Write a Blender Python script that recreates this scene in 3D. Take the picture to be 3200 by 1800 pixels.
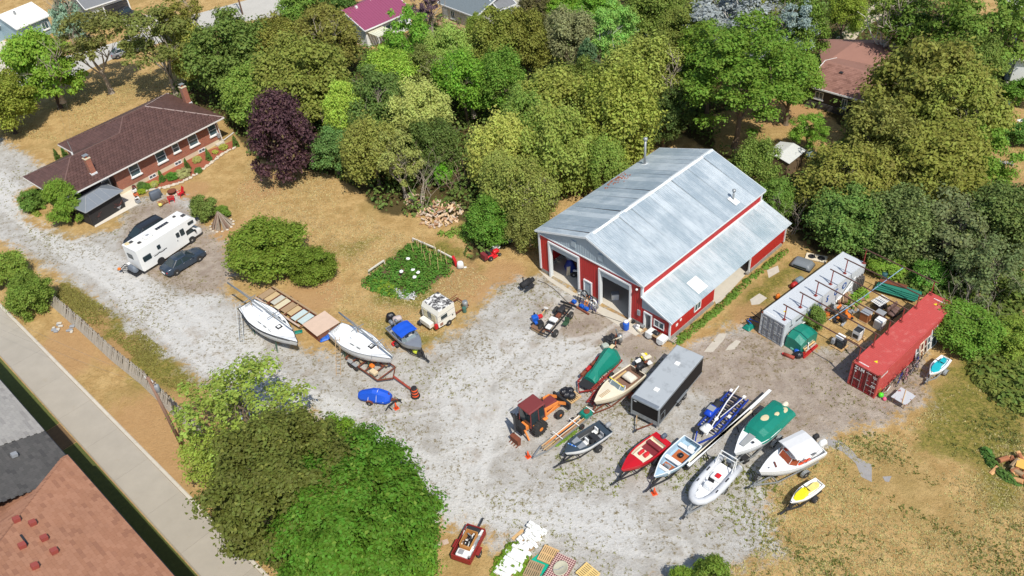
import bpy,math,random
import numpy as np
from mathutils import Matrix,Vector
from math import radians,sin,cos,pi,atan2,hypot,sqrt

for _o in list(bpy.data.objects):
    bpy.data.objects.remove(_o)
scene = bpy.context.scene
COL = scene.collection

# ------------------------------------------------------------------ camera
cam = bpy.data.cameras.new('camera')
cam.sensor_width = 36.0
cam.lens = 36.0 * 2634.78 / 3200.0
cam.clip_end = 3000
camo = bpy.data.objects.new('camera',cam)
COL.objects.link(camo)
_r = Vector((0.9954,-0.06117,-0.07369)); _u = Vector((0.09577,0.63581,0.76588)); _f = Vector((0,0.76942,-0.63875))
camo.matrix_world = Matrix(((_r.x,_u.x,-_f.x,0),(_r.y,_u.y,-_f.y,0),(_r.z,_u.z,-_f.z,53.233),(0,0,0,1)))
scene.camera = camo

# ------------------------------------------------------------------ light
SUN_EL = radians(55)
SHADOW_AZ = radians(112)                      # direction shadows point (from +X)
world = bpy.data.worlds.new('World'); scene.world = world; world.use_nodes = True
wn = world.node_tree
sky = wn.nodes.new('ShaderNodeTexSky'); sky.sky_type = 'NISHITA'; sky.sun_disc = False
sky.sun_elevation = SUN_EL
_sx,_sy = -cos(SHADOW_AZ),-sin(SHADOW_AZ)   # towards the sun
sky.sun_rotation = atan2(_sx,_sy)
sky.air_density = 1.0; sky.dust_density = 1.0
bg = wn.nodes['Background']; bg.inputs[1].default_value = 0.14
wn.links.new(sky.outputs[0],bg.inputs[0])
sl = bpy.data.lights.new('sun','SUN'); sl.energy = 4.7; sl.angle = radians(0.53); sl.color = (1.0,0.955,0.88)
sun = bpy.data.objects.new('sun',sl); COL.objects.link(sun)
_d = Vector((cos(SHADOW_AZ) * cos(SUN_EL),sin(SHADOW_AZ) * cos(SUN_EL),-sin(SUN_EL)))
sun.rotation_euler = _d.to_track_quat('-Z','Y').to_euler()
vs = scene.view_settings
vs.view_transform = 'Standard'; vs.look = 'None'; vs.exposure = -0.08; vs.gamma = 1; vs.use_curve_mapping = False
scene.render.engine = 'CYCLES'

# ------------------------------------------------------------------ helpers
rnd = random.Random(7)
def lin(c):
    return tuple((v / 255 / 12.92) if v / 255 <= 0.04045 else ((v / 255 + 0.055) / 1.055) ** 2.4 for v in c) + (1.0,)

class NT:
    def __init__(s,name):
        s.m = bpy.data.materials.new(name); s.m.use_nodes = True
        s.t = s.m.node_tree; s.p = s.t.nodes['Principled BSDF']
    def n(s,typ,ins=None,**props):
        nd = s.t.nodes.new('ShaderNode' + typ)
        for k,v in props.items(): setattr(nd,k,v)
        for k,v in (ins or {}).items(): s.set(nd.inputs[k],v)
        return nd
    def set(s,sock,v):
        if hasattr(v,'is_output') or isinstance(v,bpy.types.NodeSocket): s.t.links.new(v,sock)
        else: sock.default_value = v
    def mix(s,f,a,b,blend='MIX'):
        nd = s.t.nodes.new('ShaderNodeMix'); nd.data_type = 'RGBA'; nd.blend_type = blend
        s.set(nd.inputs[0],f); s.set(nd.inputs[6],a); s.set(nd.inputs[7],b)
        return nd.outputs[2]
    def math(s,op,a,b=0.5,c=None,clamp=False):
        nd = s.t.nodes.new('ShaderNodeMath'); nd.operation = op; nd.use_clamp = clamp
        s.set(nd.inputs[0],a); s.set(nd.inputs[1],b)
        if c is not None: s.set(nd.inputs[2],c)
        return nd.outputs[0]
    def noise(s,vec,scale,detail=3,rough=.6):
        return s.n('TexNoise',{'Vector': vec,'Scale': scale,'Detail': detail,'Roughness': rough}).outputs[0]
    def ramp(s,f,lo,hi):
        return s.n('MapRange',{0: f,1: lo,2: hi},interpolation_type='SMOOTHSTEP').outputs[0]
    def attr(s,name): return s.n('Attribute',attribute_name=name).outputs['Fac']
    def bump(s,h,st=.4,dist=.05):
        s.set(s.p.inputs['Normal'],s.n('Bump',{'Height': h,'Strength': st,'Distance': dist}).outputs[0])

_mats = {}
def mat(name,rgb,rough=.55,metal=0.,var=.12,scale=2.5,dirt=0.,dirtc=(110,96,78),bump=0.,spec=.5,streak=None):
    """general procedural paint: colour with cloudy variation, specks of dirt and fine relief"""
    if name in _mats: return _mats[name]
    t = NT(name); t.m.diffuse_color = lin(rgb)
    co = t.n('TexCoord').outputs['Object']
    if streak:
        mp = t.n('Mapping',{'Vector': co}); mp.inputs['Scale'].default_value = streak; cs = mp.outputs[0]
    else: cs = co
    base = lin(rgb)
    nz = t.noise(cs,scale,4,.65)
    oi = t.n('ObjectInfo').outputs['Random']
    f = t.math('ADD',t.math('MULTIPLY',t.math('SUBTRACT',nz,.5),var * 3.2),t.math('MULTIPLY',t.math('SUBTRACT',oi,.5),var * .8))
    f = t.math('ADD',f,1.0)
    hs = t.n('HueSaturation',{'Value': f,'Color': base}).outputs[0]
    if dirt > 0:
        d = t.ramp(t.noise(co,scale * 1.7,5,.7),.62 - dirt * .35,.75)
        hs = t.mix(t.math('MULTIPLY',d,min(1,dirt * 2)),hs,lin(dirtc))
    t.set(t.p.inputs['Base Color'],hs)
    t.p.inputs['Roughness'].default_value = rough; t.p.inputs['Metallic'].default_value = metal
    t.p.inputs['Specular IOR Level'].default_value = spec
    if bump > 0: t.bump(t.noise(co,scale * 6,4),bump,.04)
    _mats[name] = t.m
    return t.m

class MB:
    """collects shapes; o() links them as one mesh object"""
    def __init__(s): s.v = []; s.f = []
    def add(s,vs,fs,M=None):
        k = len(s.v)
        s.v += [tuple(M @ Vector(v)) for v in vs] if M is not None else [tuple(v) for v in vs]
        s.f += [tuple(i + k for i in f) for f in fs]; return s
    def box(s,c,d,rz=0,rx=0,ry=0):
        x,y,z = d[0] / 2,d[1] / 2,d[2] / 2
        vs = [(i * x,j * y,k * z) for i in (-1,1) for j in (-1,1) for k in (-1,1)]
        M = Matrix.Translation(c) @ Matrix.Rotation(rz,4,'Z') @ Matrix.Rotation(ry,4,'Y') @ Matrix.Rotation(rx,4,'X')
        return s.add(vs,[(0,1,3,2),(4,6,7,5),(0,4,5,1),(2,3,7,6),(0,2,6,4),(1,5,7,3)],M)
    def b6(s,x0,x1,y0,y1,z0,z1): return s.box(((x0 + x1) / 2,(y0 + y1) / 2,(z0 + z1) / 2),(x1 - x0,y1 - y0,z1 - z0))
    def bar(s,p,q,w,h=None):
        p,q = Vector(p),Vector(q); d = q - p; L = d.length
        if L < 1e-6: return s
        h = w if h is None else h
        M = Matrix.Translation((p + q) / 2) @ d.to_track_quat('X','Z').to_matrix().to_4x4()
        k = MB().box((0,0,0),(L,w,h)); return s.add(k.v,k.f,M)
    def tube(s,p,q,r,n=8,r2=None):
        return s.path([p,q],r,n,r2)
    def path(s,pts,r,n=6,r2=None):
        pts = [Vector(p) for p in pts]; rings = []
        for i,p in enumerate(pts):
            d = (pts[min(i + 1,len(pts) - 1)] - pts[max(i - 1,0)])
            if d.length < 1e-6: d = Vector((0,0,1))
            Q = d.to_track_quat('Z','Y')
            rr = r if r2 is None else r + (r2 - r) * i / max(1,len(pts) - 1)
            rings.append([p + Q @ Vector((cos(2 * pi * k / n) * rr,sin(2 * pi * k / n) * rr,0)) for k in range(n)])
        return s.loft(rings)
    def loft(s,rings,caps=True,M=None):
        n = len(rings[0]); vs = [v for r in rings for v in r]; fs = []
        for i in range(len(rings) - 1):
            for j in range(n):
                a,b = i * n + j,i * n + (j + 1) % n
                fs.append((a,b,b + n,a + n))
        if caps: fs += [tuple(reversed(range(n))),tuple((len(rings) - 1) * n + j for j in range(n))]
        return s.add(vs,fs,M)
    def prism(s,poly,z0,z1,M=None):
        return s.loft([[(p[0],p[1],z0) for p in poly],[(p[0],p[1],z1) for p in poly]],True,M)
    def poly(s,pts): return s.add(pts,[tuple(range(len(pts)))])
    def lathe(s,prof,n=12,M=None,caps=True):
        return s.loft([[(r * cos(2 * pi * k / n),r * sin(2 * pi * k / n),z) for k in range(n)] for r,z in prof],caps,M)
    def rb(s,c,d,r=.05,M=None,taper=1.0,nseg=3):
        """box with rounded edges; taper narrows the top"""
        def ring(ins,z,k):
            hx,hy = d[0] / 2 * k - ins,d[1] / 2 * k - ins; rr = max(1e-4,min(r,hx * .98,hy * .98)); out = []
            for q,(sx,sy) in enumerate(((1,1),(-1,1),(-1,-1),(1,-1))):
                for i in range(nseg + 1):
                    a = q * pi / 2 + i * pi / 2 / nseg
                    out.append((c[0] + sx * (hx - rr) + rr * cos(a),c[1] + sy * (hy - rr) + rr * sin(a),z))
            return out
        z0,z1 = c[2] - d[2] / 2,c[2] + d[2] / 2; e = min(r,d[2] * .45)
        return s.loft([ring(e,z0,1),ring(0,z0 + e,1),ring(e * 0,z1 - e,taper),ring(e * .35,z1 - e * .3,taper),ring(e,z1,taper)],True,M)
    def ball(s,c,r,n=8,sc=(1,1,1)):
        prof = [(max(.001,sin(pi * i / n)),-cos(pi * i / n)) for i in range(n + 1)]
        return s.lathe(prof,n + 2,Matrix.Translation(c) @ Matrix.Diagonal((r * sc[0],r * sc[1],r * sc[2],1)))
    def mesh(s,name,m,smooth=False):
        me = bpy.data.meshes.new(name); me.from_pydata(s.v,[],s.f); me.update()
        if m: me.materials.append(m)
        if smooth: me.shade_smooth()
        return me
    def o(s,name,m,parent=None,smooth=False,loc=(0,0,0),rz=0):
        return link(name,s.mesh(name,m,smooth),parent,loc,(0,0,rz))

def link(name,me,parent=None,loc=(0,0,0),rot=(0,0,0),sc=(1,1,1)):
    ob = bpy.data.objects.new(name,me); COL.objects.link(ob)
    ob.parent = parent; ob.location = loc; ob.rotation_euler = rot; ob.scale = sc
    return ob
def tag(ob,label,cat,group=None,kind=None):
    if label: ob['label'] = label
    if cat: ob['category'] = cat
    if group: ob['group'] = group
    if kind: ob['kind'] = kind
    return ob
def thing(name,label,cat,loc=(0,0,0),rz=0,group=None):
    e = bpy.data.objects.new(name,None); COL.objects.link(e); e.empty_display_size = .3
    if len(loc) == 2: loc = (loc[0],loc[1],0)
    e.location = loc; e.rotation_euler = (0,0,rz)
    return tag(e,label,cat,group)
def struct(ob): ob['kind'] = 'structure'; return ob
def copy_tree(ob,parent=None,loc=None,rz=None,label=None):
    c = ob.copy(); COL.objects.link(c); c.parent = parent
    if loc is not None: c.location = loc if len(loc) == 3 else (loc[0],loc[1],0)
    if rz is not None: c.rotation_euler = (0,0,rz)
    if label: c['label'] = label
    for ch in [x for x in bpy.data.objects if x.parent == ob]: copy_tree(ch,c)
    return c
def seg(q):
    """segment of four numbers -> middle point, length, heading"""
    x0,y0,x1,y1 = q
    return ((x0 + x1) / 2,(y0 + y1) / 2),hypot(x1 - x0,y1 - y0),atan2(y1 - y0,x1 - x0)
_txt = {}
def text(body,size,m,parent,loc,rot,name='lettering',bold=.0,sx=1):
    cu = bpy.data.curves.new('t','FONT'); cu.body = body; cu.size = size; cu.extrude = .004; cu.offset = bold; cu.align_x = 'CENTER'; cu.align_y = 'CENTER'; cu.resolution_u = 3
    tmp = bpy.data.objects.new('t',cu); COL.objects.link(tmp)
    bpy.context.view_layer.update()
    me = bpy.data.meshes.new_from_object(tmp.evaluated_get(bpy.context.evaluated_depsgraph_get()))
    bpy.data.objects.remove(tmp); me.materials.clear(); me.materials.append(m)
    ob = link(name,me,parent,loc); ob.rotation_euler = rot; ob.scale = (sx,1,1); return ob

# ------------------------------------------------------------------ common materials
BLACK = mat('black_rubber',(38,38,40),.8,var=.1)
TYRE = mat('tyre_rubber',(48,47,46),.85,var=.12,dirt=.2)
RIM = mat('wheel_steel',(190,190,188),.35,.6)
GALV = mat('galvanised_steel',(165,168,168),.45,.5,var=.15)
DSTEEL = mat('dark_steel',(58,58,60),.5,.3,var=.2)
RUST = mat('rusty_steel',(120,66,44),.85,var=.25,scale=5,dirt=.3,dirtc=(70,44,34))
WHITE = mat('white_paint',(232,232,228),.4,var=.04,dirt=.06)
GEL = mat('white_gelcoat',(238,239,238),.28,var=.03,scale=1.2,dirt=.07,dirtc=(190,186,174))
CREAM = mat('cream_gelcoat',(226,214,188),.35,var=.05,dirt=.08)
GLASS = mat('dark_glass',(46,58,62),.08,var=.1)
GLASS2 = mat('window_glass',(74,92,98),.08,var=.2,scale=.8)
WOOD = mat('weathered_wood',(164,138,104),.85,var=.2,scale=4,streak=(1,6,6))
WOODN = mat('new_pine_wood',(205,168,116),.8,var=.15,scale=4)
WOODG = mat('grey_weathered_board',(168,160,146),.9,var=.18,scale=3,streak=(6,6,1))
CONC = mat('concrete',(196,188,172),.9,var=.09,scale=1.2,dirt=.18,dirtc=(150,138,118),bump=.15)
RED = mat('red_paint',(176,40,36),.5,var=.12,dirt=.05)
REDP = mat('red_plastic',(205,38,44),.4,var=.06)
ORANGE = mat('orange_paint',(226,122,40),.5,var=.1,dirt=.15,dirtc=(120,70,40))
BLUE = mat('blue_plastic',(30,92,190),.4,var=.08)
NAVY = mat('blue_steel',(38,62,150),.45,var=.12)
GTARP = mat('green_tarp',(18,124,104),.45,var=.12,scale=1.5,bump=.5)
BTARP = mat('blue_canvas',(22,84,200),.6,var=.08,scale=2,bump=.2)
GREYP = mat('grey_paint',(150,152,154),.5,var=.08)
BAG = mat('black_bag',(34,34,38),.25,var=.1,bump=.6,scale=4)
YEL = mat('yellow_plastic',(236,214,30),.4,var=.05)
# ================================================================== ground
def sdist(P,poly):
    """signed distance (inside positive) of points to a polygon"""
    poly = np.array(poly,float); n = len(poly); d = np.full(len(P),1e9); ins = np.zeros(len(P),bool)
    for i in range(n):
        a,b = poly[i],poly[(i + 1) % n]; ab = b - a
        t = np.clip(((P - a) @ ab) / max(ab @ ab,1e-9),0,1)
        d = np.minimum(d,np.hypot(*(P - a - t[:,None] * ab).T))
        c = ((a[1] > P[:,1]) != (b[1] > P[:,1]))
        with np.errstate(divide='ignore',invalid='ignore'):
            ins ^= c & (P[:,0] < (b[0] - a[0]) * (P[:,1] - a[1]) / (b[1] - a[1] + 1e-12) + a[0])
    return np.where(ins,d,-d)
def ldist(P,pts):
    d = np.full(len(P),1e9)
    for a,b in zip(pts[:-1],pts[1:]):
        a,b = np.array(a),np.array(b); ab = b - a
        t = np.clip(((P - a) @ ab) / max(ab @ ab,1e-9),0,1)
        d = np.minimum(d,np.hypot(*(P - a - t[:,None] * ab).T))
    return d
GRAVEL = [(-71.59,109.50),(-63.07,101.93),(-56.97,95.36),(-59.94,91.28),(-55.92,84.64),(-49.31,80.40),(-44.19,81.50),(-44.61,87.74),(-40.31,87.86),(-37.10,86.44),(-33.82,80.18),(-28.79,72.76),(-29.57,68.22),(-25.44,63.32),(-20.05,58.07),(-16.22,57.01),(-11.82,57.46),(-8.10,56.42),(-3.97,60.22),(-1.07,64.87),(3.39,65.78),(13.64,53.41),(16.29,54.07),(19.59,55.73),(22.08,54.31),(26.21,51.67),(29.89,52.17),(34.69,49.51),(32.58,44.73),(29.28,43.02),(25.34,42.68),(23.28,41.32),(18.99,39.51),(17.06,36.10),(17.37,32.42),(10.89,30.95),(3.71,30.51),(-0.16,33.05),(-4.28,36.79),(-6.64,37.40),(-9.43,40.98),(-18.30,49.94),(-24.72,51.22),(-30.58,56.88),(-37.58,63.31),(-45.33,71.25),(-52.64,77.21),(-60.75,83.83)]
PACKED = [[(13.44,52.42),(17.79,54.38),(22.58,54.77),(26.70,51.10),(31.80,53.46),(34.69,49.51),(33.07,45.11),(29.28,43.02),(24.29,42.41),(20.70,42.04),(18.08,42.77),(15.72,47.36),(13.18,49.54)],[(-43.11,77.90),(-44.09,85.95),(-40.08,86.96),(-34.00,80.99),(-28.79,72.76),(-28.60,67.44),(-32.82,68.07),(-37.81,71.43)],[(7.16,60.92),(10.97,56.42),(13.64,53.41),(11.45,51.21),(7.71,54.23),(3.68,56.91),(1.86,61.70)]]
TRACKS = [[(-65.04,93.98),(-52.50,81.69),(-42.23,72.11),(-32.43,61.44),(-25.37,54.66),(-18.30,49.94),(-11.80,44.39),(-7.24,38.52),(0.11,36.30),(9.80,33.57)],[(-66.33,97.04),(-50.56,81.37),(-40.22,72.48),(-30.70,62.33),(-21.69,54.17),(-14.00,47.61),(-7.90,42.72),(-2.44,44.48),(3.91,52.23),(9.53,56.62)],[(-4.84,37.90),(-4.05,44.68),(-1.73,52.01),(3.91,59.09),(5.79,62.31)],[(-40.02,71.77),(-38.47,77.15),(-35.90,81.31)],[(-24.63,54.56),(-14.14,49.40),(-6.63,49.81),(-0.17,54.29),(7.15,55.35)]]
WHITE_T = [[(-64.79,95.81),(-50.75,80.63),(-41.34,71.97),(-31.23,61.27),(-24.63,54.56),(-17.66,50.31),(-10.52,44.65),(-5.73,39.07),(0.22,37.67),(6.16,35.62)],[(-6.34,38.78),(-4.70,44.35),(-0.83,49.52),(3.37,53.80),(7.30,56.40)],[(-4.70,44.35),(-5.58,52.03),(-0.40,56.41)],[(-29.71,68.89),(-32.78,66.19),(-25.40,58.81)]]
GREEN = [([(-35.48,56.00),(-29.24,52.74),(-27.96,55.01),(-32.93,60.40),(-39.74,66.60),(-47.66,74.31),(-47.95,70.33),(-41.11,62.10)],.95),([(-19.73,75.60),(-13.73,77.62),(-5.34,74.00),(-4.19,67.59),(-11.81,74.32),(-16.46,68.17),(-16.36,62.60),(-18.40,67.18)],.55),([(-17.21,63.31),(-12.79,61.50),(-6.63,58.36),(-8.81,55.47),(-12.63,58.66),(-15.92,61.95)],.9),([(-14.43,68.52),(-11.75,72.87),(-6.20,73.41),(-2.16,67.28),(-6.63,61.18),(-13.29,63.33)],1),([(14.20,54.36),(16.52,55.09),(26.71,64.73),(30.69,64.75),(22.69,56.37)],.8),([(30.79,42.83),(36.93,49.21),(43.49,50.27),(39.05,39.38),(34.92,33.39),(31.98,33.72),(32.27,37.92),(29.34,40.18)],.85),([(34.73,36.89),(36.05,34.96),(32.35,28.09),(27.33,28.62),(30.76,31.27)],.55),([(20.38,29.94),(24.96,32.54),(26.19,29.65)],.3),([(-72.87,118.11),(-63.46,114.95),(-62.70,106.66),(-69.66,110.26)],.3),
         ([(14.41,42.01),(19.44,41.00),(20.50,35.02),(12.46,37.69),(10.11,42.53)],.35),([(1.68,43.57),(7.78,45.74),(10.19,41.34),(1.88,39.29)],.35),([(-7.81,36.16),(-1.37,36.12),(2.55,32.17),(-7.77,33.27)],.5),([(-15.43,56.38),(-8.10,56.42),(-9.05,50.59),(-14.44,53.21)],.5),([(-5.04,65.16),(0.61,66.20),(-1.70,59.90),(-6.63,57.28)],.4)]
BARE = [((-28.72,77.06),5),((-28.72,87.58),4),((-4.64,65.10),4),((-0.59,66.39),3),((11.15,57.48),4),((-32.09,47.70),9),((-31.47,77.51),3),((-19.90,66.14),4),((21.98,56.48),3),((36.55,93.55),6),((-42.93,64.07),4),((-43.54,60.23),5),((52.45,73.28),5),((-2.85,103.76),5),((-5.41,67.78),3),((-37.93,60.54),3),((-37.52,88.25),3),((-15.05,121.01),6)]
WOODS = [(-47.04,116.56),(-38.78,139.67),(-27.74,137.00),(-20.25,125.80),(-13.93,122.89),(-10.49,132.81),(4.96,132.30),(31.45,135.87),(66.83,126.61),(72.29,104.53),(47.78,58.36),(38.41,56.30),(35.31,63.38),(30.69,64.75),(28.51,70.60),(28.44,79.16),(22.02,91.30),(15.31,92.61),(2.27,72.04),(-4.16,68.91),(-4.00,76.01),(-9.31,78.43),(-13.82,79.19),(-16.96,84.65),(-20.68,88.83),(-30.88,94.44),(-37.31,106.16),(-45.42,110.09)]

GAPS = [[(27.21,94.38),(32.21,96.03),(36.69,97.31),(40.77,92.70),(41.83,87.45),(36.03,80.33),(31.24,79.49),(28.72,83.42),(25.59,85.82)],[(60.32,91.87),(68.41,91.26),(57.91,72.32),(52.45,73.28),(54.24,80.45)],[(33.86,76.56),(38.40,75.76),(37.03,72.12),(32.78,72.09)]]
def build_ground():
    x = np.arange(-104,96.01,.4); y = np.arange(18,184.01,.4)
    nx,ny = len(x),len(y)
    X,Y = np.meshgrid(x,y); P = np.stack([X.ravel(),Y.ravel()],1)
    def soft(sd,w): return np.clip(sd / (2 * w) + .5,0,1)
    gv = soft(sdist(P,GRAVEL),3.6)
    pk = np.zeros(len(P))
    for p in PACKED: pk = np.maximum(pk,soft(sdist(P,p),2.5))
    wt = np.zeros(len(P))
    for l in WHITE_T: wt = np.maximum(wt,np.exp(-(ldist(P,l) / 2.6) ** 2))
    gr = np.zeros(len(P))
    for p,w in GREEN: gr = np.maximum(gr,soft(sdist(P,p),2.5) * w)
    tk = np.zeros(len(P))
    for l in TRACKS:
        d = ldist(P,l); tk = np.maximum(tk,np.exp(-((d - .85) / .4) ** 2))
    ba = np.zeros(len(P))
    for (bx,by),r in BARE: ba = np.maximum(ba,np.exp(-((P[:,0] - bx) ** 2 + (P[:,1] - by) ** 2) / r ** 2))
    wd = soft(sdist(P,WOODS),2.0)
    for g in GAPS: wd = np.minimum(wd,1 - soft(sdist(P,g),1.5))
    m = terrain_material()
    # outer ring so the ground runs on to the horizon
    idx = np.arange(nx * ny).reshape(ny,nx)
    quads = np.stack([idx[:-1,:-1],idx[:-1,1:],idx[1:,1:],idx[1:,:-1]],-1).reshape(-1,4)
    gf = gv[quads].mean(1) > .5
    hz = .05 * np.sin(X * .31 + 1.3) * np.sin(Y * .27) * 0
    V = np.stack([X.ravel(),Y.ravel(),hz.ravel()],1)
    def make(name,sel):
        q = quads[sel]; used = np.unique(q); mp = np.full(len(V),-1); mp[used] = np.arange(len(used)); q = mp[q]
        me = bpy.data.meshes.new(name); me.vertices.add(len(used)); me.vertices.foreach_set('co',V[used].ravel())
        me.loops.add(q.size); me.loops.foreach_set('vertex_index',q.ravel()); me.polygons.add(len(q))
        me.polygons.foreach_set('loop_start',np.arange(0,q.size,4)); me.update(calc_edges=True)
        for k,a in (('gv',gv),('pk',pk),('wt',wt),('tk',tk),('gr',gr),('ba',ba),('wd',wd)):
            at = me.attributes.new(k,'FLOAT','POINT'); at.data.foreach_set('value',a[used].astype(np.float32))
        me.materials.append(m)
        return struct(link(name,me))
    make('gravel_yard',gf); make('lawn',~gf)
    b = MB(); R = 900
    b.poly([(-R,-R,0),(R,-R,0),(R,18,0),(-R,18,0)]); b.poly([(-R,184,0),(R,184,0),(R,R,0),(-R,R,0)])
    b.poly([(-R,18,0),(-104,18,0),(-104,184,0),(-R,184,0)]); b.poly([(96,18,0),(R,18,0),(R,184,0),(96,184,0)])
    struct(b.o('surrounding_ground',m))

def terrain_material():
    t = NT('terrain'); co = t.n('TexCoord').outputs['Object']
    big = t.noise(co,.12,4,.6); mid = t.noise(co,.7,5,.65); fine = t.noise(co,4.5,4,.7); vf = t.noise(co,14,3,.7)
    vor = t.n('TexVoronoi',{'Vector': co,'Scale': 2.6},feature='F1').outputs[0]
    def br(a,k,lo=.4,hi=.6,nz=mid):   # attribute broken up by noise
        return t.ramp(t.math('ADD',a,t.math('MULTIPLY',t.math('SUBTRACT',nz,.5),k)),lo,hi)
# dry grass: straw to tan to olive
    clump = t.noise(co,1.9,5,.75)
    dry = t.mix(t.ramp(mid,.32,.68),lin((172,139,88)),lin((200,168,114)))
    dry = t.mix(t.math('MULTIPLY',t.ramp(big,.48,.68),.6),dry,lin((152,130,78)))
    dry = t.mix(t.math('MULTIPLY',t.ramp(clump,.5,.64),.42),dry,lin((138,116,68)))
    dry = t.mix(t.math('MULTIPLY',t.ramp(fine,.5,.66),.38),dry,lin((126,106,62)))
    dry = t.mix(t.math('MULTIPLY',t.ramp(vf,.52,.66),.3),dry,lin((214,190,140)))
    green = t.mix(t.ramp(fine,.38,.62),lin((84,88,34)),lin((128,124,54)))
    green = t.mix(t.math('MULTIPLY',t.ramp(clump,.48,.62),.65),green,lin((168,144,82)))
    green = t.mix(t.math('MULTIPLY',t.ramp(vf,.54,.66),.4),green,lin((176,166,104)))
    g0 = t.math('ADD',t.attr('gr'),t.math('MULTIPLY',t.ramp(big,.5,.72),.2))
    nzm = t.math('ADD',t.math('MULTIPLY',mid,.5),t.math('MULTIPLY',clump,.5))
    grass = t.mix(t.math('MULTIPLY',br(g0,1.3,.4,.7,nzm),.92),dry,green)
    grass = t.mix(t.math('MULTIPLY',br(t.attr('ba'),1.1,.42,.75,nzm),.75),grass,t.mix(fine,lin((164,124,82)),lin((194,156,112))))
    litter = t.mix(fine,lin((66,56,38)),lin((104,92,56)))
    grass = t.mix(br(t.attr('wd'),.6,.45,.6),grass,litter)
    # gravel
    gvl = t.mix(t.ramp(mid,.35,.65),lin((172,167,158)),lin((192,189,182)))
    gvl = t.mix(t.math('MULTIPLY',br(t.attr('wt'),1.2,.4,.8,nzm),.85),gvl,lin((204,202,196)))
    pk = t.mix(t.ramp(mid,.3,.7),lin((146,130,116)),lin((178,164,148)))
    pk = t.mix(t.math('MULTIPLY',t.ramp(clump,.54,.66),.6),pk,lin((122,96,76)))
    gvl = t.mix(br(t.attr('pk'),.8,.35,.65,nzm),gvl,pk)
    gvl = t.mix(t.math('MULTIPLY',t.ramp(clump,.5,.66),.4),gvl,lin((164,154,138)))
    gvl = t.mix(t.math('MULTIPLY',t.ramp(fine,.5,.68),.34),gvl,lin((146,137,124)))
    gvl = t.mix(t.math('MULTIPLY',t.ramp(vf,.52,.68),.3),gvl,lin((212,209,202)))
    gvl = t.mix(t.math('MULTIPLY',br(t.attr('tk'),1.3,.42,.85,nzm),.5),gvl,lin((212,209,202)))
    gvl = t.mix(t.math('MULTIPLY',t.ramp(t.noise(co,.28,4,.7),.56,.7),.45),gvl,lin((152,134,112)))
    # weeds and stains through the gravel
    wmask = t.math('MULTIPLY',t.ramp(t.math('ADD',clump,t.math('MULTIPLY',big,.5)),.76,.88),t.ramp(fine,.44,.56))
    gvl = t.mix(t.math('MULTIPLY',wmask,.8),gvl,lin((118,104,62)))
    dots = t.math('MULTIPLY',t.ramp(vor,.26,.1),t.ramp(t.noise(co,.3,4),.5,.62))
    gvl = t.mix(t.math('MULTIPLY',dots,.8),gvl,lin((98,90,58)))
    edge = br(t.attr('gv'),1.7,.4,.6,t.math('ADD',t.math('MULTIPLY',mid,.4),t.math('ADD',t.math('MULTIPLY',clump,.4),t.math('MULTIPLY',fine,.2))))
    t.set(t.p.inputs['Base Color'],t.mix(edge,grass,gvl))
    t.p.inputs['Roughness'].default_value = .95; t.p.inputs['Specular IOR Level'].default_value = .1
    h = t.math('ADD',t.math('MULTIPLY',fine,.7),t.math('ADD',t.math('MULTIPLY',vf,.5),t.math('MULTIPLY',clump,.8)))
    t.bump(h,.9,.14)
    return t.m
build_ground()

# ---- concrete lane by the neighbours (local x along the lane, y to its right-hand verge)
LANE = thing('lane_frame',None,None,(-52.9,69.18,0),atan2(-.721,.693)); 
ROADC = mat('pale_road_concrete',(168,160,146),.9,var=.09,scale=.6,dirt=.15,dirtc=(160,148,126),bump=.2)
def lane_world(t_,s_):   # s_ positive towards the neighbours
    return (-52.9 + .693 * t_ - .721 * s_,69.18 - .721 * t_ - .693 * s_)
bpy.data.objects.remove(LANE)
lane = struct(MB().prism([lane_world(-70,0.12),lane_world(-70,3.1),lane_world(75,3.2),lane_world(75,0.12)],.0,.012).o('lane',mat('joint_dirt',(150,142,127),.95)))
for k in range(-10,12):
    a = k * 5.2; b_ = (k + 1) * 5.2 - .02
    MB().prism([lane_world(a,.13),lane_world(a,3.08),lane_world(b_,3.08),lane_world(b_,.13)],.0125,.042 + rnd.uniform(0,.004)).o('concrete_slab',ROADC,lane)
kerb = MB()
kerb_o = struct(MB().prism([lane_world(-70,-.2),lane_world(-70,-.18),lane_world(75,-.18),lane_world(75,-.2)],0,.02).o('kerb',CONC))
for k in range(-18,24):
    a = k * 3.0
    MB().prism([lane_world(a,-.14),lane_world(a,.11),lane_world(a + 2.97,.11),lane_world(a + 2.97,-.14)],0,.13).o('kerb_stone',CONC,kerb_o)
def lawn_strip(name,t0,t1,s0,s1,c):
    return struct(MB().prism([lane_world(t0,s0),lane_world(t0,s1),lane_world(t1,s1),lane_world(t1,s0)],0,.03).o(name,c))
TURF = mat('green_turf',(86,92,40),.95,var=.25,scale=3,bump=.6)
for a,b_ in ((-40,3.2),(5.4,21.2),(24.6,60)): lawn_strip('grass_strip',a,b_,3.25,9,TURF)
lawn_strip('dirt_strip',21.3,24.5,3.25,7,mat('brown_soil',(112,88,58),.95,var=.2,bump=.5))
lawn_strip('garden_path',3.3,5.3,3.2,5.4,CONC)

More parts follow.
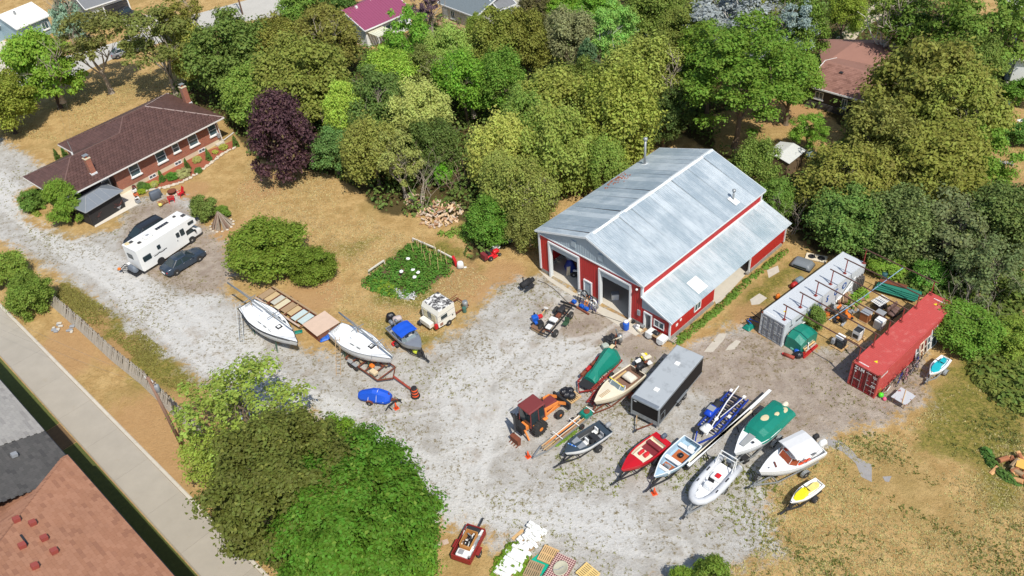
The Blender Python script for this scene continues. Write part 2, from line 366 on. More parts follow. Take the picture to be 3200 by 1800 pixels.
# ---- street and drives at the back
ROADG = mat('worn_road',(186,182,172),.92,var=.08,scale=.5,dirt=.1,dirtc=(150,144,134),bump=.15)
def sheet(name,pts,z,m): return struct(MB().prism(pts,z - .03,z).o(name,m))
sheet('street',[(-81.48,111.42),(-72.75,117.84),(-69.38,119.04),(-65.93,123.59),(-60.06,130.40),(-51.50,136.93),(-44.34,140.68),(-35.09,141.85),(-29.13,148.86),(-28.14,159.56),(-38.22,162.31),(-40.91,151.90),(-50.44,146.71),(-60.97,137.70),(-69.28,133.06),(-76.66,127.42),(-85.99,120.80)],.02,ROADG)
sheet('driveway',[(-96.43,148.35),(-83.25,143.56),(-78.27,140.43),(-69.28,133.06),(-76.66,127.42),(-85.99,120.80)],.014,CONC)
sheet('house_drive',[(-64.69,151.35),(-56.84,147.22),(-52.30,144.34),(-52.20,137.10),(-56.32,138.88),(-63.34,145.63)],.026,CONC)
sheet('asphalt_pad',[(-39.03,141.09),(-35.57,140.59),(-32.05,134.75),(-34.37,132.91),(-38.17,136.21)],.028,mat('asphalt',(98,94,92),.95,var=.1))
sheet('side_drive',[(44.51,105.06),(49.04,108.54),(56.10,116.65),(62.13,121.27),(72.68,128.50),(71.28,132.45),(59.41,123.56),(53.41,117.31),(47.41,110.25),(44.35,107.00)],.016,mat('drive_gravel',(196,182,158),.95,var=.12,bump=.3))
sheet('back_yard',[(-14.99,126.08),(-11.52,123.80),(-10.16,117.84),(-15.91,115.09),(-17.96,119.57)],.016,mat('sandy_ground',(196,166,132),.95,var=.12,bump=.3))
sheet('far_street',[(79.67,124.92),(89.29,122.38),(80.92,107.84),(76.68,110.24),(75.84,116.29)],.016,ROADG)
sheet('porch_slab',[(-47.14,82.14),(-43.31,86.27),(-45.07,89.90),(-47.96,91.91),(-50.47,88.49)],.06,mat('pale_concrete',(214,206,190),.9,var=.06,dirt=.1))
sheet('barn_apron',[(2.82,66.57),(3.87,65.24),(6.47,61.85),(8.05,60.25),(10.72,57.65),(11.62,56.24),(10.80,55.63),(9.84,56.71),(7.91,59.26),(6.39,61.17),(3.73,64.65)],.03,CONC)
sheet('side_apron',[(18.97,58.64),(23.00,62.92),(22.63,63.22),(18.89,59.78)],.03,CONC)
for p in ([(16.34,52.76),(18.25,54.89),(18.93,54.79),(18.45,54.04),(17.14,52.65)],[(18.66,53.21),(19.53,53.89),(19.88,53.64),(19.09,52.75),(18.24,52.67)],[(22.22,59.06),(23.32,59.80),(23.83,59.04),(22.88,58.29),(22.15,58.28)],[(25.02,63.09),(26.26,63.64),(26.11,62.68),(24.83,61.91)]):
    sheet('worn_concrete_patch',p,.012,mat('patch_gravel',(190,182,166),.95,var=.12,bump=.4))
for p in ([(23.56,41.85),(24.41,41.61),(24.98,40.61),(25.19,39.81),(25.93,39.08),(25.32,37.54),(24.74,38.10),(24.81,39.34),(24.24,40.57),(23.33,41.21)],[(26.27,37.92),(26.96,37.90),(26.56,37.40),(26.30,37.49)]):
    sheet('asphalt_remnant',p,.012,mat('old_asphalt',(150,146,142),.95,var=.15,bump=.4))
# ================================================================== buildings
def tile_mat(name,c1,c2,c3,rough=.75,var=.25):
    t = NT(name)
    r = t.math('FRACT',t.math('ADD',t.n('ObjectInfo').outputs['Random'],t.n('NewGeometry').outputs['Random Per Island']),0)
    co = t.n('TexCoord').outputs['Object']
    gpos = t.n('NewGeometry').outputs['Position']
    c = t.mix(t.ramp(r,.1,.7),lin(c1),lin(c2)); c = t.mix(t.ramp(r,.8,.95),c,lin(c3))
    nz = t.noise(gpos,.5,4); v = t.math('ADD',.85,t.math('MULTIPLY',nz,.3))
    c = t.n('HueSaturation',{'Value': v,'Color': c}).outputs[0]
    t.set(t.p.inputs['Base Color'],c); t.p.inputs['Roughness'].default_value = rough
    return t.m
def inside(p,poly):
    c = False; n = len(poly)
    for i in range(n):
        a,b = poly[i],poly[i - 1]
        if (a[1] > p[1]) != (b[1] > p[1]) and p[0] < (b[0] - a[0]) * (p[1] - a[1]) / (b[1] - a[1]) + a[0]: c = not c
    return c
def facet(poly3):
    """plane of a roof face: first edge is the eave -> origin, u, v, n and the outline in (u, v)"""
    P = [Vector(p) for p in poly3]; u = (P[1] - P[0]).normalized(); n = u.cross(P[-1] - P[0]).normalized()
    if n.z < 0: n = -n
    v = n.cross(u)
    return P[0],u,v,n,[((p - P[0]).dot(u),(p - P[0]).dot(v)) for p in P]
def lay_tiles(parent,faces,tw,th,proto,m,nsep=300,name='roof_tile',lift=.03):
    """courses of overlapping tiles on roof faces: the nearest ones single parts, the rest one part"""
    Ts = []
    M0 = Matrix.LocRotScale(parent.location,parent.rotation_euler,None)
    for F in faces:
        O,u,v,n,pl = facet(F)
        u0,u1 = min(p[0] for p in pl),max(p[0] for p in pl); v1 = max(p[1] for p in pl)
        row = 0; vv = th * .35
        while vv < v1:
            uu = u0 + tw * (.25 if row % 2 else .75)
            while uu < u1:
                if inside((uu,vv + th * .3),pl):
                    p = O + u * uu + v * (vv - th * .35) + n * lift
                    Ts.append(Matrix(((u.x,v.x,n.x,p.x),(u.y,v.y,n.y,p.y),(u.z,v.z,n.z,p.z),(0,0,0,1))))
                uu += tw
            vv += th; row += 1
    cl = Vector((0,0,53.2)); Ts.sort(key=lambda T: (M0 @ T.translation - cl).length + (0 if T.col[2].to_3d().dot((cl - M0 @ T.translation).normalized()) > -.2 else 40))
    me = proto.mesh(name,m)
    for T in Ts[:nsep]:
        ob = link(name,me,parent); ob.matrix_local = T
    if Ts[nsep:]:
        pv = np.array(proto.v); V = []; Fc = []
        for i,T in enumerate(Ts[nsep:]):
            A = np.array(T); V.append(pv @ A[:3,:3].T + A[:3,3]); k = i * len(pv); Fc += [tuple(j + k for j in f) for f in proto.f]
        b = MB(); b.v = [tuple(x) for x in np.concatenate(V)]; b.f = Fc
        tag(b.o(name + '_field',m,parent),None,None,None,'stuff')
def slab_tile(w,h,t=.02):
    return MB().add([(-w / 2,0,0),(w / 2,0,0),(w / 2,h,-t),(-w / 2,h,-t),(-w / 2,0,t),(w / 2,0,t),(w / 2,h,0),(-w / 2,h,0)],
                    [(4,5,6,7),(0,1,5,4),(1,2,6,5),(3,0,4,7)])
def wave_tile(w,h):
    xs = [-.5,-.3,0,.3,.5]; zs = [.0,.035,.055,.035,.0]
    vs = [(x * w,0,z + .03) for x,z in zip(xs,zs)] + [(x * w,h * 1.05,z * .7) for x,z in zip(xs,zs)] + [(x * w,0,z - .03) for x,z in zip(xs,zs)]
    fs = [(i,i + 1,i + 6,i + 5) for i in range(4)] + [(10 + i,11 + i,i + 1,i) for i in range(4)]
    return MB().add(vs,fs)
def window(parent,c,w,h,nrm_rz,frame=WHITE,glass=GLASS2,sill=True,mull=1,depth=.1,name='window'):
    """c: centre on the wall surface; nrm_rz: heading of the wall's outward normal"""
    f = MB(); t = .09
    f.b6(-.02,depth * .6,-w / 2,w / 2,h / 2 - t,h / 2); f.b6(-.02,depth * .6,-w / 2,w / 2,-h / 2,-h / 2 + t)
    f.b6(-.02,depth * .61,-w / 2,-w / 2 + t,-h / 2 + .001,h / 2 - .001); f.b6(-.02,depth * .61,w / 2 - t,w / 2,-h / 2 + .001,h / 2 - .001)
    wo = f.o(name,frame,parent,loc=c,rz=nrm_rz)
    MB().b6(.004,.02,-w / 2 + t * .9,w / 2 - t * .9,-h / 2 + t * .9,h / 2 - t * .9).o('pane',glass,wo)
    if mull == 1: MB().b6(.0,depth * .55,-w / 2 + t,w / 2 - t,-.03,.03).o('mullion',frame,wo)
    if mull == 2: MB().b6(.0,depth * .55,-.03,.03,-h / 2 + t,h / 2 - t).o('mullion',frame,wo)
    if sill: MB().b6(-.02,.17,-w / 2 - .1,w / 2 + .1,-h / 2 - .14,-h / 2 - .003).o('sill',frame,wo)
    return wo
def ribbed(p0,p1,z0,z1,step=.23,nrm=1,rib=.022,ztop=None):
    """vertical metal siding between two plan points; ztop(f) gives a sloping top"""
    p0,p1 = Vector(p0),Vector(p1); L = (p1 - p0).length; d = (p1 - p0) / L; n = Vector((d.y,-d.x)) * nrm
    n_ = max(1,int(L / step)); pts = []
    for i in range(n_):
        a = i / n_ * L; s_ = L / n_
        pts += [(a,0),(a + s_ * .72,0),(a + s_ * .78,rib),(a + s_ * .92,rib)]
    pts.append((L,0)); b = MB(); vs = []
    for a,o in pts:
        q = p0 + d * a + n * o; zt = z1 if ztop is None else ztop(a / L)
        vs += [(q.x,q.y,z0),(q.x,q.y,zt)]
    b.add(vs,[(2 * i,2 * i + 2,2 * i + 3,2 * i + 1) for i in range(len(pts) - 1)])
    q0,q1 = p0 - n * .05,p1 - n * .05; zt0 = z1 if ztop is None else ztop(0); zt1 = z1 if ztop is None else ztop(1)
    b.add([(q0.x,q0.y,z0),(q1.x,q1.y,z0),(q1.x,q1.y,zt1),(q0.x,q0.y,zt0)],[(0,1,2,3)])
    return b

# ------------------------------------------------------------------ red barn
BARNRED = mat('barn_red_siding',(180,42,40),.5,var=.07,scale=1.5,dirt=.06)
BARNGREY = mat('barn_grey_siding',(162,176,184),.5,var=.07)
BARNWALL = mat('barn_block_base',(150,146,138),.9,var=.15,scale=3,bump=.3)
def roof_metal(name,rgb,dk):
    t = NT(name); co = t.n('TexCoord').outputs['Object']; ps = t.n('NewGeometry').outputs['Position']
    mp = t.n('Mapping',{'Vector': co}); mp.inputs['Scale'].default_value = (.5,5,1)
    st = t.noise(mp.outputs[0],1.6,5,.7); cl = t.noise(ps,.45,4,.6); rn = t.n('ObjectInfo').outputs['Random']
    f = t.math('ADD',t.math('MULTIPLY',st,.55),t.math('MULTIPLY',cl,.55)); f = t.math('ADD',f,t.math('MULTIPLY',t.math('SUBTRACT',rn,.5),.24))
    c = t.mix(t.ramp(f,.35,.75),lin(dk),lin(rgb))
    rs = t.math('MULTIPLY',t.ramp(t.noise(ps,.9,6,.75),.7,.8),.5)
    t.set(t.p.inputs['Base Color'],t.mix(rs,c,lin((150,120,96))))
    t.p.inputs['Roughness'].default_value = .5; t.p.inputs['Metallic'].default_value = .25
    return t.m
ROOFM = roof_metal('weathered_roof_metal',(204,212,215),(158,172,180))
TRIMW = mat('white_metal_trim',(222,226,226),.45,var=.05,dirt=.1)
BARN = thing('red_barn','large red metal-sided barn with pale metal roof and side lean-to','barn',(2.72,66.35,0),.722 - pi / 2)
def barn_pt(wx,wy):
    dx,dy = wx - 2.72,wy - 66.35; a = .722
    return (dx * sin(a) - dy * cos(a),dx * cos(a) + dy * sin(a))
EV,RG,BW,BL = 5.13,7.38,13.26,19.55
zr = lambda x: RG - abs(x - BW / 2) * (RG - EV) / (BW / 2)
# front wall in panels round the openings
y0 = .3
def fpanel(x0,x1,z0,z1,m=BARNRED,y=.3): ribbed((x0,y),(x1,y),z0,z1).o('wall_panel',m,BARN)
for a in ((.3,1.55,.45,4.75),(1.55,5.5,4.3,4.75),(5.5,6.05,.45,4.75),(6.05,7.05,2.05,4.75),(7.05,7.95,.45,4.75),(7.95,11.75,4.25,4.75),(11.75,12.96,.45,4.75)): fpanel(*a)
ribbed((.3,.27),(12.96,.27),4.75,5,.3,1,.02,lambda f: max(4.86,zr(.3 + f * 12.66) - .06)).o('gable',BARNGREY,BARN)
MB().b6(.25,13.0,.2,.268,4.68,4.8).o('gable_trim',TRIMW,BARN)
for x in (4.6,7.9): MB().b6(x,x + .55,.17,.25,5.35,6.05).o('gable_vent',BARNGREY,BARN)
for a in ((.3,1.5),(5.55,6.02),(7.08,7.9),(11.8,12.96)): MB().b6(a[0],a[1],.28,.5,0,.45).o('block_base',BARNWALL,BARN)
ribbed((.3,19.25),(.3,.3),.45,EV - .1).o('side_wall',BARNRED,BARN)
MB().b6(.27,.5,.5,19.2,0,.45).o('block_base',BARNWALL,BARN)
ribbed((12.96,19.25),(.3,19.25),0,EV,.23,1,.022,lambda f: zr(12.96 - f * 12.66) - .06).o('back_wall',BARNRED,BARN)
ribbed((12.96,.3),(12.96,19.25),0,EV - .05).o('upper_side_wall',BARNRED,BARN)
for x,y in ((.3,.3),(12.96,.3),(12.96,19.25)): MB().b6(x - .1,x + .1,y - .1,y + .1,.45 if x < 1 else 3.6,zr(x) - .1).o('corner_trim',TRIMW,BARN)
MB().b6(.5,16.0,.45,19.1,-.02,.05).o('floor_slab',CONC,BARN)
# garage doors
for x0,x1,zt in ((1.55,5.5,4.3),(7.95,11.75,4.25)):
    d = thing('overhead_door',None,None); d.parent = BARN
    fr = MB(); fr.b6(x0 - .02,x0 + .16,.14,.55,0,zt); fr.b6(x1 - .16,x1 + .02,.14,.55,0,zt); fr.b6(x0 - .02,x1 + .02,.139,.551,zt - .02,zt + .13); fr.o('door_frame',TRIMW,d)
    for k in range(2): MB().b6(x0 + .17,x1 - .17,.38 + .02 * k,.43 + .02 * k,zt - .42 * (k + 1) + .01,zt - .42 * k - .03).o('door_section',mat('grey_door',(176,186,190),.45,var=.05),d)
md = thing('side_door',None,None); md.parent = BARN
fr = MB(); fr.b6(6.05,6.15,.16,.35,0,2.05); fr.b6(6.95,7.05,.16,.35,0,2.05); fr.b6(6.04,7.06,.159,.351,1.96,2.08); fr.o('door_frame',TRIMW,md)
MB().b6(6.15,6.95,.24,.3,.05,1.96).o('door_leaf',BARNGREY,md)
# roof panels, one by one
npan = 22; pw = BL / npan; sl_len = hypot(BW / 2 + .02,RG - EV)
def panel_mesh(length,w,ribs=4):
    pr = []; s_ = w / ribs
    for i in range(ribs): pr += [(i * s_,0),(i * s_ + s_ * .35,.0),(i * s_ + s_ * .42,.032),(i * s_ + s_ * .58,.032),(i * s_ + s_ * .65,0)]
    pr.append((w - .004,0)); vs = []
    for y,z in pr: vs += [(0,y,z),(length,y,z)]
    b = MB().add(vs,[(2 * i,2 * i + 1,2 * i + 3,2 * i + 2) for i in range(len(pr) - 1)])
    return b.add([(0,0,-.04),(length,0,-.04),(length,w,-.04),(0,w,-.04)],[(0,1,2,3)])
pm = panel_mesh(sl_len,pw).mesh('roof_panel',ROOFM)
ang = atan2(RG - EV,BW / 2)
for k in range(npan):
    j = rnd.uniform(-.012,.012)
    link('roof_panel',pm,BARN,(0,k * pw,EV),(0,-ang + j,0))
    o2 = link('roof_panel',pm,BARN,(BW,(k + 1) * pw,EV),(0,-ang + j,pi)); o2.rotation_euler = (0,-ang - j,pi)
rc = MB()
for k in range(7):
    a,b_ = k * BL / 7 - .02,(k + 1) * BL / 7 + .03
    MB().add([(BW / 2 - .24,a,RG - .035),(BW / 2,a,RG + .06 + .004 * (k % 2)),(BW / 2 + .24,a,RG - .035),(BW / 2 - .24,b_,RG - .035),(BW / 2,b_,RG + .06 + .004 * (k % 2)),(BW / 2 + .24,b_,RG - .035)],[(0,1,4,3),(1,2,5,4)]).o('ridge_cap',TRIMW,BARN)
for s_ in (0,1):
    for yy in (0,BL):
        x0_,x1_ = (0,BW / 2) if s_ == 0 else (BW,BW / 2)
        MB().bar((x0_,yy,EV - .07),(x1_,yy,RG - .07),.05,.2).o('barge_board',TRIMW,BARN)
for x in (0,BW): MB().b6(x - .03,x + .03,.03,BL - .03,EV - .17,EV - .02).o('eave_fascia',TRIMW,BARN)
sp = thing('stove_pipe',None,None); sp.parent = BARN
zb = zr(1.2); MB().tube((1.2,15.5,zb),(1.2,15.5,zb + 2.9),.13,12).o('pipe',GALV,sp,True); MB().lathe([(.13,0),(.24,.05),(.24,.25),(.1,.34)],12,Matrix.Translation((1.2,15.5,zb + 2.85))).o('cap',GALV,sp,True)
MB().box((1.2,15.5,zb + .02),(.55,.55,.03),ry=-ang).o('flashing',TRIMW,sp)
vp = thing('roof_vent',None,None); vp.parent = BARN
zb = zr(12.0); MB().tube((12,15.6,zb),(12,15.6,zb + .95),.1,10).o('pipe',GALV,vp,True); MB().lathe([(.1,0),(.19,.04),(.19,.2),(.06,.27)],10,Matrix.Translation((12,15.6,zb + .95))).o('cap',GALV,vp,True)
MB().box((12.15,15.5,zb + .02),(1.1,.75,.03),ry=ang).o('flashing',TRIMW,vp)
for k in range(16): MB().box((rnd.uniform(.4,1.3),rnd.uniform(11.2,12.6),0),(.25,.12,.01),rz=rnd.uniform(0,3)).o('fallen_leaves',mat('brown_leaf',(150,84,52),.9),BARN,loc=(0,0,zr(.8) + .05)) if k < 1 else None
lv = MB()
for k in range(60):
    x = .3 + abs(rnd.gauss(0,.6)); y = 11.6 + rnd.gauss(0,.8)
    lv.box((x,y,zr(x) + .045),(.16,.1,.012),rz=rnd.uniform(0,3),ry=-ang)
tag(lv.o('dead_leaves',mat('brown_leaf',(150,84,52),.9),BARN),None,None,None,'stuff')
# lean-to
LT,LE,LX0,LX1 = 3.8,2.5,12.98,16.5
zl = lambda x: LT - (x - LX0) * (LT - LE) / (LX1 - LX0)
la = atan2(LT - LE,LX1 - LX0); lp = panel_mesh(hypot(LT - LE,LX1 - LX0),pw).mesh('lean_roof_panel',roof_metal('lean_roof_metal',(206,212,213),(160,176,181)))
for k in range(npan): link('lean_roof_panel',lp,BARN,(LX1,(k + 1) * pw + .1,LE),(0,-la + rnd.uniform(-.005,.005),pi))
MB().box((15.3,5.4,zl(15.3) + .06),(1.5,1.45,.012),ry=la).o('roof_patch',WHITE,BARN)
MB().bar((LX0,0.08,LT - .06),(LX1,.08,LE - .06),.05,.16).o('barge_board',TRIMW,BARN)
MB().b6(LX0 - .0,LX0 + .12,.3,BL,LT - .03,LT + .12).o('flashing_strip',TRIMW,BARN)
for a in ((12.98,13.25,.1,2.3),(13.25,14.15,2.02,2.3),(14.15,16.1,.1,2.3)): ribbed((a[0],.33),(a[1],.33),a[2],a[3]).o('wall_panel',BARNRED,BARN)
ribbed((12.98,.3),(16.15,.3),2.3,3,.3,1,.02,lambda f: max(2.36,zl(12.98 + f * 3.17) - .07)).o('lean_gable',BARNGREY,BARN)
dr = thing('entry_door',None,None); dr.parent = BARN
fr = MB(); fr.b6(13.25,13.35,.2,.38,0,2.05); fr.b6(14.05,14.15,.2,.38,0,2.05); fr.b6(13.24,14.16,.199,.381,1.95,2.07); fr.o('door_frame',TRIMW,dr)
MB().box((13.4,.75,1.0),(.05,.8,1.9),rz=-.1).o('door_leaf',WHITE,dr)
window(BARN,(14.95,.31,1.4),1.15,.85,-pi / 2,sill=False,mull=2)
for a in ((.3,3.9,.5,2.45),(3.9,5.0,1.95,2.45),(3.9,5.0,.5,1.0),(5.0,7.1,.5,2.45),(12.95,19.25,.4,2.45)): ribbed((16.1,a[0]),(16.1,a[1]),a[2],a[3]).o('wall_panel',BARNRED,BARN)
window(BARN,(16.11,4.45,1.5),1.0,.95,0,sill=False,mull=2)
for i in range(30):
    a = .32 + i * .62
    if a < 6.6 or a > 12.7: MB().b6(16.02,16.18,a,a + .6,.0 + .001 * (i % 2),.24).o('concrete_block',BARNWALL,BARN); MB().b6(16.02,16.175,a - .2,a + .4,.25,.5 if a < 7 else .42).o('concrete_block',BARNWALL,BARN)
for y in (.3,12.95,19.25): MB().b6(16.06,16.2,y - .07,y + .07,.3,2.4).o('corner_trim',TRIMW,BARN)
MB().b6(16.0,16.14,7.1,12.9,2.2,2.45).o('door_track',DSTEEL,BARN)
MB().b6(12.97,16.1,19.2,19.25,0,2.4).o('lean_back_wall',BARNRED,BARN)
MB().b6(14.3,14.34,7.1,19.2,.05,2.5).o('inner_wall',mat('inner_board',(110,96,80),.9),BARN)
lt = thing('wall_lamp',None,None); lt.parent = BARN
MB().b6(12.5,12.6,.05,.28,4.4,4.5).o('lamp_arm',DSTEEL,lt); MB().ball((12.55,.02,4.4),.12,6).o('lamp_shade',WHITE,lt)
MB().b6(12.55,12.85,.16,.28,1.3,1.9).o('meter_box',GREYP,BARN)

# ------------------------------------------------------------------ brick bungalow
HB = thing('brick_bungalow','long red brick bungalow with brown tiled hip roof and two chimneys','house',(-50.05,83.1,0),radians(47.4))
def brick_mat(name,c1,c2,cm,sc=1):
    t = NT(name); co = t.n('TexCoord').outputs['Object']
    cx = t.n('SeparateXYZ',{0: co}); v = t.n('CombineXYZ',{0: t.math('ADD',cx.outputs[0],cx.outputs[1]),1: cx.outputs[2],2: 0.}).outputs[0]
    b = t.n('TexBrick',{'Vector': v,'Color1': lin(c1),'Color2': lin(c2),'Mortar': lin(cm),'Scale': 1.0 * sc,'Mortar Size': .012,'Brick Width': .24,'Row Height': .085})
    t.set(t.p.inputs['Base Color'],b.outputs[0]); t.p.inputs['Roughness'].default_value = .9
    t.bump(b.outputs[1],.5,.01); return t.m
BRICK = brick_mat('red_brick',(150,74,54),(170,92,66),(160,140,120)); SIDING = mat('brown_siding',(74,62,58),.7,var=.1)
WALLC = mat('foundation_render',(206,192,164),.9,var=.06,dirt=.08)
k_ = .42; e_ = 3.5
MB().b6(6.9,21.7,.9,12.0,.6,e_ - .05).o('brick_wall',BRICK,HB); MB().b6(6.92,21.68,.92,11.98,-.1,.6).o('foundation',WALLC,HB)
MB().b6(.8,6.9,1.9,8.2,0,e_ - .05).o('side_wing',SIDING,HB)
Hz = lambda y: e_ + k_ * y
RT = tile_mat('brown_roof_tile',(86,62,55),(95,69,62),(82,59,53),.5)
rf = [[(0,0,e_),(22.5,0,e_),(16.05,6.45,Hz(6.45)),(12.95,6.45,Hz(6.45)),(11,4.5,Hz(4.5)),(4.5,4.5,Hz(4.5))],
      [(22.5,0,e_),(22.5,12.9,e_),(16.05,6.45,Hz(6.45))],
      [(6.5,12.9,e_),(6.5,9,e_),(11,4.5,Hz(4.5)),(12.95,6.45,Hz(6.45))],
      [(0,9,e_),(0,0,e_),(4.5,4.5,Hz(4.5))],
      [(6.5,9,e_),(0,9,e_),(4.5,4.5,Hz(4.5)),(11,4.5,Hz(4.5))],
      [(22.5,12.9,e_),(6.5,12.9,e_),(12.95,6.45,Hz(6.45)),(16.05,6.45,Hz(6.45))]]
rd = MB()
for F in rf: rd.poly(F)
rd.poly([(0,0,e_ - .15),(22.5,0,e_ - .15),(22.5,12.9,e_ - .15),(6.5,12.9,e_ - .15),(6.5,9,e_ - .15),(0,9,e_ - .15)])
rd.o('roof',RT,HB)
lay_tiles(HB,rf,.4,.37,wave_tile(.4,.37),RT,300)
GUT = mat('white_gutter',(226,222,216),.4,var=.04)
for a,b_ in (((0,0),(22.5,0)),((22.5,0),(22.5,12.9)),((22.5,12.9),(6.5,12.9)),((6.5,12.9),(6.5,9)),((6.5,9),(0,9)),((0,9),(0,0))):
    MB().bar((a[0],a[1],e_ - .06),(b_[0],b_[1],e_ - .06),.14,.16).o('gutter',GUT,HB)
MB().path([(22.3,.3,e_ - .1),(21.75,.82,e_ - .5),(21.75,.82,.25)],.07,6).o('downspout',GUT,HB)
MB().bar((21.8,.8,.2),(24.0,1.5,.12),.12,.1).o('downspout_extension',GUT,HB)
RC = mat('ridge_tile',(112,86,78),.6,var=.1)
for a,b_ in (((22.5,0,e_),(16.05,6.45,Hz(6.45))),((22.5,12.9,e_),(16.05,6.45,Hz(6.45)))): MB().bar((a[0],a[1],a[2] + .05),(b_[0],b_[1],b_[2] + .05),.14,.07).o('hip_cap',mat('pale_ridge',(170,150,142),.6),HB)
for a,b_ in (((16.05,6.45,Hz(6.45)),(12.95,6.45,Hz(6.45))),((12.95,6.45,Hz(6.45)),(11,4.5,Hz(4.5))),((11,4.5,Hz(4.5)),(4.5,4.5,Hz(4.5))),((4.5,4.5,Hz(4.5)),(0,0,e_)),((6.5,12.9,e_),(12.95,6.45,Hz(6.45))),((0,9,e_),(4.5,4.5,Hz(4.5)))):
    MB().bar((a[0],a[1],a[2] + .05),(b_[0],b_[1],b_[2] + .05),.16,.08).o('ridge_cap',RC,HB)
for (x,y,zt,s_) in ((5.0,1.3,6.0,.62),(22.25,7.6,5.9,.7)):
    c = thing('chimney',None,None); c.parent = HB
    MB().b6(x - s_ / 2,x + s_ / 2,y - s_ / 2,y + s_ / 2,1.0 if x > 20 else 3.6,zt).o('brick_stack',BRICK,c)
    MB().b6(x - s_ / 2 - .05,x + s_ / 2 + .05,y - s_ / 2 - .05,y + s_ / 2 + .05,zt,zt + .1).o('crown',WALLC,c)
    MB().tube((x,y,zt + .1),(x,y,zt + .38),.13,8).o('flue',mat('terracotta',(200,104,60),.8),c); MB().b6(x - .3,x + .3,y - .3,y + .3,zt + .4,zt + .45).o('cap',GALV,c)
    MB().b6(x - s_ / 2 - .07,x + s_ / 2 + .07,y - s_ / 2 - .07,y + s_ / 2 + .07,Hz(min(y,22.5 - x if x > 20 else y)) - .2,Hz(min(y,22.5 - x if x > 20 else y)) + .12).o('flashing',TRIMW,c)
for x,w,z0,z1 in ((9.5,1.35,1.45,2.95),(13.2,1.35,1.45,2.95),(15.4,.95,1.75,2.9),(17.9,1.35,1.45,2.95),(20.9,1.2,1.45,2.95)):
    window(HB,(x,.9,(z0 + z1) / 2),w,z1 - z0,-pi / 2)
for x in (11.3,15.0,18.6): window(HB,(x,.915,.32),1.0,.5,-pi / 2,mull=2,sill=False,name='basement_window')
pd = thing('patio_door',None,None); pd.parent = HB
MB().b6(5.6,6.6,1.82,1.9,.1,2.3).o('door_frame',WHITE,pd); MB().b6(5.7,6.5,1.78,1.83,.25,2.2).o('pane',GLASS,pd)
MB().b6(21.2,21.5,.55,.88,.9,1.5).o('gas_meter',GREYP,HB)
MB().b6(20.6,21.7,.3,.9,0,.25).o('window_well',CONC,HB)
MB().tube((5.6,6.5,4.3),(5.6,6.5,6.3),.04,6).o('service_mast',GALV,HB)
MB().b6(4.9,5.05,4.9,5.05,5.2,5.65).o('vent_pipe',WHITE,HB)

# ------------------------------------------------------------------ simple houses round about
def house(name,label,fe,depth,eave,rise,roofm,wallm,hip=False,over=.4,wins=(),asym=.5,tiles=None,ribs=0,group=None):
    """fe: front eave (left x,y, right x,y); the house runs back from it"""
    x0,y0,x1,y1 = fe; L = hypot(x1 - x0,y1 - y0); rz = atan2(y1 - y0,x1 - x0)
    h = thing(name,label,'house',(x0,y0,0),rz,group); D = depth; ry = D * asym
    b = MB(); b.b6(over,L - over,over,D - over,0,eave - .06)
    if not hip:
        for x in (over,L - over): b.add([(x,over,eave - .06),(x,D - over,eave - .06),(x,ry,eave + rise * .9)],[(0,1,2)])
    b.o('wall',wallm,h)
    hx = min(ry,L / 2 - .1) if hip else 0
    A,B,C,Dd = (0,0,eave),(L,0,eave),(L,D,eave),(0,D,eave); R0,R1 = (hx,ry,eave + rise),(L - hx,ry,eave + rise)
    fs = [[A,B,R1,R0],[C,Dd,R0,R1]] + ([[B,C,R1],[Dd,A,R0]] if hip else [])
    b = MB()
    for F in fs: b.poly(F); b.poly([(p[0],p[1],p[2] - .12) for p in F])
    for a_,c_ in ((A,B),(B,R1),(R1,C),(C,Dd),(Dd,R0),(R0,A)): b.add([a_,c_,(c_[0],c_[1],c_[2] - .12),(a_[0],a_[1],a_[2] - .12)],[(0,1,2,3)])
    b.o('roof',roofm,h)
    if tiles: lay_tiles(h,fs if hip else fs[:1],*tiles)
    if ribs:
        n = int(L / ribs); rm = MB().bar((0,0,0),(0,ry,rise),.04,.04).mesh('standing_seam',roofm)
        for i in range(n + 1): link('standing_seam',rm,h,(min(L - .03,.03 + i * L / n),0,eave + .015))
    for a_,c_ in (((0,-.05,eave - .07),(L,-.05,eave - .07)),) + ((((0,D,eave - .05),(0,ry,eave + rise - .05)),((0,0,eave - .05),(0,ry,eave + rise - .05)),((L,0,eave - .05),(L,ry,eave + rise - .05))) if not hip else ()):
        MB().bar(a_,c_,.09,.18).o('fascia',WHITE,h)
    for (u,z,w,hh) in wins: window(h,(u,over - .005,z),w,hh,-pi / 2,mull=2)
    return h
WSID = mat('white_siding',(226,228,226),.6,var=.05,streak=(1,1,12)); GSID = mat('grey_siding',(186,190,186),.6,var=.05,streak=(1,1,12)); BSID = mat('pale_blue_siding',(150,172,182),.6,var=.07,streak=(1,1,12)); DSID = mat('charcoal_siding',(52,50,50),.6,var=.1,streak=(1,1,12))
h1 = house('white_roof_house','pale blue house with white metal roof at the far left street',(-77.54,139.51,-73.71,144.63),9,3,1.6,mat('white_metal_roof',(236,234,226),.5,var=.03),BSID,wins=((2.2,1.6,1.2,1.2),(5,1.6,1.2,1.2)),ribs=.6)
MB().b6(2.2,2.5,3.0,3.3,4,4.7).o('vent_pipe',GREYP,h1)
h1b = house('blue_annex','small pale blue annex at the left edge of the far street',(-83.58,140.27,-81.78,143.74),6,2.6,1.2,mat('white_metal_roof',(236,234,226)),BSID,ribs=.6)
h2 = house('garage_house','light grey house with dark double garage door facing the street',(-68.14,145.65,-62.77,150.20),8,3,1.8,mat('grey_shingle',(120,122,124),.9,var=.12),GSID)
gd = thing('garage_door',None,None); gd.parent = h2
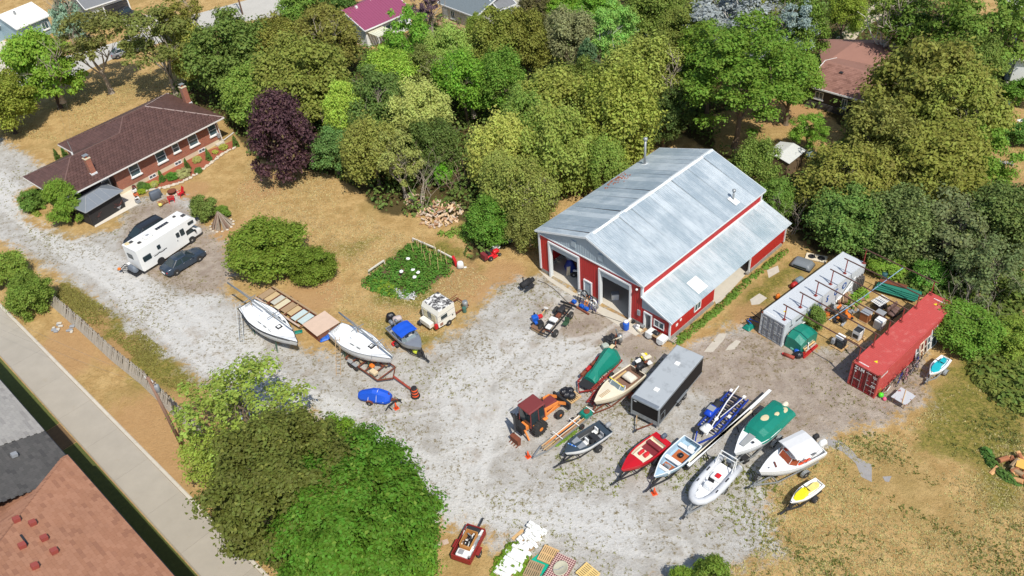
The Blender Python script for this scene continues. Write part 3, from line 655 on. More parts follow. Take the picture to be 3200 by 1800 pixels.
for k in range(4): MB().b6(3.2,7.4,.28,.36,.1 + k * .58,.64 + k * .58).o('door_section',mat('dark_garage_door',(58,56,56),.5),gd)
fr = MB(); fr.b6(3.0,3.2,.26,.4,0,2.55); fr.b6(7.4,7.6,.26,.4,0,2.55); fr.b6(3.0,7.6,.259,.4,2.45,2.65); fr.o('door_frame',WHITE,gd)
h3 = house('magenta_roof_house','white house with a magenta metal roof behind the maples',(-18.58,124.73,-11.34,131.21),10.4,3,2.0,mat('magenta_metal_roof',(142,72,100),.5,var=.05,streak=(6,1,1)),WSID,wins=((8.2,1.7,1.2,1.0),(6.4,1.7,.9,1.0)),ribs=.45)
pdm = thing('patio_door',None,None); pdm.parent = h3
MB().b6(3.2,5.2,.33,.42,.2,2.3).o('door_frame',WHITE,pdm)
for k in range(2): MB().b6(3.3 + k * .95,4.15 + k * .95,.3,.33,.35,2.2).o('pane',GLASS,pdm)
for x,y in ((2.2,4.4),(5.4,4.9)): MB().b6(x,x + .35,y,y + .35,4.7,5.05).o('roof_vent',WHITE,h3)
MB().tube((6.9,4.2,4.5),(6.9,4.2,5.3),.07,8).o('vent_pipe',DSTEEL,h3)
cp = thing('patio_cover',None,None); cp.parent = h3
for k in range(7): MB().b6(.6 + k * .42,.98 + k * .42,-2.4,.3,2.45,2.48).o('panel',mat('cream_polycarbonate',(220,218,192),.4),cp)
for x in (.7,3.4): MB().b6(x,x + .1,-2.35,-2.25,0,2.45).o('post',WHITE,cp)
MB().b6(.5,3.6,-2.4,-2.3,2.35,2.44).o('beam',WHITE,cp)
for k in range(3): MB().b6(.8,3.3,-3.4 + k * .3,-3.1 + k * .3,.0,.15 * (k + 1)).o('step',WOOD,cp)
h4 = house('grey_roof_house','cream house with grey shingle roof beside the dark purple tree',(-7.50,133.34,-1.56,125.97),11,3,1.8,mat('slate_shingle',(108,118,122),.9,var=.12,scale=5,bump=.3),mat('cream_siding',(206,202,186),.7,var=.05),wins=((3.2,1.7,1.0,1.3),))
MB().b6(.9,1.9,.3,.42,.2,2.3).o('back_door',WHITE,h4); MB().b6(7.0,7.5,.2,.42,0,2.7).o('chimney_chase',WHITE,h4)
deck = MB().b6(.4,8.4,-2.2,.38,.5,.62).o('deck',WOOD,h4)
for k in range(5): MB().b6(.5 + k * 1.9,.6 + k * 1.9,-2.2,-2.1,0,1.5).o('deck_post',mat('brown_wood',(120,72,48),.8),h4)
MB().b6(.4,8.4,-2.19,-2.11,1.42,1.5).o('deck_rail',mat('brown_wood',(120,72,48),.8),h4)
h4b = house('white_gable_house','white house end behind the grey shingle roof',(2.12,127.15,4.95,129.28),8,3.2,2,mat('grey_shingle',(120,122,124)),WSID)
BRS = tile_mat('brown_shingle',(136,98,84),(150,110,96),(122,86,74),.9)
h5 = house('brown_roof_house','charcoal house with reddish brown shingle roof behind the big maple',(38.8,94.8,46.2,87.0),9.6,2.8,1.35,BRS,DSID,wins=((1.9,1.75,1.1,.95),(5.2,1.6,.7,1.2)),tiles=(.5,.3,slab_tile(.49,.31),BRS,300,'shingle',.02))
MB().b6(2.7,3.1,3.2,3.5,3.75,3.95).o('roof_vent',DSTEEL,h5); MB().b6(-.02,7.5,.3,.4,0,.8).o('skirting',mat('dark_grey_skirt',(74,74,74),.7),h5)
h5b = house('brown_roof_wing','long rear wing with reddish brown shingles and a pale ridge',(42.6,99.6,52.5,97.0),8,2.8,1.3,BRS,DSID,hip=True)
h6 = house('white_house','white sided house at the right edge beside the cluttered yard',(63.45,92.93,67.66,90.99),9,4.6,2.2,mat('brown_shingle_plain',(120,84,66),.9,var=.15),WSID)
h7 = house('grey_shed','pale grey roof showing between the trees below the silver tree',(22.63,108.28,30.17,115.62),5,2.6,1.1,mat('pale_metal_roof',(176,180,190),.5,var=.06),GSID)
# brown shed with a white tarp roof behind the barn
ws = thing('tarp_roof_shed','brown board shed under a white tarpaulin roof behind the barn','shed',(32.03,80.84),radians(42))
MB().b6(-1.7,1.7,-1.4,1.4,0,1.95).o('wall',mat('shed_board',(110,90,66),.9,var=.2,streak=(8,8,1)),ws)
for s_ in (-1,1): MB().box((0,s_ * .8,2.2),(3.6,1.7,.06),rx=-s_ * .22).o('roof_sheet',mat('white_tarp',(206,207,202),.5,var=.08,scale=3),ws)

# row house by the lane: three roofs of different shingles
E6 = 6.0
def lane_house(name,label,t0,t1,s0,depth,z0,pitch,rm,wm,hipl=False,hipr=False):
    o_ = lane_world(t1,s0); h = thing(name,label,'house',(o_[0],o_[1],0),atan2(.721,-.693))
    L = t1 - t0; D = depth / 2; hl,hr = (D if hipl else 0),(D if hipr else 0)   # local x runs back along the lane, y away from the lane is negative -> mirrored below
    A,B,R1,R0 = (0,0,z0),(L,0,z0),(L - hl,D,z0 + pitch * D),(hr,D,z0 + pitch * D)
    C,Dd = (L,2 * D,z0),(0,2 * D,z0)
    fs = [[A,B,R1,R0],[C,Dd,R0,R1]] + ([[B,C,R1]] if hipl else []) + ([[Dd,A,R0]] if hipr else [])
    b = MB()
    for F in fs: b.poly(F)
    b.poly([A,B,C,Dd]); b.o('roof',rm,h)
    MB().b6(.02,L - .02,.75,2 * D - .6,0,z0 - .1).o('wall',wm,h)
    for a_,c_ in ((A,B),(B,C) if hipl else (A,A)): MB().bar((a_[0],a_[1],a_[2] - .08),(c_[0],c_[1],c_[2] - .08),.13,.15).o('gutter',mat('black_gutter',(40,42,44),.4),h)
    lay_tiles(h,fs[:1] + (fs[2:3] if hipl else []),.5,.26,slab_tile(.485,.27,.016),rm,300,'shingle',.018)
    return h
TAUPE = mat('taupe_brick',(150,128,108),.9,var=.1)
SHG = tile_mat('light_grey_shingle',(152,148,142),(160,156,149),(142,138,133),.95)
SHD = tile_mat('dark_grey_shingle',(80,78,75),(88,85,82),(72,70,68),.95)
SHO = tile_mat('orange_brown_shingle',(160,113,86),(168,121,94),(149,104,80),.95)
lane_house('grey_roof_rowhouse','row house with light grey shingle roof beside the concrete lane',12,28.4,5.1,12,E6,.36,SHG,TAUPE)
rh = lane_house('dark_roof_rowhouse','row house with dark grey shingle roof between light grey and orange roofs',28.42,34.6,5.12,12,E6 - .02,.355,SHD,TAUPE)
oh = lane_house('orange_roof_house','house with orange-brown shingle hip roof at the lower left corner',32.3,56,5.02,16,E6 + .12,.38,SHO,TAUPE,True)
def lane_roof_pt(t_,s_,z0,s0,pitch): return z0 + pitch * (s_ - s0)
VB = mat('rust_red_vent',(150,72,62),.6)
for t_,s_ in ((38.3,9.4),(40.1,9.4),(41.6,9.4),(40.0,10.6),(42.2,10.7),(37.4,10.0)):
    MB().box((56 - t_,s_ - 5.02,E6 + .3 + .38 * (s_ - 5.02)),(.4,.4,.28),rx=.3).o('roof_vent',VB,oh)
MB().box((56 - 39.4,5.3,E6 + .17 + .38 * 5.3),(1.1,.14,.03),rx=.36).o('shingle_scar',DSTEEL,oh)
MB().box((34.6 - 30.3,2.6,E6 + .2 + .355 * 2.6),(.4,.4,.25),rx=.3).o('roof_vent',GREYP,rh)
for t_ in range(20,56,3): pass
# ================================================================== vegetation
def leaf_material():
    t = NT('foliage'); oi = t.n('ObjectInfo'); base = oi.outputs['Color']
    r = t.n('NewGeometry').outputs['Random Per Island']; ps = t.n('NewGeometry').outputs['Position']
    cl = t.noise(ps,.55,3)
    v = t.math('ADD',.55,t.math('ADD',t.math('MULTIPLY',r,.6),t.math('MULTIPLY',cl,.6)))
    h = t.math('ADD',.47,t.math('ADD',t.math('MULTIPLY',r,.035),t.math('MULTIPLY',cl,.03)))
    c = t.n('HueSaturation',{'Hue': h,'Saturation': 1.0,'Value': v,'Color': base}).outputs[0]
    c = t.mix(t.math('MULTIPLY',t.ramp(r,.93,.97),.35),c,lin((176,170,84)))
    t.set(t.p.inputs['Base Color'],c); t.p.inputs['Roughness'].default_value = .6; t.p.inputs['Specular IOR Level'].default_value = .22
    tr = t.n('BsdfTranslucent',{'Color': c}); mx = t.n('MixShader',{0: .38})
    t.t.links.new(t.p.outputs[0],mx.inputs[1]); t.t.links.new(tr.outputs[0],mx.inputs[2])
    t.t.links.new(mx.outputs[0],t.t.nodes['Material Output'].inputs[0])
    return t.m
LEAF = leaf_material()
BARK = mat('grey_bark',(126,110,92),.95,var=.25,scale=5,bump=.5)
BARKD = mat('dark_bark',(74,62,52),.95,var=.25,scale=5,bump=.5)
BIRCH = mat('white_bark',(206,200,190),.8,var=.2,scale=6)
DEAD = mat('dead_branch',(158,146,130),.9,var=.2,scale=6)

def leaf_cloud(name,cen,nrm,size,rg,fold=.25,aspect=.62):
    """n folded diamond leaves at cen, facing nrm"""
    n = len(cen); a = rg.normal(size=(n,3)); nrm = nrm / np.linalg.norm(nrm,axis=1,keepdims=True)
    u = np.cross(nrm,a); u /= np.linalg.norm(u,axis=1,keepdims=True) + 1e-9; w = np.cross(nrm,u)
    s = (size * rg.uniform(.5,1.6,n))[:,None]
    p0 = cen - u * s; p1 = cen + u * s; q0 = cen + w * s * aspect + nrm * s * fold; q1 = cen - w * s * aspect + nrm * s * fold
    V = np.stack([p0,q0,p1,q1],1).reshape(-1,3).astype(np.float32)
    i = np.arange(n) * 4; T = np.stack([i,i + 2,i + 1,i,i + 3,i + 2],1).reshape(-1,3)
    me = bpy.data.meshes.new(name); me.vertices.add(len(V)); me.vertices.foreach_set('co',V.ravel())
    me.loops.add(T.size); me.loops.foreach_set('vertex_index',T.ravel().astype(np.int32)); me.polygons.add(len(T))
    me.polygons.foreach_set('loop_start',np.arange(0,T.size,3)); me.update(calc_edges=True); me.materials.append(LEAF)
    return me
def crown(seed,kind='round',nc=70,nl=170,leaf=.05,cr=.26):
    """unit crown: clumps of leaves of many sizes on an uneven, lobed shell; kind shapes it"""
    rg = np.random.default_rng(seed); C = []; R = []
    lobes = rg.normal(size=(7,3)); lobes /= np.linalg.norm(lobes,axis=1,keepdims=True)
    while len(C) < nc:
        d = rg.normal(size=3); d /= np.linalg.norm(d)
        if d[2] < -.7: continue
        lump = .86 + .2 * max(0,(lobes @ d).max()) ** 6 + rg.normal(0,.05)
        k = rg.uniform(.3,.8) if rg.random() < .3 else rg.uniform(.78,.95)
        p = d * k * lump
        if kind == 'cone': z = rg.uniform(-.95,1); rad = (1 - z) / 2 * .95 + .08; p = np.array([d[0] * rad,d[1] * rad,z])
        elif kind == 'oval': p[:2] *= (1 - .25 * max(0,p[2]))
        elif kind == 'tiers': p[2] = np.round(p[2] * 2.6) / 2.6 + rg.normal(0,.07)
        C.append(p); R.append(cr * rg.uniform(.5,1.45) * (1.0 if kind != 'cone' else (.55 + .45 * (1 - p[2]) / 2)))
    cen = []; nr = []
    for p,r in zip(C,R):
        m = max(8,int(nl * (r / cr) ** 1.8)); d = rg.normal(size=(m,3)); d /= np.linalg.norm(d,axis=1,keepdims=True)
        d[:,2] = np.where(d[:,2] < -.35,-d[:,2],d[:,2])
        far = np.where(rg.random((m,1)) < .14,rg.uniform(1.0,1.5,(m,1)),rg.uniform(.35,1.05,(m,1)))
        q = p + d * r * far * np.array([1,1,.8 if kind != 'weep' else 1.35])
        cen.append(q); nr.append(d * .9 + np.array([.1,-.25,.5]) + rg.normal(0,.4,(m,3)))
    return leaf_cloud('crown',np.concatenate(cen),np.concatenate(nr),leaf,rg)
CROWNS = {'round': [crown(s,'round',120,250,.031,.21) for s in (1,2,3,4)],'oval': [crown(s,'oval',120,240,.032,.21) for s in (5,6,7)],
          'weep': [crown(s,'weep',110,250,.030,.2) for s in (8,9,10)],'cone': [crown(s,'cone',110,150,.042,.2) for s in (11,12)],
          'big': [crown(13,'round',330,230,.021,.14),crown(14,'round',330,230,.021,.14)],'sparse': [crown(s,'round',50,140,.034,.19) for s in (15,16)],
          'airy': [crown(s,'tiers',100,150,.032,.17) for s in (17,18)],'airybig': [crown(23,'tiers',170,190,.021,.14)],'open': [crown(22,'tiers',75,80,.028,.16)],'bush': [crown(s,'round',90,170,.045,.24) for s in (19,20,21)]}
def branch(b,p,d,L,r,depth,rg,n=5):
    pts = [p]; q = Vector(p); dd = Vector(d).normalized()
    for i in range(3):
        dd = (dd + Vector((rg.gauss(0,.14),rg.gauss(0,.14),rg.gauss(.03,.1)))).normalized(); q = q + dd * (L / 3); pts.append(q.copy())
    b.path(pts,r,n,r * .55)
    if depth > 0:
        for k in range(rg.choice((2,3,3))):
            a = rg.uniform(0,2 * pi); side = Vector((cos(a),sin(a),rg.uniform(.1,.6)))
            branch(b,pts[rg.choice((2,3,3))],dd * .8 + side * .8,L * rg.uniform(.55,.75),r * .5,depth - 1,rg,max(3,n - 1))
def trunk_mesh(seed,m,depth=2):
    rg = random.Random(seed); b = MB()
    b.path([(0,0,-.02),(.004,0,.12),(0.01,.01,.3)],.035,8,.022)
    b.lathe([(.055,-.02),(.04,.03),(.034,.07)],8)
    for k in range(5):
        a = 2 * pi * k / 5 + rg.uniform(-.4,.4); branch(b,Vector((.01,.01,.26 + .02 * k)),(cos(a) * .6,sin(a) * .6,1),.33,.016,depth,rg,5)
    branch(b,Vector((.01,.01,.3)),(0,0,1),.36,.02,depth,rg,6)
    return b.mesh('trunk',m)
TRUNK = {'grey': [trunk_mesh(s,BARK) for s in (1,2,3)],'dark': [trunk_mesh(s,BARKD) for s in (4,5)],'birch': [trunk_mesh(6,BIRCH)],'pale': [trunk_mesh(7,DEAD,3),trunk_mesh(8,DEAD,3)]}
OLIVE,OLIVED,YELG,LIME,BRIGHT,MIDG,DARKG,BLUEG,SILVER,SAGE,PURP,DPURP,GOLD = ((.150,.150,.030),(.105,.112,.026),(.24,.26,.055),(.22,.30,.040),(.13,.22,.025),(.095,.155,.028),(.055,.085,.022),(.16,.23,.18),(.19,.235,.205),(.17,.19,.09),(.048,.024,.031),(.075,.050,.062),(.24,.20,.045))
_tn = [0]; LB = 1.7
def tree(name,label,loc,zc,R,rz,colr,kind='round',bark='grey',top=None,group='trees',cat='tree',rot=None):
    """loc: under the crown's middle; zc: height of the crown's middle; R, rz: half width and half height"""
    i = _tn[0]; _tn[0] += 1
    t = thing(name,label,cat,loc,0,group)
    H = (zc + rz * .55)
    link('trunk',TRUNK[bark][i % len(TRUNK[bark])],t,(0,0,0),(0,0,i * 1.7),(max(H,R * 1.1),max(H,R * 1.1),H))
    cs = CROWNS[kind]; c = link('crown',cs[i % len(cs)],t,(0,0,zc),(0,0,rot if rot is not None else i * 2.399),(R,R,rz))
    if i % 5 == 0 and R > 2.5 and kind != 'big': link('dead_limbs',TRUNK['pale'][i % 2],t,(R * .25,-R * .2,zc * .25),(.12,.1,i * 1.1),(H * 1.02,H * 1.02,H * .98))
    c.color = (*[min(.5,v * LB * (1 + max(0,.17 - colr[1]) * (2.6 if kind != 'big' else 0)) * rnd.uniform(.92,1.08)) for v in colr],1)
    return t
# ---- trees by the street
G1 = 'trees by the far street'
tree('maple_tree','bright green full-crowned tree at the roadside, left of the sparse tree',(-62.57,114.51),6,4.9,5.6,BRIGHT,'oval','dark',group=G1)
tree('maple_tree','yellow-green tree cut off by the left edge of the picture',(-66.49,107.85),4.5,4.3,4.2,(.17,.21,.03),'round','dark',group=G1)
tree('maple_tree','sparse dull green tree with a bare forked trunk on the dry lawn',(-56.15,117.88),8,5.4,4.6,OLIVED,'sparse','pale',group=G1)
tree('maple_tree','old gnarled tree with thin dark crown and thick trunk near the street',(-45.56,114.26),8.5,5.6,5.0,OLIVED,'sparse','pale',group=G1)
tree('maple_tree','thin yellow-green tree top above the old gnarled tree',(-42.74,118.29),10,3.4,3,OLIVE,'sparse','pale',group=G1)
tree('spruce_tree','blue-grey spruce beside the white roof of the far house',(-70.12,142.66),4.5,3.2,5,BLUEG,'cone','dark',group=G1)
tree('maple_tree','pale lime tree at the left end of the big tree belt',(-42.43,116.35),5.5,3.4,5.2,YELG,'oval',group=G1)
# ---- the belt of trees
G2 = 'woodland trees'
W_ = [('maple_tree','broad dark green maple directly behind the bungalow chimney',(-35.18,111.82),6.5,6.4,6.3,(.085,.125,.026),'round'),
('maple_tree','green maple between the chimney and the purple tree',(-30.95,102.60),5,4.6,4.8,(.12,.17,.03),'oval'),
('maple_tree','olive maple top between two larger maples near the asphalt pad',(-29.62,113.17),6.5,4.6,5,OLIVE,'round'),
('maple_tree','dark olive maple in front of the magenta roof',(-22.85,114.55),6.5,5.2,5.4,(.115,.115,.025),'round'),
('maple_tree','large olive maple just above the purple tree',(-24.33,101.56),6.5,6.3,6.4,(.14,.145,.03),'round'),
('copper_beech_tree','dark purple-leaved tree standing alone beside the dry lawn',(-25.42,89.05),5.6,4.3,6.4,PURP,'oval'),
('poplar_tree','lime green young tree right behind the purple tree',(-18.09,92.70),6,2.8,4.4,LIME,'oval'),
('poplar_tree','small blue-green tree beside the purple tree at the lawn edge',(-19.56,88.79),3.5,2.8,3.6,(.11,.19,.05),'oval'),
('maple_tree','dark green tree in the middle of the belt behind the lime tree',(-14.39,94.29),6,4.1,5,(.085,.125,.03),'round'),
('locust_tree','bright green feathery tree by the magenta house patio',(-11.08,111.35),6,4.2,5.4,(.105,.20,.022),'airy'),
('locust_tree','yellow-green tree below the sandy back yard',(-13.18,101.92),6,4.2,4,LIME,'round'),
('maple_tree','pale yellow-green tree below the grey-roofed house',(-5.50,107.97),5.5,3.6,4.2,(.2,.24,.05),'weep'),
('maple_tree','dark olive tree right of the grey-roofed house deck',(1.57,107.91),6.5,4.4,5,OLIVE,'round'),
('poplar_tree','bright green tree in the centre of the belt',(-3.62,98.16),6,3.8,4.6,BRIGHT,'weep'),
('ash_tree','pale yellowing tree with bare branches showing in its top',(-8.72,90.81),6,3.6,4.4,(.28,.29,.08),'weep','pale'),
('poplar_tree','bright green tree right of the yellowing tree',(1.18,97.13),6,3.4,4.2,(.12,.21,.03),'weep'),
('ash_tree','yellow-olive tree at the lawn edge behind the firewood heap',(-14.37,85.04),4.6,4.0,4.8,(.17,.2,.04),'weep'),
('ash_tree','thin yellow-green tree with pale bare trunks above the firewood heap',(-11.19,82.28),4.6,3.2,4.6,(.2,.23,.06),'sparse','pale'),
('maple_tree','dark tree in shade behind the pale bare trunks',(-7.52,86.12),4,3.3,4.2,(.07,.10,.025),'round'),
('cedar_tree','yellow-green cedar left of the drooping cedar',(0.29,81.96),4.8,4.0,5.2,YELG,'weep'),
('maple_tree','olive tree left of the sage cedar near the top',(5.09,107.09),6.5,3.8,5,OLIVE,'round'),
('cedar_tree','grey sage-green cedar with a reddish dead tip',(10.70,106.42),6.5,3.7,4.4,SAGE,'weep'),
('birch_tree','light green slender tree right of the sage cedar',(16.43,105.84),7,3.3,4.6,(.17,.27,.06),'airy','birch'),
('maple_tree','dark brown-green tree at the top behind the sage cedar',(7.49,118.85),6,3,3.6,(.09,.085,.03),'round'),
('maple_tree','bright green tree top at the upper edge above the sage cedar',(10.97,119.03),6,3.4,3.4,BRIGHT,'round'),
('maple_tree','vivid green tree top left of the olive tree at the upper edge',(15.83,117.50),6,3.6,3.6,(.14,.23,.03),'round'),
('maple_tree','olive green tree left of the silver tree',(22.45,110.42),7,4.6,5.4,(.13,.15,.03),'round'),
('silver_tree','silver-leaved willow at the top with pale blue-green foliage',(32.09,104.21),8,7.0,6,SILVER,'airy','birch'),
('maple_tree','golden olive tree at the right of the silver tree',(34.47,102.07),8,3,4,(.19,.18,.03),'weep'),
('silver_tree','small silver tree peeping out beyond the golden olive tree',(38.23,100.78),8,3.4,4,SILVER,'airy','birch'),
('locust_tree','big bright green locust tree whose bough hangs over the barn roof',(28.04,86.10),10,7.8,6.0,(.10,.17,.02),'airybig'),
('locust_tree','green locust top above the locust that overhangs the barn',(26.29,93.49),9,4.8,4.4,(.11,.17,.02),'airy'),
('locust_tree','right-hand bough of the locust beside the brown shingle house',(35.37,90.35),6.5,3.6,4,(.13,.20,.025),'airy'),
('ash_tree','yellow-olive tree between the drooping cedars and the locust',(17.37,91.60),7,5.4,5.6,(.21,.22,.05),'weep'),
('ash_tree','broad yellow-green tree above the bright bush left of the barn',(7.41,90.03),6,4.8,5,(.2,.23,.045),'weep'),
('cedar_tree','drooping yellow-green cedar close left of the barn',(6.73,80.42),5,4.4,6,(.19,.22,.045),'weep'),
('cedar_tree','tall yellow-green cedar behind the barn stove pipe',(13.65,83.97),6,5.4,6.6,(.2,.23,.045),'weep'),
('cedar_tree','narrow green cedar against the barn eave',(11.29,78.64),3.8,2.6,4.2,(.15,.19,.04),'weep'),
('cedar_tree','cedar with dead lower branches between the bare shrubs and the barn',(2.45,73.97),4,3.5,4.6,(.17,.2,.045),'weep'),
('maple_tree','dark tree in the gap between cedar and locust behind the barn',(19.76,87.92),4.5,3,4.2,(.05,.08,.02),'round'),
('spruce_tree','dark blue-green spruce deep in the belt',(12.45,101.36),5,2.9,4,(.05,.085,.04),'cone'),
('maple_tree','green tree right of the silver tree beside the side drive',(39.94,102.15),7,3.8,5.4,(.1,.155,.025),'round'),
('maple_tree','light yellow-green tree left of the white birch trunk',(49.30,110.49),5,2.8,3.4,(.17,.22,.03),'weep'),
('birch_tree','thin birch with white twin trunks beside the side drive',(51.37,102.08),8,3,4.4,(.14,.19,.03),'sparse','birch'),
('maple_tree','dark green feathery tree at the top right of the birch',(55.59,99.02),7,6,6,(.085,.135,.022),'airy'),
('maple_tree','dark green tree at the top right corner',(61.25,95.81),7,5.6,6,(.1,.15,.025),'airy'),
('maple_tree','green tree below the dark corner trees beside the white house',(56.35,90.56),5,4.2,5,(.11,.15,.03),'round'),
('maple_tree','large olive-yellow maple hiding the right of the brown shingle house',(46.85,81.40),7,6.4,7.4,(.145,.155,.03),'round'),
('maple_tree','olive-yellow maple right of the biggest olive-yellow maple',(48.24,77.09),6.5,5.0,6,(.16,.16,.03),'round'),
('maple_tree','olive-yellow maple in front of the charcoal house wall',(39.50,73.21),5.5,5.0,5.8,(.155,.165,.035),'round'),
('maple_tree','olive maple low in the olive-yellow group',(43.06,69.69),5.5,5.4,5.4,(.15,.155,.03),'round'),
('locust_tree','bright green tree on the right flank of the olive-yellow maples',(48.66,71.45),4.5,3.8,4.4,(.12,.19,.025),'airy'),
('locust_tree','small light green tree on the lawn below the charcoal house',(35.43,83.31),3,2.3,2.4,(.15,.24,.035),'airy'),
('maple_tree','yellow-olive maple right of the tarp-roofed shed',(34.53,69.83),4.5,4.6,4.6,(.17,.175,.032),'round'),
('ash_tree','green tree squeezed between the barn and the tarp-roofed shed',(26.52,74.73),4,2.9,3.8,(.14,.19,.035),'weep'),
('ash_tree','low green tree at the far right corner of the barn',(27.97,71.29),2.6,2.2,2.6,(.11,.17,.03),'round'),
('sumac_tree','dark green tree behind the grey container',(33.57,65.62),3.4,4.0,3.6,(.085,.14,.03),'round'),
('sumac_tree','grey-green tree beyond the steel beams between the containers',(37.42,63.65),3.4,4.0,3.8,(.1,.14,.045),'weep'),
('sumac_tree','shaded dark tree with dead boughs behind the red container',(41.49,61.69),3.4,4.4,4.2,(.09,.12,.045),'sparse','pale'),
('sumac_tree','dark green tree at the right edge above the weeds',(46.34,61.98),4,4.4,4.4,(.08,.12,.028),'round'),
('sumac_tree','tangled dark tree with grey dead branches at the right edge',(42.47,56.61),3,3.6,3.4,(.09,.12,.045),'sparse','pale'),
('maple_tree','bright green tree top at the upper edge left of the magenta roof',(-28.57,132.08),5,3.8,4.6,(.11,.2,.03),'round'),
('maple_tree','dark green tree top at the upper edge beside the magenta roof',(-22.95,132.31),5,3.4,4,(.07,.12,.025),'round'),
('plum_tree','dark purple-grey tree with bare limbs between the two rear houses',(-9.05,124.74),5.5,2.7,4,DPURP,'sparse','pale'),
('maple_tree','green tree under the dark purple-grey tree',(-1.45,119.35),4,1.8,2.4,(.13,.17,.03),'round'),
('maple_tree','olive tree filling the gap right of the centre of the belt',(11.68,94.76),5,3.6,4.4,(.13,.16,.03),'round'),
('maple_tree','mid green tree above the drooping cedar',(3.85,88.70),5,3.4,4.6,(.14,.18,.035),'weep'),
('maple_tree','dark green tree between the lime tree and the pale bare trunks',(-16.83,92.66),4,2.9,4,(.08,.12,.028),'round'),
('maple_tree','dark olive tree above the centre bright green tree',(-9.13,103.14),5,3.2,4.2,(.11,.14,.03),'round'),
('cedar_tree','yellow-green cedar touching the bright leafy bush',(0.27,76.27),4,3.0,4.2,(.17,.2,.045),'weep'),
('cedar_tree','low yellow-green cedar between bright bush and barn corner',(2.31,70.57),2.6,2.4,3,(.16,.19,.045),'weep'),
('maple_tree','green tree between the two olive trees at the top',(25.33,103.63),6.5,3.8,4.6,(.13,.16,.03),'weep')]
for w in W_: tree(w[0],w[1],w[2],w[3] * .95,w[4] * .96,w[5] * .92,w[6],w[7],w[8] if len(w) > 8 else 'grey',group=G2)
# ---- shrubs and single bushes
G3 = 'shrubs'
S_ = [('lilac_bush','large round green bush beside the flatbed trailer',(-24.88,71.09),2.5,4.0,2.9,(.105,.16,.018)),('lilac_bush','smaller round bush at the right of the large bush',(-20.14,69.08),1.4,2.4,2.0,(.10,.15,.02)),
('cedar_bush','conical cedar bush at the gazebo corner by the drive',(-50.29,83.97),2.5,2.1,3.1,(.12,.18,.022)),('lilac_bush','dark shrub at the left corner of the bungalow',(-56.12,87.80),1.0,1.6,1.4,(.09,.15,.03)),
('willow_bush','upright shrub next to the cone of stacked sticks',(-34.24,82.10),1.2,1.5,1.7,(.13,.17,.035)),('willow_bush','little shrub behind the stacked sticks',(-32.17,81.81),.6,.9,.8,(.12,.18,.03)),
('lilac_bush','round bush at the left end of the board fence',(-48.87,68.26),1.6,2.4,2.3,(.14,.19,.03)),('lilac_bush','round bush at the left edge above the lane',(-53.49,73.45),1.4,2.1,2.0,(.13,.18,.03)),
('grape_bush','bright green leafy bush against the cedars left of the barn',(-1.54,72.48),2.2,2.7,2.8,(.085,.165,.022)),('grape_bush','bright green sapling among the bare grey shrubs',(-6.75,83.82),2,1.2,1.6,(.13,.26,.02)),
('sumac_bush','bright green bush at the far end of the red container',(38.82,51.04),1.3,3.0,1.9,(.085,.15,.022)),('sumac_bush','green bush beyond the beams by the green roofing sheets',(38.85,59.08),1,1.7,1.4,(.10,.19,.03)),
('sumac_bush','bright weed bush between the two containers at the back',(35.88,61.31),.8,1.9,1.1,(.14,.23,.03)),('sapling','small leafy sapling growing in front of the grey container',(26.48,54.51),1.1,1.1,1.4,(.10,.16,.03)),
('lilac_bush','shrub in the right-hand yard below the white chair',(58.19,84.17),1,1.2,1.4,(.09,.15,.03)),('lilac_bush','shrub at the right edge beside the shaded lawn',(59.38,81.43),1.2,1.8,1.5,(.09,.16,.03)),
('sumac_bush','feathery green shrub at the right edge by the white house wall',(63.58,89.62),1.6,2,1.8,(.10,.19,.03)),('sumac_bush','tall weedy bush at the right edge beside the lower meadow',(42.25,49.66),1.2,2.4,1.7,(.15,.21,.035)),
('sumac_bush','low bush at the barn corner by the locust',(26.12,71.31),.8,1.4,1.2,(.11,.17,.03)),('willow_bush','leafy bush top poking up at the bottom edge right of the pallets',(11.48,30.40),1.2,1.4,1.5,(.12,.18,.025)),
('willow_bush','weedy shrub beside the trees at the bottom left of the red trailer',(-9.60,33.20),.9,1.8,1.2,(.14,.24,.02)),('willow_bush','second leafy bush top at the bottom edge',(9.53,30.61),.9,.9,1.1,(.12,.18,.025))]
for s_ in S_: tree(s_[0],s_[1],s_[2],s_[3],s_[4],s_[5],s_[6],'oval' if 'cedar' in s_[0] else 'round' if s_[4] > 2.1 else 'bush','dark',group=G3,cat='bush')
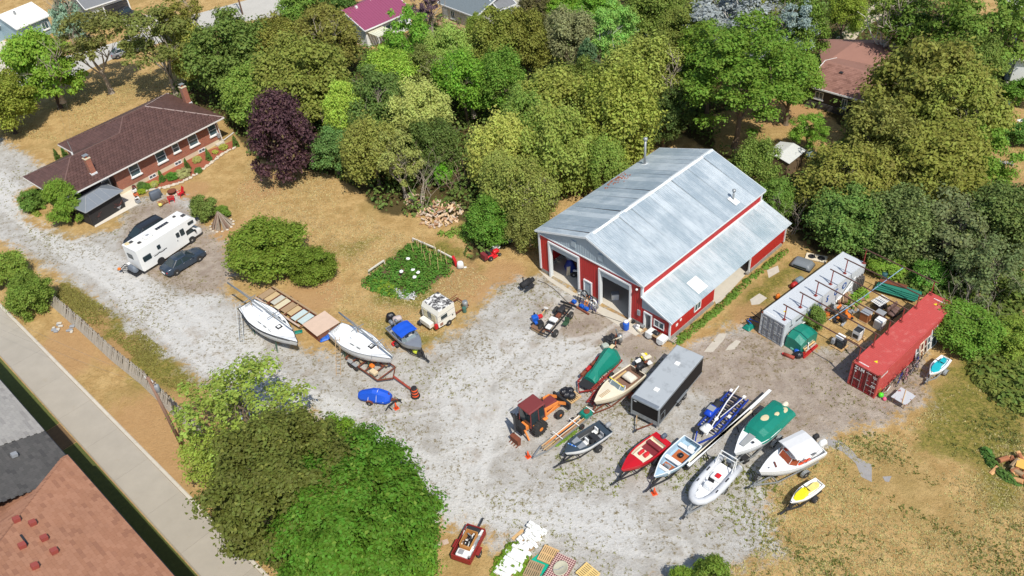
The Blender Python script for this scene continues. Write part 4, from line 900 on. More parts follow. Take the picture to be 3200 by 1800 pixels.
# conical small cedars in the flower bed
for k,(p,lb) in enumerate((((-56.57,99.53),'small pointed cedar behind the bungalow corner'),((-36.78,95.34),'small pointed cedar in the flower bed by the third basement window'),((-39.01,93.34),'small pointed cedar in the flower bed by the second basement window'),((-33.86,98.13),'small pointed cedar at the right end of the flower bed'),((-41.61,91.03),'small dark cedar in the flower bed by the first basement window'),((-57.44,99.18),'tiny pointed cedar by the bungalow back corner'))):
    tree('cedar_shrub',lb,p,.75,.45,.85,(.07,.13,.025),'cone','dark',group='small cedars round the bungalow',cat='shrub')
FB = [('light green hosta clump by the first basement window',(-42.45,90.15),.55,(.3,.36,.06)),('lime flowering shrub in the middle of the flower bed',(-39.18,91.85),.85,(.3,.34,.12)),('dark green shrub left of the lime flowering shrub',(-40.41,91.45),.75,(.09,.2,.03)),('lime shrub under the third basement window',(-38.26,95.09),.6,(.32,.36,.1)),('round green shrub at the stone edge of the bed',(-37.51,92.48),.5,(.09,.18,.04)),('pale lime clump at the right end of the flower bed',(-35.42,97.77),.6,(.34,.42,.07)),('small lime clump beside the pale lime clump',(-36.29,96.82),.4,(.32,.36,.06)),('dark leafy plants at the left end of the flower bed',(-43.73,89.78),.7,(.1,.17,.04)),('dwarf green plant by the bed stones',(-41.27,91.76),.4,(.12,.2,.04)),('yellow-green plant beside the patio slab',(-43.52,88.69),.5,(.24,.28,.03)),('green plant behind the covered grill',(-43.18,89.61),.6,(.11,.19,.03)),('hosta clump next to the patio slab',(-42.44,90.08),.55,(.36,.38,.12))]
for lb,p,R,c in FB: tree('flower_bed_plant',lb,p,R * .5,R,R * .7,c,'bush','dark',group='plants in the flower bed',cat='plant')
# ---- the two trees in front
tree('maple_tree','huge dense olive maple at the bottom beside the lane',(-16.63,37.29),5.6,6.0,5.8,(.075,.085,.018),'big',group='front trees',rot=.8)
tree('maple_tree','dense bright green maple crown at the bottom right of the huge olive maple',(-12.03,35.04),5.0,6.1,5.4,(.068,.14,.014),'big',group='front trees',rot=2.6)
tree('maple_tree','green lower crown of maple at the bottom edge by the red trailer',(-9.88,32.61),2.4,3.2,2.6,(.09,.18,.016),'round',group='front trees')
tree('walnut_tree','airy yellow-green tree above the huge maple, gravel showing through',(-22.47,46.74),4.4,5.6,3.8,(.19,.23,.04),'open',group='front trees')
tree('walnut_tree','small yellow-green tree left of the huge maple at the fence end',(-23.82,42.95),3.6,3.0,2.8,(.17,.22,.035),'open',group='front trees')
tree('maple_sapling','leafy sprig growth at the top left rim of the huge maple',(-13.88,42.98),3.5,2.0,2.4,(.12,.2,.02),'round',group='front trees')
# ---- dead wood
def dead_bush(label,loc,H,n,spread,seed,m=DEAD,grp='dead branches'):
    rg = random.Random(seed); t = thing('dead_branches',label,'branches',loc,0,grp); b = MB()
    for k in range(n):
        a = rg.uniform(0,2 * pi); rr = rg.uniform(0,spread * .5)
        branch(b,Vector((cos(a) * rr,sin(a) * rr,0)),(cos(a) * .5,sin(a) * .5,1.2),H * rg.uniform(.45,.7),.055,3,rg,4)
    b.o('twigs',m,t); return t
dead_bush('grey-brown leafless shrubs between the bright sapling and the cedars',(-4.78,82.52),4.4,9,3.2,3,mat('brown_twig',(140,118,104),.9,var=.2))
dead_bush('pale bare trunks above the firewood heap',(-9.33,79.22),5.6,6,2.4,4)
dead_bush('bare grey branches at the far right corner of the barn',(29.06,68.38),3.4,6,2.2,5)
dead_bush('fallen grey branches behind the red container',(40.75,54.30),3.6,8,3.4,6)
dead_bush('dead grey limbs over the dark thicket at the right edge',(44.74,56.49),4.4,6,3,8)
dead_bush('bare twigs in the thicket behind the beams',(40.58,59.46),3,5,2.4,9)
# ---- undergrowth, grass and weeds: nobody could count these
def in_polys(n,poly,rg):
    p = np.array(poly); lo,hi = p.min(0),p.max(0); out = []
    while sum(map(len,out)) < n:
        q = rg.uniform(lo,hi,(n * 2,2)); out.append(q[sdist(q,poly) > .3])
    return np.concatenate(out)[:n]
rg = np.random.default_rng(5)
def ground_cover(name,label,poly,n,h,size,colr,per=14,spread=.5):
    c = in_polys(n,poly,rg)
    for g in (GAPS if n > 1000 else ()): c = c[sdist(c,g) < 0]
    m = len(c) * per
    cc = np.repeat(c,per,0); hh = np.repeat(rg.uniform(.35,1,len(c)) * h,per)
    d = rg.normal(size=(m,3)); d /= np.linalg.norm(d,axis=1,keepdims=True); d[:,2] = np.abs(d[:,2])
    P = np.stack([cc[:,0] + d[:,0] * spread,cc[:,1] + d[:,1] * spread,d[:,2] * hh],1)
    ob = link(name,leaf_cloud(name,P,d + np.array([0,0,.6]),size,rg)); ob.color = (*[min(.6,v * 1.35) for v in colr],1)
    return tag(ob,label,'vegetation',None,'stuff')
ground_cover('undergrowth','leafy undergrowth filling the ground under the belt of trees',WOODS,2800,2.6,.22,(.11,.16,.035),20,.95)
ground_cover('thicket_weeds','tall weeds and brush behind and right of the red container',[(35.08,62.78),(41.08,63.11),(49.28,61.18),(40.11,42.48),(37.75,44.06),(37.89,49.08),(38.02,51.54),(37.73,56.40),(37.04,58.22)],520,1.1,.2,(.11,.15,.03),20,.7)
ground_cover('tall_weeds','yellow-green weeds at the right of the red container',[(38.01,50.04),(40.17,50.23),(41.59,46.69),(39.69,41.70),(37.75,44.06),(37.15,46.82)],260,.8,.15,(.15,.17,.035),20,.5)
ground_cover('wall_weeds','low green weeds growing along the lean-to wall',[(13.57,54.32),(19.10,58.85),(22.87,62.45),(27.89,66.43),(28.10,65.61),(23.05,61.47),(18.87,57.34),(14.19,53.63)],150,.35,.1,(.12,.2,.03),16,.35)
ground_cover('container_weeds','weeds growing at the foot of the grey container',[(30.71,57.80),(32.99,59.20),(33.15,58.01),(31.18,56.41),(29.97,55.12)],60,.7,.13,(.15,.25,.03),18,.4)
ground_cover('yard_weeds','weeds round the stone stacks and pallets at the bottom',[(-3.66,32.72),(-3.02,34.39),(-2.27,35.13),(-1.37,35.61),(-0.40,34.11),(-1.16,32.45)],90,.45,.11,(.14,.24,.02),18,.35)
ground_cover('trailer_weeds','strip of green grass beside the lumber trailer',[(1.34,43.38),(2.54,44.72),(4.47,45.77),(4.58,45.17),(3.20,44.18),(1.67,43.12)],70,.3,.09,(.14,.23,.03),16,.25)
ground_cover('drive_weeds','yellow-green weeds at the bungalow corner by the drive',[(-58.41,89.86),(-53.92,85.15),(-53.23,83.68),(-55.93,86.31),(-58.11,88.65)],50,.5,.12,(.2,.24,.04),16,.35)
ground_cover('log_weeds','dark green weeds beside the log heap',[(34.37,39.59),(35.10,39.63),(34.90,37.63),(36.06,36.28),(35.76,35.72),(34.62,36.69),(34.27,37.96)],60,.5,.12,(.08,.15,.03),16,.35)
ground_cover('edge_weeds','weeds below the bright bush at the lawn edge',[(-8.36,74.49),(-4.00,76.01),(-2.84,71.44),(-6.63,73.48)],40,.45,.12,(.17,.24,.04),16,.35)
def tufts(name,label,pts,h,w,colr,blades=5):
    m = len(pts) * blades; a = rg.uniform(0,2 * pi,m); c = np.repeat(pts,blades,0) + rg.normal(0,w * .5,(m,2)); k = np.repeat(rg.uniform(.5,1.3,len(pts)),blades)
    le = rg.uniform(.2,.9,m) * w
    b0 = np.stack([c[:,0] - np.sin(a) * w * .35 * k,c[:,1] + np.cos(a) * w * .35 * k,np.zeros(m)],1); b1 = np.stack([c[:,0] + np.sin(a) * w * .35 * k,c[:,1] - np.cos(a) * w * .35 * k,np.zeros(m)],1)
    t_ = np.stack([c[:,0] + np.cos(a) * le,c[:,1] + np.sin(a) * le,h * k * rg.uniform(.5,1,m)],1)
    V = np.stack([b0,b1,t_],1).reshape(-1,3).astype(np.float32); T = np.arange(len(V))
    me = bpy.data.meshes.new(name); me.vertices.add(len(V)); me.vertices.foreach_set('co',V.ravel()); me.loops.add(len(T)); me.loops.foreach_set('vertex_index',T.astype(np.int32)); me.polygons.add(m); me.polygons.foreach_set('loop_start',np.arange(0,len(T),3)); me.update(calc_edges=True)
    me.materials.append(LEAF); ob = link(name,me); ob.color = (*[min(.6,v * 1.35) for v in colr],1)
    return tag(ob,label,'grass',None,'stuff')
def patchy(P,sc,th):   # keep points where a cheap sum of sines is high
    x,y = P[:,0],P[:,1]
    f = np.sin(x / sc + 1.7 * np.sin(y / sc * .7)) + np.sin(y / sc * 1.3 + 1.1 * np.sin(x / sc * .9)) + np.sin((x + y) / sc * 2.3) * .6
    return P[f + rg.normal(0,.7,len(P)) > th]
YARD = GRAVEL
tufts('gravel_weeds','small weed tufts dotted over the gravel yard',patchy(in_polys(12000,YARD,rg),3.2,1.25),.1,.12,(.17,.16,.05))
tufts('gravel_weeds','larger weed tufts along the rows of boats on the gravel',patchy(in_polys(1700,[(1.60,42.77),(7.92,46.59),(11.12,42.81),(14.62,41.59),(18.99,39.51),(18.51,34.24),(14.95,31.74),(10.21,35.51),(6.55,38.02),(1.88,39.29)],rg),2.0,.2),.14,.17,(.17,.18,.04))
tufts('lawn_tufts','dry straw-coloured grass tufts over the lawns',patchy(in_polys(16000,[(-32.11,80.68),(-31.92,94.63),(-20.78,89.76),(-13.73,77.62),(-4.16,68.91),(-1.82,65.94),(-6.63,57.82),(-12.60,58.11),(-17.61,63.37),(-26.41,73.79)],rg),2.5,-.6),.08,.12,(.38,.31,.16),4)
tufts('meadow_tufts','green and straw grass tufts over the right-hand meadow',patchy(in_polys(10000,[(18.58,39.18),(25.20,42.29),(29.25,42.19),(32.88,44.69),(36.94,46.39),(39.40,42.57),(32.85,28.04),(10.75,30.37),(15.38,33.28)],rg),3,-.5),.1,.14,(.34,.29,.13),4)
tufts('meadow_tufts','dark green tufts dotted over the right-hand meadow',patchy(in_polys(4200,[(18.58,39.18),(25.20,42.29),(29.25,42.19),(32.88,44.69),(36.94,46.39),(39.40,42.57),(32.85,28.04),(10.75,30.37),(15.38,33.28)],rg),2,1.2),.15,.19,(.13,.14,.035),5)
tufts('verge_tufts','grass tufts along the fence verge',patchy(in_polys(7000,[(-48.06,73.00),(-38.11,65.15),(-30.19,56.83),(-27.90,53.04),(-31.82,54.52),(-39.08,61.81),(-47.46,68.98)],rg),2,-.5),.12,.13,(.2,.18,.05),4)
tufts('front_lawn_tufts','dry grass tufts on the lawn behind the bungalow',patchy(in_polys(7000,[(-72.87,118.11),(-66.18,122.57),(-58.23,128.52),(-51.15,132.91),(-46.43,116.43),(-50.65,114.79),(-58.93,103.77),(-68.66,107.81)],rg),3,-.5),.1,.15,(.36,.3,.14),4)
# ================================================================== shipping containers
CRED = mat('container_red',(184,74,68),.65,var=.08,scale=1,dirt=.3,dirtc=(204,122,112)); CREDD = mat('container_red_dark',(128,32,36),.5,var=.1,dirt=.12,dirtc=(90,40,36))
CGREY = mat('container_grey',(194,198,200),.5,var=.05,scale=1,dirt=.1,dirtc=(160,160,158)); CGREYD = mat('container_door_grey',(146,150,154),.5,var=.08,dirt=.12)
INKW = mat('white_lettering',(230,228,224),.5,var=.06); INKB = mat('blue_lettering',(28,84,160),.5,var=.08); INKD = mat('dark_lettering',(66,66,70),.6)
def container(label,loc,yaw,cm,dm,H=2.59):
    t = thing('shipping_container',label,'container',loc,yaw,'shipping containers'); L,W = 12.19,2.44
    per = .286
    def corr(x0,x1,y,out,z0,z1):
        xs = []; n = int((x1 - x0) / per); s_ = (x1 - x0) / n
        for i in range(n): xs += [(x0 + i * s_,0),(x0 + i * s_ + s_ * .25,0),(x0 + i * s_ + s_ * .5,-.036),(x0 + i * s_ + s_ * .75,-.036)]
        xs.append((x1,0)); vs = []
        for x,o in xs: vs += [(x,y + out * o,z0),(x,y + out * o,z1)]
        return MB().add(vs,[(2 * i,2 * i + 2,2 * i + 3,2 * i + 1) for i in range(len(xs) - 1)])
    corr(.12,L - .12,-.02,1,.16,H - .1).o('side_wall',cm,t); corr(.12,L - .12,-W + .02,-1,.16,H - .1).o('side_wall',cm,t)
    MB().b6(L - .1,L - .02,-W + .12,-.12,.16,H - .1).o('end_wall',cm,t)
    rw = MB(); n = 58; s_ = (L - .2) / n; vs = []
    for i in range(n + 1):
        for dx,z in ((0,0),(.3,0),(.5,-.022),(.8,-.022)):
            if i < n or dx == 0: vs += [(.1 + (i + dx) * s_,-.06,H - .012 + z),(.1 + (i + dx) * s_,-W + .06,H - .012 + z)]
    rw.add(vs,[(2 * i,2 * i + 2,2 * i + 3,2 * i + 1) for i in range(len(vs) // 2 - 1)]); rw.o('roof',cm,t)
    MB().b6(.05,L - .05,-W + .05,-.05,.1,.16).o('floor',DSTEEL,t)
    for x in (.06,L - .06):
        for y in (-.06,-W + .06):
            MB().b6(x - .07,x + .07,y - .07,y + .07,.1,H - .1).o('corner_post',cm,t)
            for z in (.05,H - .05): MB().rb((x,y,z),(.18,.17,.12),.02).o('corner_casting',RUST if rnd.random() < .3 else cm,t)
    for y in (-.04,-W + .04): MB().b6(.14,L - .14,y - .035,y + .035,H - .09,H - .002).o('top_rail',cm,t); MB().b6(.14,L - .14,y - .04,y + .04,.02,.17).o('bottom_rail',cm,t)
    for x in (.05,L - .05): MB().b6(x - .05,x + .05,-W + .14,-.14,H - .12,H - .003).o('header',cm,t); MB().b6(x - .05,x + .05,-W + .14,-.14,.02,.16).o('sill',dm,t)
    for k,(ya,yb) in enumerate(((-W / 2 - .01,-W + .13),(-.13,-W / 2 + .01))):
        d = thing('door',None,None); d.parent = t; c = (ya + yb) / 2; w = abs(yb - ya)
        MB().b6(.055,.09,min(ya,yb),max(ya,yb),.17,H - .13).o('door_leaf',dm,d)
        for r in range(4):
            for q in (-1,1): MB().rb((.055,c + q * w * .25,.47 + r * .56),(.05,w * .36,.38),.03).o('pressed_panel',dm,d)
        for q in (-1,1):
            MB().tube((.0,c + q * w * .27,.12),(.0,c + q * w * .27,H - .1),.02,6).o('lock_rod',GALV,d)
            MB().b6(-.025,.03,c + q * w * .27 - (.26 if q > 0 else .02),c + q * w * .27 + (.02 if q > 0 else .26),.98,1.03).o('handle',GALV,d)
        for r in range(4): MB().b6(-.01,.1,(ya if k else yb) - .05,(ya if k else yb) + .05,.4 + r * .6,.52 + r * .6).o('hinge',dm,d)
    return t
c1 = container('red shipping container with white lettering on its doors',(27.13,47.49,0),.658,CRED,CREDD)
c2 = container('pale grey shipping container with large blue letters on its side',(21.69,54.43,0),.636,CGREY,CGREYD)
text('Z',.46,INKW,c1,(-.012,-.42,2.2),(pi / 2,0,-pi / 2),bold=.012); text('I',.46,INKW,c1,(-.012,-.68,2.2),(pi / 2,0,-pi / 2),bold=.012); text('M',.46,INKW,c1,(-.012,-.98,2.2),(pi / 2,0,-pi / 2),bold=.012)
MB().lathe([(.09,0),(.09,.01)],12,Matrix.Translation((-.0,-.42,1.8)) @ Matrix.Rotation(-pi / 2,4,'Y')).o('round_mark',INKW,c1)
def print_rows(par,rows,m=INKW):    # rows of small worn stencil marks too small to read
    for (x,y,z,w,h,ax) in rows:
        b = MB(); n = max(3,int(w / .09))
        for i in range(n):
            o = (i - n / 2 + .5) * w / n; ww = w / n * rnd.uniform(.45,.8)
            if ax == 'x': b.box((x,y + o,z),(.006,ww,h))
            elif ax == 'y': b.box((x + o,y,z),(ww,.006,h))
            else: b.box((x,y + o,z),(h,ww,.006))
        b.o('stencil_mark',m,par)
print_rows(c1,[(-.01,-1.55,2.28,.5,.07,'x'),(-.01,-2.1,2.18,.4,.08,'x'),(-.01,-2.1,2.04,.3,.08,'x'),(-.01,-2.1,1.55,.4,.08,'x'),(-.01,-2.1,1.2,.35,.09,'x'),(-.01,-2.1,1.06,.4,.08,'x'),(-.01,-2.1,.55,.5,.04,'x'),(-.01,-1.55,1.5,.2,.06,'x'),(.33,-.75,2.597,1.0,.13,'z'),(11.6,-1.2,2.597,1.0,.13,'z'),(.75,-2.452,2.3,1.0,.2,'y')])
print_rows(c2,[(-.01,-1.6,2.28,.5,.07,'x'),(-.01,-2.1,2.2,.4,.07,'x'),(-.01,-2.1,1.3,.4,.06,'x'),(-.01,-.4,2.25,.4,.1,'x'),(.33,-.75,2.597,1.0,.12,'z')],INKW)
print_rows(c2,[(2.3,-2.452,2.0,1.3,.2,'y'),(1.0,-2.452,1.85,.5,.12,'y')],INKD)
for par,x,y in ((c1,1.3,-1.35),(c2,1.5,-1.4),(c1,11.0,-1.2)): MB().prism([(x - .14,y - .16),(x - .14,y + .16),(x + .14,y)],2.6,2.608).o('warning_triangle',YEL,par)
for i,ch in enumerate('COSCO'): text(ch,1.0,INKB,c2,(3.75 + i * 1.32,-2.455,1.68),(pi / 2,0,0),bold=.02,sx=.8)
# ---- steel posts and beams between the two containers
def on(c_loc,yaw,x,y): return (c_loc[0] + cos(yaw) * x - sin(yaw) * y,c_loc[1] + sin(yaw) * x + cos(yaw) * y)
PB = mat('red_oxide_post',(132,52,44),.7,var=.15); BMM = mat('brown_steel_beam',(96,66,56),.7,var=.2)
lbs = ['nearest','second','third','fourth','fifth','farthest']
for k in range(6):
    gx = (.55,2.85,5.1,7.35,9.55,12.0)[k]; rx_ = (.35,2.6,4.8,7.0,9.4,11.9)[k]
    a = on((21.69,54.43),.636,gx,-1.95 if k < 5 else -2.3); b_ = on((27.13,47.49),.658,rx_,-.25)
    bm = thing('beam_frame',lbs[k] + ' brown steel beam on posts spanning the two containers','beam',(a[0],a[1],2.59),0,'beams between the containers')
    dx,dy = b_[0] - a[0],b_[1] - a[1]; h1,h2 = 1.42,1.35
    MB().bar((0,0,0),(.06,.1,h1),.09).o('post',PB,bm); MB().bar((dx,dy,0),(dx + .05,dy + .1,h2),.09).o('post',PB,bm)
    e = Vector((dx,dy)).normalized() * .35
    MB().bar((.06 - e.x,.1 - e.y,h1 + .05),(dx + .05 + e.x,dy + .1 + e.y,h2 + .05),.08,.08).o('crossbar',BMM,bm)
    MB().box((0,0,.01),(.28,.28,.015),rz=.64).o('foot_plate',PB,bm); MB().box((dx,dy,.01),(.28,.28,.015),rz=.64).o('foot_plate',PB,bm)
a = on((21.69,54.43),.636,12.0,-2.3); b_ = on((27.13,47.49),.658,11.9,-.25); p_ = (27.99,54.56)
rp = MB(); rp.path([((a[0] * .45 + b_[0] * .55),(a[1] * .45 + b_[1] * .55),4.0),((p_[0] * .5 + (a[0] + b_[0]) / 4),(p_[1] * .5 + (a[1] + b_[1]) / 4),1.9),(p_[0],p_[1],.7)],.035,5)
tag(rp.o('rope',mat('blue_rope',(140,170,200),.7)),'pale blue rope strung from the farthest beam to the junk','rope')

# ================================================================== boats
def station(t,L,W,H,bow=.55,p=2.0,stern=.9,keel=.0,rise=.5):
    """half beam, sheer height, keel height at t (0 stern .. 1 bow)"""
    k = max(0,(t - bow) / (1 - bow)); b = W / 2 * (stern + (1 - stern) * min(1,t / .3)) * max(.02,1 - k ** p)
    h = H * (1 + .16 * t * t); kz = keel + rise * H * max(0,(t - .62) / .38) ** 2.2
    return b,h,min(kz,h - .05)
def hull(par,L,W,H,hm,dm=None,im=None,deck_from=.6,floor=.35,z0=.55,stripe=None,n=18,gun=.1,deck_back=0.,inner=None,**kw):
    """hull with rim, foredeck and sunken cockpit; x forward, stern at -L/2, z0: keel above ground"""
    S = [station(i / n,L,W,H,**kw) for i in range(n + 1)]; X = [-L / 2 + L * i / n for i in range(n + 1)]
    def ring(i):
        b,h,k = S[i]; c = k + (h - k) * .38; x = X[i]; rk = .12 * L * (i / n) ** 4
        pts = [(0,k),(b * .55,k + (c - k) * .55),(b * .88,c),(b * .96,k + (h - k) * .7),(b,h)]
        return [(x + rk * (z - k) / max(.2,h - k) * .5 - (0 if i else 0),y,z + z0) for y,z in pts],rk
    R = []; RK = []
    for i in range(n + 1):
        r,rk = ring(i); RK.append(rk * .5); R.append(r + [(x,-y,z) for x,y,z in reversed(r[1:])])
    hb = MB(); m_ = len(R[0]); hb.add([v for r in R for v in r],[(i * m_ + j,i * m_ + (j + 1) % m_,(i + 1) * m_ + (j + 1) % m_,(i + 1) * m_ + j) for i in range(n) for j in range(m_) if j != 4])
    hb.add(R[0],[tuple(range(m_))]); hb.o('hull',hm,par,True)
    def edge(i,off,dz=0): b,h,k = S[i]; bb = max(.01,b - off); return [(X[i] + RK[i] - (off * .6 if i == n else 0),s_ * bb,h + z0 + dz) for s_ in (1,-1)]
    g = MB()
    for s_ in (0,1): g.path([edge(i,.01,.01)[s_] for i in range(n + 1)],.035,5)
    g.path([edge(0,.01,.01)[0],edge(0,.01,.01)[1]],.035,5); g.o('rub_rail',stripe or dm or hm,par)
    di = int(deck_from * n); db = int(deck_back * n); dk = MB()
    def deckstrip(i0,i1):
        vs = []
        for i in range(i0,i1 + 1):
            (xa,ya,za),(xb,yb,zb) = edge(i,.02); vs += [(xa,ya,za),(xa,ya * .5,za + abs(ya) * .06),(xa,0,za + abs(ya) * .1),(xb,yb * .5,zb + abs(yb) * .06),(xb,yb,zb)]
        dk.add(vs,[(5 * i + j,5 * i + j + 1,5 * i + j + 6,5 * i + j + 5) for i in range(i1 - i0) for j in range(4)])
    if di < n: deckstrip(di,n)
    if db > 0: deckstrip(0,db)
    # side decks
    for i in range(db,di):
        for s_ in (0,1): dk.add([edge(i,.02)[s_],edge(i,gun)[s_],edge(i + 1,gun)[s_],edge(i + 1,.02)[s_]],[(0,1,2,3)])
    if dk.v: dk.o('deck',dm or hm,par)
    ip = MB()
    def inn(i,z): (xa,ya,za),(xb,yb,zb) = edge(i,gun); return (xa,ya,za if z is None else z0 + z),(xb,yb,zb if z is None else z0 + z)
    for i in range(db,di):
        A,B = inn(i,None),inn(i + 1,None); fz = lambda q: max(floor,S[q][2] + .08); C,D = inn(i,fz(i)),inn(i + 1,fz(i + 1))
        k9 = .93
        C = [(x,y * k9,z) for x,y,z in C]; D = [(x,y * k9,z) for x,y,z in D]
        for s_ in (0,1): ip.add([A[s_],C[s_],D[s_],B[s_]],[(0,1,2,3)])
        ip.add([C[0],C[1],D[1],D[0]],[(0,1,2,3)])
        for q,E_,I_ in ((db,A,C),(di,B,D)):
            if q == i or q == i + 1 and q == di: ip.add([E_[0],E_[1],I_[1],I_[0]],[(0,1,2,3)])
    if ip.v: ip.o('cockpit',im or dm or hm,par)
    return S,X
def outboard(par,x,y,z,m,s_=1.0):
    e = thing('outboard_motor',None,None); e.parent = par; e.location = (x,y,z)
    MB().rb((-.1 * s_,0,.38 * s_),(.62 * s_,.4 * s_,.45 * s_),.12 * s_,taper=.85).o('cowling',m,e,True)
    MB().b6(-.2 * s_,.0,-.08 * s_,.08 * s_,-.55 * s_,.2 * s_).o('leg',m,e); MB().b6(-.02,.14 * s_,-.15 * s_,.15 * s_,-.1,.15).o('clamp',DSTEEL,e)
    return e
def wheel(par,x,y,z,r=.32,w=.2,rim=RIM,name='wheel'):
    e = thing(name,None,None); e.parent = par; e.location = (x,y,z)
    M = Matrix.Rotation(pi / 2,4,'X')
    MB().lathe([(r * .6,-w / 2),(r * .93,-w / 2),(r,-w * .3),(r,w * .3),(r * .93,w / 2),(r * .6,w / 2)],16,M).o('tyre',TYRE,e,False)
    MB().lathe([(r * .2,-w * .52),(r * .62,-w * .42),(r * .62,w * .42),(r * .2,w * .52)],12,M).o('rim',rim,e)
    return e
def boat_trailer(label,loc,yaw,L,W,m=GALV,tongue=1.4,wx=-.15,rim=RIM,r=.3,z=.42,tandem=False,spare=False,fend=True):
    t = thing('boat_trailer',label,'trailer',loc,yaw,'boat trailers'); x0,x1 = -L * .46,L * .3; xt = L / 2 + tongue
    for s_ in (-1,1):
        MB().bar((x0,s_ * W * .32,z),(x1,s_ * W * .32,z),.07,.1).o('frame_rail',m,t); MB().bar((x1,s_ * W * .32,z),(xt - .35,0,z),.07,.1).o('frame_rail',m,t)
        MB().bar((x0 + .2,s_ * W * .2,z + .14),(x1 - .2,s_ * W * .2,z + .2),.1,.06).o('bunk',WOOD,t)
        for q in ((-.36,.36) if tandem else (0,)):
            wheel(t,wx * L + q,s_ * (W / 2 + .02),r,r,.19,rim)
            if fend: MB().loft([[(wx * L + q + cos(a) * (r + .07),s_ * (W / 2 + .02) + o,r + sin(a) * (r + .07)) for o in (-.13,.13)] + [(wx * L + q + cos(a) * (r + .05),s_ * (W / 2 + .02) + o,r + sin(a) * (r + .05)) for o in (.13,-.13)] for a in [pi * j / 6 for j in range(7)]]).o('fender',m,t)
    for x in (x0,(x0 + x1) / 2,x1): MB().bar((x,-W * .32,z),(x,W * .32,z),.07,.09).o('cross_member',m,t)
    MB().bar((x1,0,z + .01),(xt,0,z + .01),.09,.1).o('tongue',m,t); MB().rb((xt + .05,0,z + .03),(.3,.14,.14),.04).o('coupler',DSTEEL,t)
    MB().bar((xt - .75,0,z),(xt - .8,0,z + .8),.07).o('winch_post',m,t); MB().tube((xt - .35,.1,0.02),(xt - .35,.1,.75),.03,6).o('jack',m,t)
    MB().bar((wx * L,-W / 2,r),(wx * L,W / 2,r),.06).o('axle',DSTEEL,t)
    if spare: wheel(t,xt - .9,-.28,z + .3,.28,.17,RIM,'spare_wheel')
    return t
def boat(name,label,sg,group='boats on trailers'):
    c,L,a = seg(sg); return thing(name,label,'boat',c,a,group),L,c,a
def seat(par,x,y,z,m=WHITE,s_=.45,face=0):
    e = thing('seat',None,None); e.parent = par; e.location = (x,y,z); e.rotation_euler = (0,0,face)
    MB().rb((0,0,.1),(s_,s_,.16),.05).o('cushion',m,e); MB().rb((-s_ * .42,0,.35),(.12,s_,.4),.05).o('backrest',m,e)
def windshield(par,x,w,z,h=.38,m=WHITE,rake=.3,back=.5,g=GLASS2):
    e = thing('windshield',None,None); e.parent = par
    P = [(x - back,w / 2),(x,w * .3),(x,-w * .3),(x - back,-w / 2)]
    for i in range(3):
        (xa,ya),(xb,yb) = P[i],P[i + 1]
        MB().add([(xa,ya,z),(xb,yb,z),(xb - rake,yb * .95,z + h),(xa - rake * .8,ya * .95,z + h)],[(0,1,2,3)]).o('pane',g,e)
        MB().path([(xa,ya,z),(xa - rake * .8 if i == 0 else xa - rake,ya * .95,z + h),(xb - rake * .8 if i == 2 else xb - rake,yb * .95,z + h),(xb,yb,z)],.025,5).o('frame',m,e)
CLEARG = mat('clear_screen',(120,134,138),.06,var=.1)

